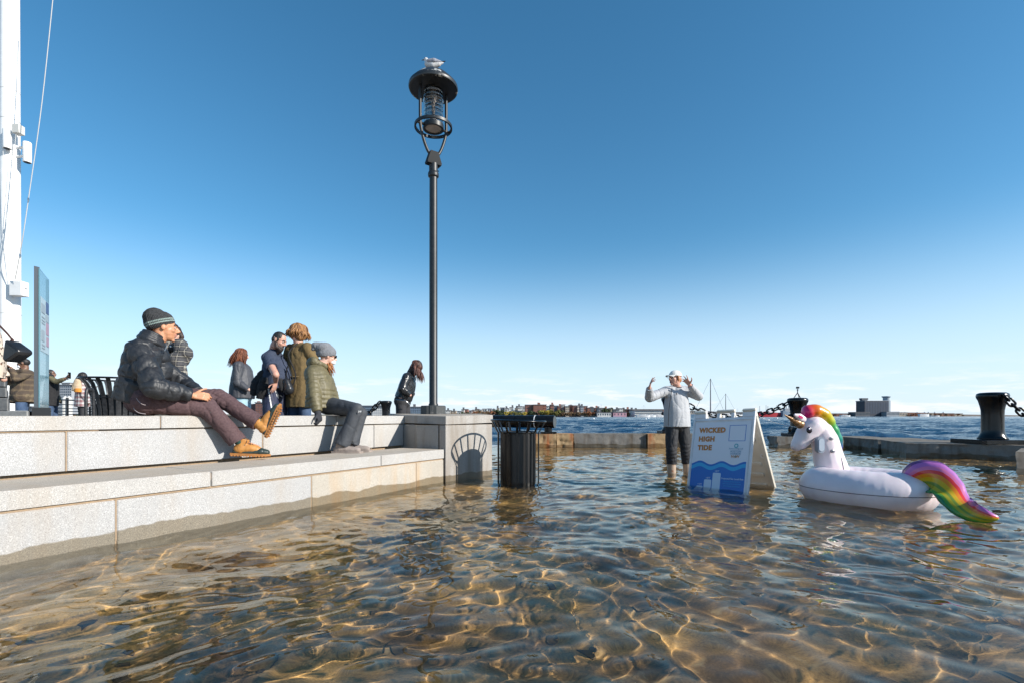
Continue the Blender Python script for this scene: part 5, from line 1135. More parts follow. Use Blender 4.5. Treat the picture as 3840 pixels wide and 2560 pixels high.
scarf_woman()
# === 6. seated person in olive puffer, grey beanie ===
def olive_person():
    t = person('person in an olive quilted jacket and grey slouchy beanie perched on the wall edge', P(1225, 1557, 6.0))
    Fd = nrm(V(.88, .05, 0)); Lf = V(-Fd[1], Fd[0], 0); Y0 = 5.86
    hR = P(1222, 1517, Y0); hL = hR+Lf*.2
    J = dict(k=.96, F=Fd, hipR=hR, hipL=hL, kneeR=P(1338, 1532, 5.60), kneeL=P(1354, 1545, 5.80), ankR=P(1280, 1672, 5.55), ankL=P(1318, 1668, 5.72), shR=P(1172, 1398, 5.78), elR=P(1180, 1488, 5.64), wrR=P(1190, 1550, 5.60), neck=P(1200, 1368, 5.92), head=P(1229, 1335, 5.96))
    J['shL'] = J['shR']+Lf*.32+Fd*.05; J['elL'] = P(1245, 1470, 6.15); J['wrL'] = P(1262, 1520, 6.0); J['hF'] = nrm(V(.86, .50, -.18)); J['hU'] = nrm(V(.10, 0, 1))
    _, p, A = body(t, J, SK['pale'], None, .007)
    B = Blob(); k = J['k']; low = P(1205, 1528, 5.88); mid = P(1203, 1450, 5.88); up_ = P(1190, 1405, 5.90)
    for s in (-1, 0, 1): B.chain([low-Lf*s*.06, mid-Lf*s*.06+Fd*.01, up_-Lf*s*.055], [.165, .150, .132], g=1, flatA=True)
    for n_ in 'RL': B.cone(up_, J['sh'+n_], .12, .078, g=1, s0=.3); B.cone(J['neck']-V(0, 0, .04), J['sh'+n_], .08, .07, g=1, s0=.4)
    B.chain([J['shR'], J['elR'], J['wrR']+V(0, 0, .02)], [.082, .074, .052], g=2, flatB=True); B.chain([J['shL'], J['elL'], J['wrL']], [.076, .068, .048], g=3, flatB=True)
    blob_obj('jacket', B, CL['olive'], t, .0075, 2, disp=baffles(9, .055, .009, .003))
    B = Blob(); c = J['neck']-Fd*.045+V(0, 0, .025); B.chain([c+Lf*.09+V(0, 0, .01), c-Fd*.05+V(0, 0, .0), c-Lf*.09+V(0, 0, .01)], [.056, .070, .056]); B.chain([c-Lf*.09, c-Lf*.09+Fd*.07-V(0, 0, .02), c+Fd*.11-V(0, 0, .04)], [.048, .04, .03]); B.cone(c-Fd*.04, c-Fd*.06-V(0, 0, .07), .06, .05)
    B.cone(P(1163, 1352, 5.85), P(1172, 1372, 5.85), .022, .05)
    blob_obj('hood', B, CL['olive'], t, .0075, 2, disp=folds(6, .006, (), 0, 9))
    B = Blob(); pm = (hR+hL)/2; B.cone(hR, hL, .115, .115, g=1)
    for n_, g_ in (('R', 4), ('L', 5)): B.chain([J['hip'+n_], J['knee'+n_], J['knee'+n_]*.4+J['ank'+n_]*.6, J['ank'+n_]+V(0, 0, .01)], [.108, .074, .074, .088], g=g_, flatB=True)
    blob_obj('trousers', B, CL['charcoal'], t, .008, 3, disp=folds(7, .0035, [J['kneeR'], J['kneeL'], J['ankR'], J['ankL']], .006, 5))
    # small white emblem at the knee: two crossed arcs
    em = P(1349, 1541, 5.520); mb = MB(); a1 = nrm(V(1, -.02, .12)); a2 = V(0, 0, 1)
    for s in (-1, 1): mb.tube(curve([em+a1*.014+a2*s*.010, em+a2*s*.002, em-a1*.014+a2*s*.010], 4), .0028, 4)
    for s in (-1, 1): mb.tube([em+a1*.014*s+a2*.008, em+a1*.014*s-a2*.008], .0020, 4)
    mb.build('emblem', M['white'], t)
    # slouchy beanie
    B = Blob(); hF, hU = J['hF'], J['hU']; tl = nrm(hU-hF*.25); f2 = nrm(hF-tl*(hF@tl)); A2 = np.stack([np.cross(f2, tl), f2, tl]); C = J['head']
    B.ell(C+tl*.045-f2*.012, A2, V(.092, .116, .092)); B.ell(C+tl*.105-f2*.04, A2, V(.082, .10, .066)); B.chain([C+tl*.115-f2*.06, C+tl*.135-f2*.125, C+tl*.10-f2*.155], [.06, .045, .022])
    v_, n_, f_ = remesh(B, .006, 2); l = (v_-C)@A2.T; v_ += n_*(.0015*np.sin(np.arctan2(l[:, 0], l[:, 1])*40)+.004*sines(v_, 7, 4))[:, None]; lw = l[:, 2] < .0; v_[lw] += tl*(-l[lw, 2])[:, None]*.9
    link('beanie', mesh_np('beanie', v_-org(t), f_), CL['beanie_grey'], t)
    mb = MB(); r4 = random.Random(4)
    for i in range(60):
        a = p(r4.uniform(-.055, .055), r4.uniform(.0, .045), -.085+r4.uniform(-.02, .02)); mb.tube([a, a+V(.015+r4.uniform(-.01, .02), 0, -.04), a+V(.03+r4.uniform(-.02, .04), r4.uniform(-.02, .02), -.09-r4.uniform(0, .05))], [.005, .0045, .001], 5)
    mb.build('hair', CL['ginger'], t, smooth=True)
    B = Blob(); B.ell(p(0, .062, -.060), A, V(.05, .045, .035)); blob_obj('face_mask', B, CL['mask'], t, .006, 1)
    mb = MB(); mb.box(p(0, .092, .012), (.13, .012, .034), ax=[A[0], A[1], A[2]], b=.004); mb.tube([p(-.068, .085, .014), p(-.08, -.005, .012)], .003, 5); mb.tube([p(.068, .085, .014), p(.08, -.005, .012)], .003, 5); mb.build('sunglasses', M['black'], t)
    # glove over the right hand
    B = Blob(); hand_prims(B, J['wrR'], V(.35, -.15, -.92), V(-1, 0, -.2), -1, 1.15, .03, 1.0); B.cone(J['wrR']+V(0, 0, .03), J['wrR']+V(.02, 0, -.06), .038, .036); blob_obj('glove', B, mat('charcoal_glove', (.03, .032, .04), .9), t, .0055, 1)
    for n_, tz in (('R', .0), ('L', .0)): a = J['ank'+n_]; a = V(a[0], a[1], .41+.092); shoe(t, 'boot', a, nrm(V(.98, -.02, 0)), V(0, 0, 1), CL['suede'], 1.08, .055, CL['suede'], 1.12)
    mb = MB(); q = P(1322, 1650, 5.6); mb.tube([q, q+V(.02, -.01, -.06), q+V(.03, -.01, -.07)], [.004, .006, .009], 5); mb.build('ankle_tie', M['black'], t)
olive_person()
# === standing figures on the terrace ===
def xy(px, Y): return (px-1920)/F*Y, Y
# 3. red haired woman
def redhair():
    x, y = xy(905, 8.5); Hh = EYE+(HY-1305)/F*8.5-.28; t = person('woman with auburn hair in a dark grey jacket and light blue jeans', (x, y, .28))
    J = stand(x, y, math.radians(12), Hh, headdrop=.0); J['k'] *= 1.0; J['hF'] = nrm(V(.75, .6, -.25)); J['wrR'] = J['elR']+V(.20, .02, -.12); J['wrL'] = J['elL']+V(.22, -.02, -.1)
    body(t, J, SK['pale'], None, .009, fat=1.25); B = Blob(); torso_prims(B, J, .052, .05, belly=.04, widen=.02, chest=.04); sleeves(B, J, .026); blob_obj('jacket', B, CL['grey'], t, .010, 3, disp=folds(41, .007, [J['elR']], .008))
    B = Blob(); legs(B, J, .036, seat=.022); blob_obj('jeans', B, CL['jeans'], t, .011, 3, disp=folds(42, .005, [J['kneeR']], .006))
    B = Blob(); B.ell(J['head']+V(-.01, 0, .018), np.eye(3), V(.093, .092, .106)); B.cone(J['head'], J['neck']-J['F']*.06-V(0, 0, .03), .085, .07); blob_obj('hair_mass', B, CL['red_hair'], t, .009, 2, disp=folds(4, .005, (), 0, 10)); hair_locks(t, J['head'], J['hF'], V(0, 0, 1), 1.02, CL['red_hair'], 200, .26, fall=V(-.28, .0, -1), seed=2, thick=.006, wave=.008)
    for n_ in 'RL': shoe(t, 'shoe', J['ank'+n_], J['F'], V(0, 0, 1), CL['black'])
redhair()
# 4. bearded man in a navy tee
def bearded():
    x, y = xy(1015, 6.9); Hh = 1.80; t = person('bearded man in a navy t-shirt with hand on hip and jacket tied at waist', (x, y, .28))
    J = stand(x, y, math.radians(8), Hh, z0=.27); Fd, R = J['F'], J['R']; J['head'] = P(1047, 1277, 6.85); J['neck'] = P(1028, 1308, 6.9); J['hF'] = nrm(V(.88, -.05, -.45)); J['hU'] = nrm(V(.42, 0, .9))
    J['shR'] = P(1003, 1345, 6.72); J['shL'] = J['shR']+V(.05, .37, .0); J['elR'] = P(1028, 1400, 6.55); J['elR'] = P(1024, 1392, 6.50); J['wrR'] = P(1038, 1418, 6.58)
    J['elR'] = P(1010, 1408, 6.56); J['elR'] = P(1036, 1398, 6.46); J['wrR'] = P(1028, 1425, 6.62)
    J['shR'] = P(1000, 1338, 6.74); J['elR'] = P(1032, 1405, 6.48); J['wrR'] = P(1026, 1428, 6.66)
    J['hipR'] = P(1015, 1455, 6.80); J['hipL'] = J['hipR']+V(.02, .19, 0); J['kneeR'] = J['hipR']-V(0, 0, .44); J['kneeL'] = J['hipL']-V(-.03, 0, .44)
    J['elR'] = P(1028, 1395, 6.45)+V(.02, 0, -.03); J['wrR'] = P(1034, 1428, 6.62); J['elL'] = J['shL']+V(-.02, .10, -.26); J['wrL'] = J['elL']+V(.10, -.10, -.2)
    _, p, A = body(t, J, SK['rosy'], dict(R=(V(-.25, .1, -.95), V(-.9, .3, .1), -1, .2, .15)), .0065, fat=1.15)
    eyes(p, A, J['k'], t, True)
    B = Blob(); torso_prims(B, J, .036, .0, belly=.07, chest=.03, widen=.01); sleeves(B, J, .020, short=True); blob_obj('t_shirt', B, CL['navy'], t, .008, 3, disp=folds(51, .006, [J['shR']], .004))
    B = Blob(); legs(B, J, .035, .75, .02)
    def st_mi(v, nn, g, s):
        u = v[:, 0]-(P(1000, 0, 6.65)[0]+(J['hipR'][2]-v[:, 2])*.13); return np.where((nn[:, 1] < -.1) & (g != 5) & ((np.abs(u) < .0042) | (np.abs(u-.075) < .0042)), 1, 0)
    blob_obj('sports_trousers', B, [CL['navysh'], M['white']], t, .007, 3, disp=folds(52, .005, [J['kneeR']], .005), mi=st_mi)
    B = Blob(); pm = (J['hipR']+J['hipL'])/2
    for i in range(10):
        a0, a1 = 2*math.pi*i/10, 2*math.pi*(i+1)/10; c = pm+V(0, 0, .04); B.cone(c+V(.17*math.cos(a0), .185*math.sin(a0), -.03*math.cos(a0)), c+V(.17*math.cos(a1), .185*math.sin(a1), -.03*math.cos(a1)), .035, .035)
    B.chain([P(985, 1405, 6.75), P(965, 1440, 6.72), P(955, 1480, 6.72)], [.07, .075, .055], flatB=True); B.chain([P(990, 1425, 6.65), P(978, 1470, 6.65), P(972, 1494, 6.66)], [.06, .055, .04], flatB=True); B.chain([P(1050, 1420, 6.75), P(1057, 1455, 6.75)], [.05, .04])
    blob_obj('tied_jacket', B, CL['black'], t, .009, 3, disp=folds(53, .010, (), 0, 7))
    B = Blob(); B.ell(p(0, -.015, .038), A, V(.080, .088, .082)); B.ell(p(0, -.052, -.005), A, V(.072, .052, .062)); B.ell(p(.066, .0, .01), A, V(.016, .03, .035)); B.ell(p(-.066, .0, .01), A, V(.016, .03, .035)); blob_obj('hair', B, CL['black_hair'], t, .007, 1, disp=folds(54, .002, (), 0, 15))
    B = Blob(); B.ell(p(0, .054, -.088), A, V(.056, .056, .056)); B.chain([p(.062, .005, -.035), p(.055, .04, -.085)], [.020, .030]); B.chain([p(-.062, .005, -.035), p(-.055, .04, -.085)], [.020, .030]); B.cone(p(0, .07, -.11), p(0, .055, -.15), .04, .026); B.cone(p(-.02, .092, -.043), p(.02, .092, -.043), .007, .007); blob_obj('beard', B, CL['dark_hair'], t, .0065, 1, disp=folds(55, .004, (), 0, 20))
    for n_ in 'RL': shoe(t, 'shoe', J['ank'+n_], J['F'], V(0, 0, 1), CL['black'])
bearded()
# 5. woman in olive brown coat seen from behind
def coat():
    x, y = xy(1120, 7.0); Hh = EYE+(HY-1216)/F*7.0-.28; t = person('woman with wavy copper hair in a long olive brown coat seen from behind', (x, y, .28))
    J = stand(x, y, math.radians(70), Hh); J['elR'] = J['shR']+V(.10, .04, -.24); J['elL'] = J['shL']+V(-.06, .04, -.26); J['wrR'] = J['elR']+V(-.10, .24, .02); J['wrL'] = J['elL']+V(.14, .16, -.02); J['hF'] = nrm(V(.45, .88, -.15))
    J['shL'] += V(.03, 0, 0); J['shR'] -= V(.02, 0, 0)
    body(t, J, SK['pale'], None, .009); B = Blob(); torso_prims(B, J, .024, .30, widen=.018); sleeves(B, J, .028); blob_obj('coat', B, CL['coat'], t, .009, 3, disp=folds(61, .006, [J['elR'], J['elL']], .008))
    B = Blob(); legs(B, J, .012); blob_obj('jeans', B, CL['dkjeans'], t, .012, 3)
    mb = MB(); pm = (J['hipL']+J['hipR'])/2+V(0, 0, .12)
    mb.tube([pm+V(.165*math.cos(a), .145*math.sin(a), .004*math.sin(3*a)) for a in np.linspace(0, 2*math.pi, 33)[:-1]], .012, 6, closed=True); mb.build('coat_belt', CL['coat'], t)
    B = Blob(); C = J['head']; B.ell(C+V(0, 0, .02), np.eye(3), V(.112, .110, .112)); B.ell(C+V(.0, -.02, -.06), np.eye(3), V(.118, .10, .075)); blob_obj('hair_mass', B, CL['blonde'], t, .008, 2, disp=folds(62, .009, (), 0, 8)); hair_locks(t, C, J['hF'], V(0, 0, 1), 1.18, CL['blonde'], 240, .09, seed=6, thick=.0065, wave=.010, out=.03, back=False)
    mb = MB(); s_ = [J['shR']+V(-.10, -.09, .06), J['shR']+V(-.2, -.15, -.1), P(1108, 1400, 6.8), P(1096, 1450, 6.82)]; mb.tube(curve(s_, 6), .009, 6); mb.build('bag_strap', CL['black'], t)
    bg_ = thing('handbag', 'black shoulder bag hanging between the bearded man and the coat woman', 'handbag', P(1083, 1478, 6.78)); B = Blob(); c = P(1082, 1448, 6.78); B.chain([c+V(-.03, 0, .06), c+V(0, 0, -.04)], [.06, .075]); blob_obj('bag_body', B, CL['leather'], bg_, .008, 2)
    mb = MB(); mb.tube(curve([c+V(-.04, 0, .1), c+V(.0, -.02, .28), c+V(.06, 0, .1)], 6), .008, 6); mb.build('bag_handle', CL['leather'], bg_)
    for n_ in 'RL': shoe(t, 'shoe', J['ank'+n_], J['F'], V(0, 0, 1), CL['black'])
coat()
# 5b. half hidden blonde person in white
def hidden():
    x, y = xy(1082, 8.2); t = person('blonde person in white mostly hidden between bearded man and coat woman', (x, y, .28))
    Hh = EYE+(HY-1378)/F*8.2-.28; J = stand(x, y, math.radians(60), Hh); body(t, J, SK['pale'], None, .011); B = Blob(); torso_prims(B, J, .03, .05, widen=.03); sleeves(B, J, .02); blob_obj('top', B, CL['whitecap'], t, .012, 3, disp=folds(71, .006))
    B = Blob(); legs(B, J, .015); blob_obj('jeans', B, CL['dkjeans'], t, .013, 3); B = Blob(); B.ell(J['head']+V(0, 0, .015), np.eye(3), V(.09, .09, .10)); B.cone(J['head'], J['neck']-V(0, .03, .08), .085, .05); blob_obj('hair', B, CL['ginger'], t, .010, 2, disp=folds(72, .004, (), 0, 12))
    mb = MB(); mb.tube(curve([P(1076, 1480, 8.0), P(1090, 1520, 8.0), P(1098, 1550, 8.0)], 4), .012, 6); mb.build('bag_strap', CL['black'], t)
    for n_ in 'RL': shoe(t, 'shoe', J['ank'+n_], J['F'], V(0, 0, 1), CL['black'])
hidden()
# 7. leather jacket woman looking down
def leather():
    x, y = xy(1508, 8.5); t = person('woman in a black leather jacket with hands in pockets looking down at the water', (x, y, .28))
    J = stand(x, y, math.radians(5), 1.68, lean=.12); J['head'] = P(1561, 1375, 8.5); J['neck'] = P(1540, 1396, 8.5); J['hF'] = nrm(V(.62, -.35, -.75)); J['hU'] = nrm(V(.75, -.1, .6))
    J['shR'] = P(1524, 1412, 8.32); J['shL'] = J['shR']+V(.03, .34, 0); J['elR'] = P(1508, 1458, 8.22); J['wrR'] = P(1538, 1480, 8.3); J['elL'] = P(1530, 1458, 8.7); J['wrL'] = P(1548, 1480, 8.6)
    J['hipR'] = P(1503, 1502, 8.38); J['hipL'] = J['hipR']+V(.02, .18, 0); J['kneeR'] = J['hipR']-V(0, 0, .42); J['kneeL'] = J['hipL']-V(-.05, 0, .42)
    _, p, A = body(t, J, SK['pale'], None, .008); B = Blob(); torso_prims(B, J, .020, -.04, belly=.02); sleeves(B, J, .026); blob_obj('jacket', B, CL['leather'], t, .008, 3, disp=folds(81, .006, [J['elR'], J['shR']], .009, 7))
    B = Blob(); cc = J['neck']-V(0, 0, .03)
    for i in range(8): a0, a1 = 2*math.pi*i/8, 2*math.pi*(i+1)/8; B.cone(cc+V(.08*math.cos(a0), .08*math.sin(a0), 0), cc+V(.08*math.cos(a1), .08*math.sin(a1), 0), .022, .022)
    blob_obj('collar', B, CL['leather'], t, .008, 2)
    B = Blob(); legs(B, J, .012, seat=.018); blob_obj('trousers', B, CL['blktr'], t, .010, 3, disp=folds(82, .003, [J['hipR']], .006))
    B = Blob(); B.ell(p(0, -.015, .028), A, V(.088, .100, .094)); B.cone(p(0, -.03, 0), J['neck']+V(-.01, 0, 0), .08, .06); blob_obj('hair_mass', B, CL['dark_hair'], t, .008, 2, disp=folds(83, .004, (), 0, 12)); hair_locks(t, J['head'], J['hF'], J['hU'], 1.0, hairmat('reddish_brown_hair', (.13, .05, .035), (.05, .022, .018)), 170, .21, fall=V(.06, -.05, -1), seed=9, thick=.0055, wave=.006, back=False)
    B = Blob(); B.ell(p(0, .066, -.060), A, V(.045, .04, .034)); blob_obj('face_mask', B, CL['mask'], t, .007, 1)
    mb = MB(); mb.tube(curve([P(1484, 1497, 8.3), P(1520, 1501, 8.2), P(1536, 1516, 8.25)], 4), .007, 5); mb.build('belt', M['steel'], t)
    for n_ in 'RL': shoe(t, 'shoe', J['ank'+n_], J['F'], V(0, 0, 1), CL['black'])
leather()
# 8. woman standing in the water
def cap_woman():
    Y0 = 7.1; t = person('woman in a white cap and light grey jacket wading with both hands raised', (P(2545, 0, Y0)[0], Y0, -.27))
    Fd = nrm(V(-.30, -.95, 0)); J = dict(k=.95, F=Fd, hipR=P(2516, 1585, Y0-.03), hipL=P(2560, 1585, Y0+.03), kneeR=P(2516, 1684, Y0-.08), kneeL=P(2572, 1680, Y0), ankR=P(2521, 1812, Y0-.02), ankL=P(2583, 1812, Y0+.05),
        shR=P(2499, 1463, Y0-.03), shL=P(2574, 1463, Y0+.05), elR=P(2436, 1488, Y0-.16), wrR=P(2435, 1452, Y0-.30), elL=P(2621, 1484, Y0-.02), wrL=P(2586, 1441, Y0-.16), neck=P(2538, 1448, Y0+.02), head=P(2531, 1416, Y0-.02))
    J['ankR'][2] = J['ankL'][2] = -.235
    J['hF'] = nrm(V(-.88, -.47, .05)); J['hU'] = nrm(V(-.05, 0, 1)); hands = dict(R=(nrm(V(.22, -.15, .95)), nrm(V(.9, -.2, .1)), 1, [.15, .35, .6, .7], .25, 1.4), L=(nrm(V(-.62, -.1, .75)), nrm(V(-.6, -.75, -.1)), 1, [.1, .25, .4, .5], .35, 1.3))
    _, p, A = body(t, J, SK['rosy'], hands, .0055, open_mouth=True); eyes(p, A, J['k'], t)
    mb = MB(); mb.add(Blob().ell(p(0, .090, -.068), A, V(.016, .006, .014)).raw(10).v, Blob().ell(p(0, .090, -.068), A, V(.016, .006, .014)).raw(10).f); mb.build('open_mouth', mat('mouth_dark', (.08, .012, .012), .4), t, smooth=True)
    B = Blob(); torso_prims(B, J, .028, .055, belly=.015, widen=.008); sleeves(B, J, .019, cuffr=.044); blob_obj('jacket', B, CL['ltgrey'], t, .0075, 3, disp=folds(91, .0055, [J['elR'], J['elL'], J['shR'], J['shL']], .006, 5))
    for nm_, m_, dz, r9, q9 in (('collar', CL['ltgrey'], -.035, .072, .026), ('inner_collar', CL['black'], -.012, .060, .016)):
        B = Blob(); c = J['neck']+V(0, .0, dz)
        for i in range(10): a0, a1 = 2*math.pi*i/10, 2*math.pi*(i+1)/10; B.cone(c+V(r9*math.cos(a0), r9*math.sin(a0), .012*math.sin(a0)), c+V(r9*math.cos(a1), r9*math.sin(a1), .012*math.sin(a1)), q9, q9)
        blob_obj(nm_, B, m_, t, .006, 2)
    mb = MB(); zp = [P(2520, 1452, Y0-.17), P(2516, 1480, Y0-.175), P(2509, 1530, Y0-.178), P(2506, 1594, Y0-.185)]; mb.tube(curve(zp, 5), .0045, 5); mb.build('zip', CL['black'], t)
    mb = MB(); mb.tube([P(2546, 1535, Y0-.14), P(2553, 1572, Y0-.145)], .004, 5); mb.tube([P(2537, 1472, Y0-.155), P(2538, 1477, Y0-.155)], .010, 6); mb.build('pocket_zip', CL['charcoal'], t)
    B = Blob(); legs(B, J, .020, .36, .012); 
    blob_obj('rolled_trousers', B, CL['hikepant'], t, .0085, 3, disp=folds(92, .006, [J['kneeR'], J['kneeL'], J['kneeR']-V(0, 0, .12), J['kneeL']-V(0, 0, .12)], .010, 5))
    bm2 = noise_mat('cream_patterned_wellies', (.44, .34, .26), (.36, .13, .07), .35, 24, .05, lo=.62, hi=.66)
    for n_ in 'RL':
        a, kn = J['ank'+n_], J['knee'+n_]; B = Blob(); B.chain([kn+(a-kn)*.28, kn+(a-kn)*.6, a, a-V(0, 0, .04)], [.062, .060, .052, .046], flatA=True); B.chain([a-V(0, 0, .05)-Fd*.02, a+Fd*.13-V(0, 0, .06)], [.045, .040]); o = blob_obj('welly', B, bm2, t, .008, 2); o.cycles.is_caustics_receiver = True
    # cap
    B = Blob(); tl = nrm(J['hU']+J['hF']*.05); f2 = J['hF']; B.ell(p(0, -.010, .034), A, V(.084, .104, .084)); v_, n_, f_ = remesh(B, .006, 2); l = (v_-J['head'])@A.T; lw = l[:, 2] < .028; v_[lw] += A[2]*(.028-l[lw, 2])[:, None]*.95
    link('cap', mesh_np('cap', v_-org(t), f_), CL['whitecap'], t)
    mb = MB(); vs = []; n = 9
    for z in (.0, -.005):
        for i in range(n):
            u = -1+2*i/(n-1); vs.append(p(.078*u, .070*math.sqrt(max(0, 1-.5*u*u))+.012, .038+z)); vs.append(p(.070*u, .085+.085*math.sqrt(max(0, 1-u*u*.96)), .030-.018*u*u+z))
    fs = [[2*i, 2*i+1, 2*i+3, 2*i+2] for i in range(n-1)]+[[2*n+2*i+2, 2*n+2*i+3, 2*n+2*i+1, 2*n+2*i] for i in range(n-1)]+[[2*i+1, 2*n+2*i+1, 2*n+2*i+3, 2*i+3] for i in range(n-1)]
    mb.add(vs, fs); mb.build('cap_brim', CL['whitecap'], t)
    mb = MB(); 
    for s in (-1, 1): mb.tube([p(s*.031+.022*math.cos(a), .098, .004+.017*math.sin(a)) for a in np.linspace(0, 2*math.pi, 13)[:-1]], .002, 4, closed=True); mb.tube([p(s*.053, .095, .008), p(s*.080, .0, .012)], .002, 4)
    mb.tube([p(-.010, .1, .006), p(.010, .1, .006)], .002, 4); mb.build('glasses', M['black'], t)
    B = Blob(); B.ell(p(0, -.06, -.02), A, V(.06, .05, .06)); B.cone(p(.07, .01, .02), p(.074, .0, -.05), .014, .008); B.cone(p(-.07, .01, .02), p(-.074, .0, -.05), .014, .008); blob_obj('hair', B, CL['ginger'], t, .007, 1, disp=folds(94, .003, (), 0, 14))
cap_woman()
# 9. leopard coat person at the left edge
def leop():
    Y0 = 4.3; x = P(-95, 0, Y0)[0]; t = person('person in a leopard print coat with only the hip in view at the left edge', (x, Y0, .28))
    J = stand(x, Y0, math.radians(25), 1.72); J['elR'] = J['shR']+V(.02, -.08, -.28); J['wrR'] = J['elR']+V(.14, -.02, -.16)
    body(t, J, SK['pale'], None, .009); B = Blob(); torso_prims(B, J, .045, .02, widen=.03, belly=.03); sleeves(B, J, .03); blob_obj('coat', B, CL['leopard'], t, .009, 3, disp=folds(101, .008))
    B = Blob(); legs(B, J, .012); blob_obj('trousers', B, CL['blktr'], t, .012, 3); B = Blob(); B.ell(J['head']+V(0, 0, .015), np.eye(3), V(.1, .1, .11)); B.cone(J['head'], J['neck'], .09, .07); blob_obj('hair', B, CL['dark_hair'], t, .010, 2)
    for n_ in 'RL': shoe(t, 'shoe', J['ank'+n_], J['F'], V(0, 0, 1), CL['black'])
    h = thing('handbag', 'glossy black handbag hanging at the side of the leopard print coat', 'handbag', P(72, 1365, 3.95)); mb = MB(); Yh = 3.95
    q = [P(46, 1276, Yh), P(96, 1312, Yh), P(97, 1326, Yh), P(48, 1360, Yh), P(36, 1348, Yh)]; n = len(q); off = V(.03, .10, 0)
    vs = [a-off*.5 for a in q]+[a+off*.5 for a in q]; mb.add(vs, [list(range(n)), [n+i for i in range(n)][::-1]]+[[(i+1) % n, i, n+i, n+(i+1) % n] for i in range(n)])
    o = mb.build('bag_body', CL['leather'], h); m_ = o.modifiers.new('b', 'BEVEL'); m_.width = .02; m_.segments = 3
    mb = MB(); mb.tube(curve([P(-6, 1218, Yh), P(20, 1244, Yh), P(36, 1262, Yh), P(50, 1281, Yh)], 5), .007, 6); mb.tube(curve([P(36, 1300, Yh), P(40, 1280, Yh), P(48, 1272, Yh), P(50, 1300, Yh)], 5), .006, 6); mb.build('bag_strap', mat('brown_strap', (.06, .025, .018), .5), h)
leop()
# 10. masked man photographing
def masked():
    Y0 = 10.3; x, y = xy(85, Y0); Hh = EYE+(HY-1342)/F*Y0-.28; t = person('man in white face mask and brown plaid sweater holding up a phone', (x, y, .28))
    J = stand(x, y, math.radians(215), Hh); J['hF'] = nrm(V(-.85, -.35, -.1)); J['shR'] = P(60, 1398, Y0); J['shL'] = P(112, 1400, Y0+.1); J['elL'] = P(60, 1418, Y0-.3); J['wrL'] = P(42, 1378, Y0-.35); J['elR'] = P(30, 1432, Y0-.1); J['wrR'] = P(25, 1405, Y0-.3); J['head'] = P(88, 1362, Y0); J['neck'] = P(92, 1385, Y0)
    _, p, A = body(t, J, SK['brown'], dict(R=(V(-.1, -.1, 1), V(-.5, .5, 0), 1, .6), L=(V(-.7, 0, .5), V(0, -.5, -.8), 1, .6)), .008); B = Blob(); torso_prims(B, J, .045, .10); B.cone(J['hipL']+V(0, 0, .03), J['hipR']+V(0, 0, .03), .15, .15, g=1); sleeves(B, J, .016); blob_obj('sweater', B, CL['brownplaid'], t, .010, 3, disp=folds(111, .005, [J['elR'], J['elL']], .006))
    B = Blob(); legs(B, J, .014); blob_obj('jeans', B, CL['dkjeans'], t, .012, 3, disp=folds(112, .004)); B = Blob(); B.ell(p(0, -.02, .030), A, V(.082, .095, .09)); blob_obj('hair', B, CL['black_hair'], t, .009, 1, disp=folds(113, .006, (), 0, 14)); B = Blob(); B.ell(p(0, .062, -.055), A, V(.055, .048, .042)); blob_obj('face_mask', B, CL['mask'], t, .008, 1)
    for n_ in 'RL': shoe(t, 'shoe', J['ank'+n_], J['F'], V(0, 0, 1), CL['black'])
    ph = MB(); ph.box(P(27, 1383, Y0-.36), (.02, .075, .15), b=.006); o = ph.build('phone', M['black']); single(o, P(27, 1397, Y0-.36), 'black phone held up by the man in the white mask', 'phone')
masked()
# 11. person with outstretched phone
def phoner():
    Y0 = 12.7; x, y = xy(190, Y0); Hh = EYE+(HY-1384)/F*Y0-.28; t = person('person in a dark vest reaching out with a phone beside the glass panel', (x, y, .28))
    J = stand(x, y, math.radians(15), Hh); J['shR'] = P(187, 1412, Y0-.15); J['elR'] = P(212, 1430, Y0-.15); J['wrR'] = P(244, 1418, Y0-.2); _, p, A = body(t, J, SK['brown'], dict(R=(V(.8, 0, .5), V(0, -1, 0), 1, .5)), .009)
    B = Blob(); torso_prims(B, J, .04, .10); blob_obj('vest', B, CL['black'], t, .012, 3, disp=folds(121, .006)); B = Blob(); sleeves(B, J, .016); blob_obj('shirt_sleeves', B, CL['olive'], t, .011, 3, disp=folds(122, .005, [J['elR']], .006)); B = Blob(); legs(B, J, .02); blob_obj('jeans', B, CL['dkjeans'], t, .013, 3)
    B = Blob(); B.ell(p(0, -.02, .030), A, V(.082, .095, .09)); blob_obj('hair', B, CL['black_hair'], t, .010, 1)
    for n_ in 'RL': shoe(t, 'shoe', J['ank'+n_], J['F'], V(0, 0, 1), CL['black'])
    ph = MB(); ph.box(P(260, 1406, Y0-.2), (.02, .08, .16), b=.006); o = ph.build('phone', M['black']); single(o, P(260, 1418, Y0-.2), 'black phone held at arm length against the sky', 'phone')
phoner()
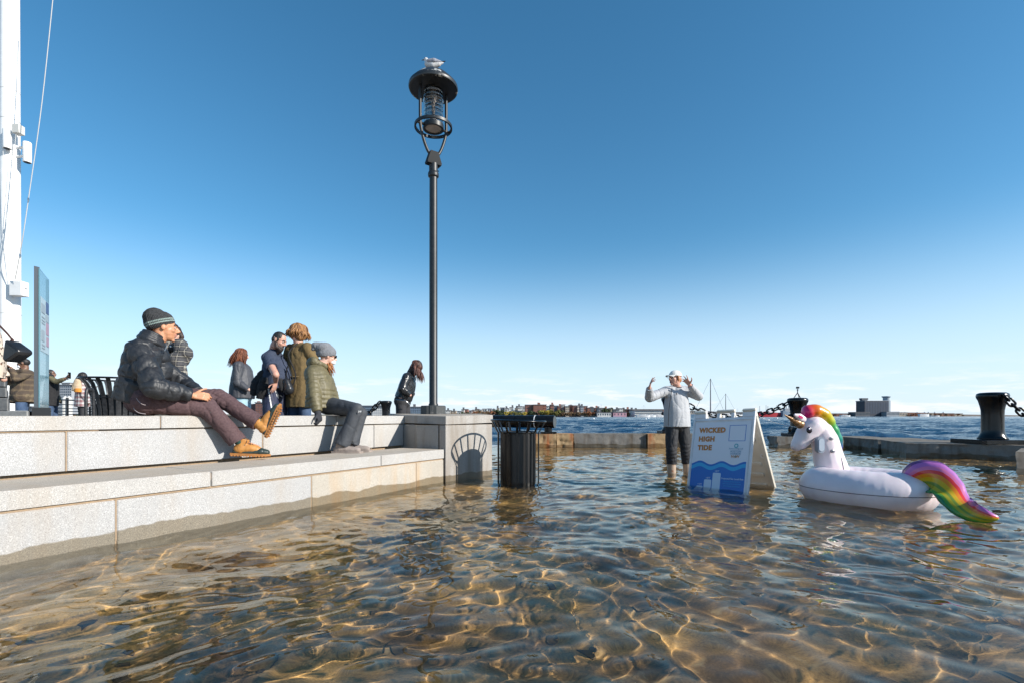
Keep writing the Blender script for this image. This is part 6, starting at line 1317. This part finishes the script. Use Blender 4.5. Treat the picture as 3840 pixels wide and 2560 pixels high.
# 12. woman with orange backpack
def backpack():
    Y0 = 12.7; x, y = xy(308, Y0); Hh = EYE+(HY-1394)/F*Y0-.28; t = person('woman with dark hair in a red and white plaid shirt wearing a backpack', (x, y, .28))
    J = stand(x, y, math.radians(50), Hh); J['hF'] = nrm(V(.8, .5, .0)); body(t, J, SK['brown'], None, .010); B = Blob(); torso_prims(B, J, .045, .10, widen=.03); sleeves(B, J, .025); blob_obj('shirt', B, CL['redplaid'], t, .012, 3, disp=folds(131, .006)); B = Blob(); legs(B, J, .01); blob_obj('trousers', B, CL['blktr'], t, .013, 3)
    B = Blob(); B.ell(J['head']+V(0, 0, .01), np.eye(3), V(.1, .1, .11)); B.chain([J['head']+V(-.03, -.02, 0), J['neck']+V(-.12, -.06, -.05), J['neck']+V(-.2, -.07, -.12)], [.08, .05, .02]); blob_obj('hair', B, CL['black_hair'], t, .010, 2, disp=folds(133, .006, (), 0, 12))
    for n_ in 'RL': shoe(t, 'shoe', J['ank'+n_], J['F'], V(0, 0, 1), CL['black'])
    b = thing('backpack', 'orange and cream backpack on the back of the plaid shirt woman', 'backpack', P(290, 1473, Y0-.25)); B = Blob(); c = P(289, 1447, Y0-.22); B.chain([c+V(.01, 0, .12), c+V(0, 0, .02), c-V(0, 0, .11)], [.085, .11, .115], flatB=True, sq=.7, ref=V(0, 1, 0)); blob_obj('pack_body', B, noise_mat('cream_canvas', (.55, .42, .28), (.45, .34, .22), .9), b, .012, 2, disp=folds(134, .006))
    B = Blob(); c = P(284, 1455, Y0-.34); c = c+V(0, .06, -.02); B.chain([c+V(0, 0, .03), c-V(0, 0, .07)], [.070, .088], flatB=True, flatA=True, sq=.75, ref=V(0, 1, 0)); blob_obj('front_pocket', B, noise_mat('orange_canvas', (.60, .24, .03), (.5, .2, .03), .9), b, .012, 2)
backpack()
# ---------------------------------------------------------------- sandwich board
def board():
    t = thing('sandwich_board', 'white sandwich board with orange and blue print standing in the water', 'sign', (2.6, 5.5, -.27))
    BR = V(2.54, 5.30, 0); e = nrm(V(-.614, .788, -.045)); bk = V(.788, .614, 0); W_ = .74
    TR = BR+bk*.1736+V(0, 0, .918); up = nrm(TR-BR); Hs = np.linalg.norm(TR-BR); BL = BR+e*W_; nf = nrm(np.cross(e, up)); 
    if nf@bk > 0: nf = -nf
    RB = BR+bk*.66; up2 = nrm(TR-RB); H2 = np.linalg.norm(TR-RB); nb = nrm(np.cross(e, up2)); 
    if nb@bk < 0: nb = -nb
    wh = noise_mat('white_moulded_plastic', (.74, .74, .76), (.66, .66, .68), .42, 8, .08, bscale=200)
    cream = noise_mat('inner_plastic_lit_tint', (.72, .68, .60), (.64, .59, .50), .5, 5, .06)  # white plastic tinted cream: light glowing through the board, put into its colour
    def panel(name, O, up, n, H_, m):
        f = lambda u, v, w=0.: O+e*W_*(1-u)+up*H_*v+n*w     # u from left (0) to right (1), n outward
        mb = MB()
        def slab(u0, u1, v0, v1, w0, w1):
            vs = [f(a, b, w) for w in (w0, w1) for b in (v0, v1) for a in (u0, u1)]; c = sum(vs)/8
            ax = [e*-1, up, n]; mb.box(c, (abs(u1-u0)*W_, (v1-v0)*H_, w1-w0), ax=ax, b=.006)
        slab(0, 1, -.32, .90, -.022, .0); slab(0, .205, .895, 1, -.030, .004); slab(.80, 1, .895, 1, -.030, .004)
        slab(.385, .44, .895, .985, -.024, .0); slab(.62, .675, .895, .985, -.024, .0); slab(.385, .675, .962, 1.0, -.026, .002)
        o = mb.build(name, m, t); o.cycles.is_caustics_receiver = True; return f, o
    f, fo = panel('front_panel', BR, up, nf, Hs, wh); g, go = panel('rear_panel', RB, up2, nb, H2, cream)
    # raised rims and inner ribs
    mb = MB()
    for a, b_, c, d in ((0, .03, -.32, .99), (.97, 1, -.32, .99), (.03, .97, .862, .875)):
        vs = [f((a+b_)/2, (c+d)/2, .004)]; mb.box(vs[0], ((b_-a)*W_, (d-c)*Hs, .010), ax=[-e, up, nf], b=.003)
    mb.build('front_rim', wh, t)
    mb = MB()
    for u0, u1, v0, v1 in ((.0, .05, -.3, .9), (.95, 1, -.3, .9), (.12, .40, .02, .06), (.12, .40, .16, .20), (.12, .40, .30, .34), (.55, .88, .02, .06), (.55, .88, .16, .20), (.55, .88, .30, .34), (.45, .50, .0, .85), (.12, .88, .60, .64), (.12, .88, .76, .80)):
        mb.box(g((u0+u1)/2, (v0+v1)/2, -.030), ((u1-u0)*W_, (v1-v0)*H2, .02), ax=[-e, up2, nb], b=.004)
    mb.build('inner_rib', cream, t)
    mb = MB(); mb.tube([TR+e*.02-V(0, 0, .03), TR+e*W_*.18-V(0, 0, .03)], .012, 8); mb.tube([TR+e*W_*.8-V(0, 0, .03), TR+e*W_*.98-V(0, 0, .03)], .012, 8); mb.build('hinge_rod', wh, t)
    mb = MB(); mb.lathe([(.018, 0), (.03, 0), (.03, .006), (.018, .006), (.018, 0)], g(.93, .42, -.02), 16, ax=[e, up2, nb*-1]); mb.build('brace_grommet', wh, t)
    # printed sheet
    def sheet(name, pts, m, w): mb = MB(); mb.add([f(u, v, w) for u, v in pts], [list(range(len(pts)))]); o = mb.build(name, m, t); o.cycles.is_caustics_receiver = True; return o
    PR = dict(white=mat('print_white', (.70, .72, .78), .45), blue=mat('print_blue', (.010, .15, .52), .4), light=mat('print_light_blue', (.03, .38, .70), .4), bar=mat('print_pale_blue', (.50, .64, .80), .45), orange=mat('print_orange', (.50, .19, .03), .5), teal=mat('print_teal', (.04, .38, .45), .5), grey=mat('print_grey_blue', (.22, .36, .48), .5))
    wv = lambda u, o: o+.022*math.sin((u-.03)*2*math.pi*2.75-1.2)
    sheet('printed_sheet', [(.045, -.2), (.955, -.2), (.955, .84), (.045, .84)], PR['white'], .0045)
    us = np.linspace(.045, .93, 60)
    sheet('printed_wave', [(u, wv(u, .338)) for u in us]+[(.93, -.19), (.045, -.19)], PR['blue'], .0052)
    mb = MB(); n = len(us); vs = [f(u, wv(u, .312), .0060) for u in us]+[f(u, wv(u, .268), .0060) for u in us]; mb.add(vs, [[i, i+1, n+i+1, n+i] for i in range(n-1)]); mb.build('printed_ripple', PR['light'], t)
    for u0, u1, v1 in ((.165, .275, .045), (.29, .41, .128), (.425, .555, .215)): sheet('printed_bar', [(u0, -.18), (u1, -.18), (u1, v1-.008), (u1-.012, v1), (u0+.012, v1), (u0, v1-.008)], PR['bar'], .0062)
    mb = MB(); q0, q1, r0, r1, th = .625, .885, .605, .80, .010
    for a, b_, c, d in ((q0, q1, r0, r0+.006), (q0, q1, r1-.006, r1), (q0, q0+.008, r0+.006, r1-.006), (q1-.008, q1, r0+.006, r1-.006)): mb.add([f(a, c, .0055), f(b_, c, .0055), f(b_, d, .0055), f(a, d, .0055)], [(0, 1, 2, 3)])
    mb.build('printed_frame', PR['blue'], t)
    mb = MB()
    for k in range(10):
        a = 2*math.pi*k/10; c = V(.755+.026*math.cos(a), .548+.021*math.sin(a), 0); d = .010
        mb.add([f(c[0]+d*math.cos(a+q)*1.1, c[1]+d*math.sin(a+q)*.85, .0056) for q in (0, 1.57, 3.14, 4.71)], [(0, 1, 2, 3)])
    mb.build('printed_logo', PR['teal'], t)
    def text(s, u, v, size, m, bold=.0, spacing=1.0, align='LEFT', shear=0):
        cu = bpy.data.curves.new('txt', 'FONT'); cu.body = s; cu.size = size; cu.offset = bold; cu.align_x = align; cu.space_character = spacing; cu.shear = shear; cu.resolution_u = 3
        o = bpy.data.objects.new('txt', cu); S.collection.objects.link(o); dg = bpy.context.evaluated_depsgraph_get(); me = bpy.data.meshes.new_from_object(o.evaluated_get(dg)); bpy.data.objects.remove(o)
        mw = Matrix([(*(-e*1), 0)[:3]+(0,), (*up, 0)[:3]+(0,), (*nf, 0)[:3]+(0,), (0, 0, 0, 1)])
        o0 = f(u, v, .0072)-org(t)
        for vtx in me.vertices:
            x, y, z = vtx.co; q = o0+(-e)*x+up*y+nf*z; vtx.co = tuple(q)
        me.materials.clear(); return link('printed_text', me, m, t)
    text('WICKED', .125, .715, .078, PR['orange'], .0046, 1.10); text('HIGH', .125, .605, .078, PR['orange'], .0046, 1.10); text('TIDE', .125, .495, .078, PR['orange'], .0046, 1.10)
    text('Stone Living Lab', .755, .506, .0235, PR['grey'], .0004, 1.05, 'CENTER')
    text('BOSTON', .755, .470, .030, PR['grey'], .0006, 1.02, 'CENTER'); text('HARBOR', .755, .442, .030, PR['grey'], .0006, 1.0, 'CENTER'); text('N  W', .755, .405, .040, PR['orange'], .001, 1.0, 'CENTER')
    mb = MB(); mb.add([f(.755+.017*math.cos(a), .418+.0135*math.sin(a)-(.008 if abs(a-4.712) < .3 else 0), .0066) for a in np.linspace(0, 2*math.pi, 21)[:-1]], [list(range(20))]); mb.build('printed_logo', PR['orange'], t)
    mb = MB(); mb.add([f(.755+.010*math.cos(a), .418+.008*math.sin(a), .0076) for a in np.linspace(0, 2*math.pi, 13)[:-1]], [list(range(12))]); mb.build('printed_logo', PR['teal'], t)
    text('+1FT', .22, .055, .026, PR['bar'], .0006, 1, 'CENTER'); text('+3FT', .35, .138, .026, PR['bar'], .0006, 1, 'CENTER'); text('+5FT', .49, .225, .026, PR['bar'], .0006, 1, 'CENTER')
    text('Projected Sea Level Rise', .74, .142, .026, PR['bar'], .0006, 1.0, 'CENTER')
    for i, s in enumerate(("Estimated sea level rise if we", "don't reduce our current levels", "of greenhouse gas emissions")): text(s, .74, .112-.027*i, .0165, PR['light'], .0003, 1.0, 'CENTER')
    rp = thing('tether_rope', 'thin white rope running from the sandwich board to the unicorn float', 'rope', P(2850, 1562, 5.6)); mb = MB()
    mb.tube(curve([P(2846, 1560, 5.55), P(2900, 1580, 5.45), P(2950, 1593, 5.3), P(2993, 1601, 4.95)], 5), .0028, 5); mb.build('rope', mat('white_cord', (.7, .7, .68), .7), rp)
board()
# ---------------------------------------------------------------- unicorn float
def ramp_mat(name, stops, chan=0, rough=.32, const=True, **k):
    m = mat(name, (1, 1, 1), rough, **k); n, l, b = nodes(m); uv = n.new('ShaderNodeUVMap'); uv.uv_map = 'UVMap'; s = n.new('ShaderNodeSeparateXYZ'); l.new(uv.outputs[0], s.inputs[0])
    r = n.new('ShaderNodeValToRGB'); l.new(s.outputs[chan], r.inputs[0]); e = r.color_ramp; e.interpolation = 'CONSTANT' if const else 'LINEAR'
    e.elements[0].position = stops[0][0]; e.elements[0].color = (*stops[0][1], 1); e.elements[1].position = stops[1][0]; e.elements[1].color = (*stops[1][1], 1)
    for p_, c in stops[2:]: q = e.elements.new(p_); q.color = (*c, 1)
    l.new(r.outputs[0], b.inputs['Base Color']); b.inputs['Subsurface Weight'].default_value = .0
    t = n.new('ShaderNodeTexCoord'); a = n.new('ShaderNodeTexNoise'); a.inputs['Scale'].default_value = 16; l.new(t.outputs['Object'], a.inputs['Vector']); bp = n.new('ShaderNodeBump'); bp.inputs['Strength'].default_value = .25; bp.inputs['Distance'].default_value = .006; l.new(a.outputs[0], bp.inputs['Height']); l.new(bp.outputs[0], b.inputs['Normal']); return m
def lens_sweep(pts, half, thick, side, n=20):
    """inflated two sheet shape: half = half width in the plane, side = thickness direction; uv.y = 0 (inner) .. 1 (outer edge)"""
    side = nrm(side); vs = []; uvs = []; m = len(pts); pts = [np.asarray(p, float) for p in pts]
    for i in range(m):
        t = nrm(pts[min(m-1, i+1)]-pts[max(0, i-1)]); w = nrm(np.cross(side, t))
        for k in range(n):
            a = 2*math.pi*k/n; c, s_ = math.cos(a), math.sin(a); vs.append(pts[i]+w*half[i]*c+side*thick[i]*math.copysign(abs(s_)**.85, s_)); uvs.append((i/(m-1), .5+.5*c))
    fs = [[i*n+k, i*n+(k+1) % n, (i+1)*n+(k+1) % n, (i+1)*n+k] for i in range(m-1) for k in range(n)]+[list(range(n))[::-1], [(m-1)*n+k for k in range(n)]]
    return vs, fs, uvs
def unicorn():
    t = thing('unicorn_float', 'inflatable white unicorn pool float with rainbow mane and tail on the water', 'pool float', (3.3, 4.75, 0))
    vin = noise_mat('white_vinyl', (.79, .70, .73), (.68, .59, .61), .36, 3.2, .22, bscale=14, dist=.006); seam = mat('dark_seam', (.10, .08, .09), .6)
    b = vin.node_tree.nodes['Principled BSDF']; b.inputs['Subsurface Weight'].default_value = .25; b.inputs['Subsurface Radius'].default_value = (.05, .03, .04)
    cx, cy = 3.405, 4.76; ax = nrm(V(.66, -.75, 0)); ay = V(-ax[1], ax[0], 0); a_, b_, r_ = .355, .225, .198; tilt = .03
    c0 = V(cx, cy, .125)
    nU, nV = 120, 40; vs = []; uvs = []
    for i in range(nU):
        u = 2*math.pi*i/nU; pc = c0+ax*a_*math.cos(u)+ay*b_*math.sin(u); tg = nrm(-ax*a_*math.sin(u)+ay*b_*math.cos(u)); out = V(tg[1], -tg[0], 0)
        for k in range(nV):
            v = 2*math.pi*k/nV; c, s_ = math.cos(v), math.sin(v); rr_ = r_*(1+.0*c)
            wr = .0030*math.sin(u*44+2*math.sin(u*7))*math.exp(-((abs(c)-1)/.16)**2)+.0010*math.sin(u*23+1)*math.exp(-((s_-.9)/.35)**2)
            # pillow side has gathers along the inner edge
            wr += .006*math.sin(u*31)*max(0, -c)**2
            p = pc+out*(rr_*1.04+wr)*c+V(0, 0, 1)*(rr_*.96+wr)*s_; vs.append(p)
    fs = [[i*nV+k, ((i+1) % nU)*nV+k, ((i+1) % nU)*nV+(k+1) % nV, i*nV+(k+1) % nV] for i in range(nU) for k in range(nV)]
    mb = MB(); mb.add(vs, fs); o = mb.build('ring_body', vin, t, smooth=True); o.cycles.is_caustics_receiver = True
    mb = MB(); pts = []
    for i in range(nU): u = 2*math.pi*i/nU; tg = nrm(-ax*a_*math.sin(u)+ay*b_*math.cos(u)); out = V(tg[1], -tg[0], 0); pts.append(c0+ax*a_*math.cos(u)+ay*b_*math.sin(u)+out*(r_*1.04+.001))
    mb.tube(pts, .0032, 5, closed=True, up=V(0, 0, 1)); mb.build('ring_seam', seam, t, smooth=True)
    mb = MB(); mb.prism([tuple((c0+ax*(a_-.06)*math.cos(q)+ay*(b_-.06)*math.sin(q))[:2]) for q in np.linspace(0, 2*math.pi, 25)[:-1]], .06, .17); o = mb.build('seat_floor', vin, t)
    # neck and head as one inflated piece
    Yn = 5.02; nk = [(3124, 1775, 60), (3112, 1735, 57), (3102, 1690, 52), (3094, 1650, 49), (3080, 1618, 44), (3060, 1594, 38)]
    hd = [(3052, 1596, 40), (3032, 1614, 39), (3013, 1638, 34), (2997, 1660, 28), (2987, 1670, 21)]
    B = Blob(); s_ = Yn/F
    yy = lambda i: Yn-.00*i
    B.chain([P(x, y, Yn) for x, y, r in nk], [r*s_*.96 for x, y, r in nk], sq=.86, ref=V(0, 1, 0)); B.chain([P(x, y, Yn-.01) for x, y, r in hd], [r*s_*.98 for x, y, r in hd], g=1)
    blob_obj('neck_and_head', B, vin, t, .008, 8, disp=lambda v, nn, g, s: .0015*sines(v, 8, 3))
    mb = MB(); mb.tube(curve([P(3150, 1700, Yn-.10), P(3160, 1735, Yn-.12), P(3166, 1772, Yn-.13)], 6), .0032, 5); mb.tube(curve([P(3000, 1686, Yn-.05), P(3030, 1676, Yn-.07), P(3046, 1655, Yn-.09)], 5), .0028, 5); mb.build('neck_seam', seam, t)
    # mane
    mane = ramp_mat('rainbow_mane', [(0, (.55, .005, .20)), (.12, (.62, .01, .12)), (.22, (.65, .08, .005)), (.34, (.58, .30, .005)), (.48, (.42, .42, .005)), (.58, (.03, .28, .05)), (.76, (.005, .20, .15)), (.90, (.05, .06, .22)), (1., (.16, .05, .25))], 0, .28, False)
    ctrl = [(3010, 1548, 10), (3020, 1546, 24), (3045, 1540, 27), (3072, 1546, 26), (3096, 1566, 24), (3110, 1592, 21), (3124, 1620, 21), (3137, 1648, 19), (3146, 1674, 12), (3151, 1700, 3)]
    pts = curve([P(x, y, Yn+.02) for x, y, r in ctrl], 5); hw = np.interp(np.linspace(0, 9, len(pts)), range(10), [r*s_ for _, _, r in ctrl]); hw = [h*(1+.04*math.sin(i*1.15)) for i, h in enumerate(hw)]
    vs, fs, uvs = lens_sweep(pts, hw, [min(.10, h*1.25) for h in hw], V(.15, 1, 0), 20); mb = MB(); mb.add(vs, fs, uvs); mb.build('mane', mane, t, smooth=True)
    # ear
    for q, (e0, e1) in enumerate((((3014, 1570, Yn-.10), (2982, 1554, Yn-.13)), ((3034, 1560, Yn+.12), (3010, 1542, Yn+.14)))):
        B = Blob(); A0, A1 = P(*e0), P(*e1); B.chain([A0, A0*.5+A1*.5, A1], [.030, .038, .016], sq=.6, ref=V(0, 1, 0)); ob = blob_obj('ear', B, vin, t, .006, 2)
        mb = MB(); c = A0*.45+A1*.55+V(0, -.026, 0); d = nrm(A1-A0); w = nrm(np.cross(d, V(0, 1, 0))); mb.add([c+d*.035*math.cos(a)+w*.013*math.sin(a)+V(0, -.004-.002*math.cos(a), 0) for a in np.linspace(0, 2*math.pi, 13)[:-1]], [list(range(12))]); mb.build('ear_lining', mat('ear_pink', (.50, .03, .14), .4), ob)
    mb = MB(); h0, h1 = P(3003, 1591, Yn-.07), P(2940, 1552, Yn-.16); pr = [h0+(h1-h0)*s for s in np.linspace(0, 1, 22)]; mb.tube(pr, [.040*(1-s)*(1+.07*math.sin(s*38))+.002 for s in np.linspace(0, 1, 22)], 14); mb.build('horn', mat('bronze_vinyl', (.24, .13, .05), .35, Metallic=.3), t, smooth=True)
    # eye facing the viewer's side and the far side
    for sg, yy_ in ((-1, Yn-.175), (1, Yn+.165)):
        c = P(2998, 1609, Yn); c = V(c[0]-.005, yy_, c[2]); n_ = nrm(V(-.25, sg, .12)); u_ = nrm(np.cross(n_, V(0, 0, 1))); w_ = np.cross(u_, n_)
        e_ = None
        for r, off, m_ in ((.026, .0, mat('eye_black', (.01, .01, .012), .2)), (.018, .003, mat('eye_plum', (.05, .025, .06), .3)), (.008, .006, mat('eye_glint', (.8, .8, .85), .3))):
            mb = MB(); mb.lathe([(r, 0), (r*.9, .003), (0, .004)], c+n_*(off*.6-.003)+w_*(.012 if r < .02 else 0), 18, ax=[u_, w_*1.25, n_]); mb.build('eye', m_, t, smooth=True)
    mb = MB(); c = P(3080, 1666, Yn-.145)
    for r, hh, off, m_ in ((.036, .046, 0, mat('window_rim_grey', (.26, .30, .36), .3)), (.026, .036, -.006, mat('window_clear_grey', (.42, .48, .55), .12))):
        mb = MB(); pts = [c+V(r*math.cos(a), off, r*math.sin(a)+(hh if math.sin(a) > 0 else -hh)*1.0) for a in np.linspace(0, 2*math.pi, 25)[:-1]]; mb.add(pts+[p+V(0, .05, 0) for p in pts], [list(range(24)), [24+i for i in range(24)][::-1]]+[[(i+1) % 24, i, 24+i, 24+(i+1) % 24] for i in range(24)]); mb.build('neck_patch', m_, t)
    for (px, py, Yv) in ((3122, 1690, Yn-.13), (3116, 1643, Yn-.125)):
        c = P(px, py, Yv); mb = MB(); mb.lathe([(.018, -.01), (.018, .008), (.010, .012), (.010, .026), (0, .028)], c, 14, ax=[V(1, 0, 0), V(0, 0, 1), V(0, -1, 0)]); mb.build('air_valve', mat('clear_valve', (.3, .3, .32), .15), t)
    c = P(3334, 1785, 4.48); mb = MB(); mb.lathe([(.030, -.01), (.030, .006), (.016, .010), (.016, .030), (.022, .034), (0, .036)], c, 16); mb.build('air_valve', mat('clear_valve_big', (.35, .34, .36), .12), t)
    # tail
    C = [(.30, .16, .44), (.34, .19, .52)]
    tail = ramp_mat('rainbow_tail', [(0, (.02, .20, .07)), (.10, (.10, .30, .04)), (.20, (.42, .36, .02)), (.31, (.18, .26, .03)), (.41, (.62, .38, .01)), (.54, (.72, .22, .01)), (.66, (.66, .045, .04)), (.76, (.60, .16, .34)), (.86, (.42, .14, .42)), (.97, (.16, .05, .18))], 1, .22)
    ctl = [(3378, 1812, 8, 4.46), (3408, 1797, 34, 4.44), (3450, 1782, 54, 4.38), (3497, 1790, 60, 4.30), (3541, 1826, 54, 4.20), (3580, 1872, 46, 4.05), (3628, 1909, 38, 3.90), (3688, 1932, 28, 3.78), (3744, 1941, 5, 3.72)]
    pts = curve([P(x, y, q) for x, y, r, q in ctl], 6); m = len(pts); s2 = lambda y: y/F; hw = np.interp(np.linspace(0, 8, m), range(9), [r*s2(q) for _, _, r, q in ctl])
    hw = [h*(1+.018*math.sin(i*1.9))*min(1.06, 1+i*.004) for i, h in enumerate(hw)]
    vs, fs, uvs = lens_sweep(pts, hw, [min(.105, h*.85) for h in hw], V(.35, 1, .12), 40)
    if True:
        mb = MB(); q = [(u, 1-v) for u, v in uvs]; c_up = vs[(m//2)*40][2] > vs[(m//2)*40+20][2]; mb.add(vs, fs, uvs if c_up else q); o = mb.build('tail', tail, t, smooth=True); o.cycles.is_caustics_receiver = True
        i0 = 0 if c_up else 20; mb = MB(); mb.tube([vs[i*40+i0] for i in range(m)], .0028, 5); mb.build('tail_seam', mat('plum_seam', (.12, .03, .12), .5), t)
unicorn()
# ---------------------------------------------------------------- gull on the lamp
def gull():
    z0 = 6.232; t = thing('seagull', 'white and grey seagull sitting on top of the lamp canopy', 'bird', (LX, LY, z0)); c = V(LX-.01, LY-.02, z0+.085); B = Blob()
    B.chain([c+V(-.075, 0, .01), c+V(0, 0, 0), c+V(.09, 0, .015), c+V(.16, 0, .03)], [.052, .066, .045, .014], sq=.85, ref=V(0, 1, 0)); B.chain([c+V(-.07, 0, .03), c+V(-.098, 0, .072)], [.045, .032]); B.ell(c+V(-.103, 0, .082), np.eye(3), V(.036, .028, .029))
    blob_obj('body', B, noise_mat('white_feathers', (.55, .55, .55), (.45, .45, .46), .8, 40, .2), t, .006, 2)
    for s in (-1, 1):
        B = Blob(); B.chain([c+V(-.06, s*.045, .035), c+V(.03, s*.052, .035), c+V(.13, s*.025, .034)], [.026, .034, .014], sq=.6, ref=V(0, 1, 0)); blob_obj('wing', B, noise_mat('grey_feathers', (.26, .27, .31), (.20, .21, .25), .8, 40, .2), t, .006, 2)
    mb = MB(); mb.tube([c+V(.12, -.012, .035), c+V(.19, 0, .052), c+V(.205, 0, .056)], [.012, .008, .003], 6); mb.build('wing_tip', CL['black'], t)
    mb = MB(); mb.tube([c+V(-.132, 0, .078), c+V(-.158, 0, .074), c+V(-.172, 0, .068)], [.009, .006, .002], 8); mb.build('beak', mat('beak_dark', (.10, .08, .05), .5), t)
    mb = MB(); mb.tube([c+V(-.116, -.026, .090), c+V(-.116, -.029, .090)], .0045, 8); mb.build('eye', EYED, t)
    for s in (-1, 1): mb = MB(); mb.tube([c+V(.0, s*.02, -.05), c+V(.0, s*.02, -.088)], .005, 5); mb.build('leg', mat('leg_yellow', (.4, .3, .08), .6), t)
gull()
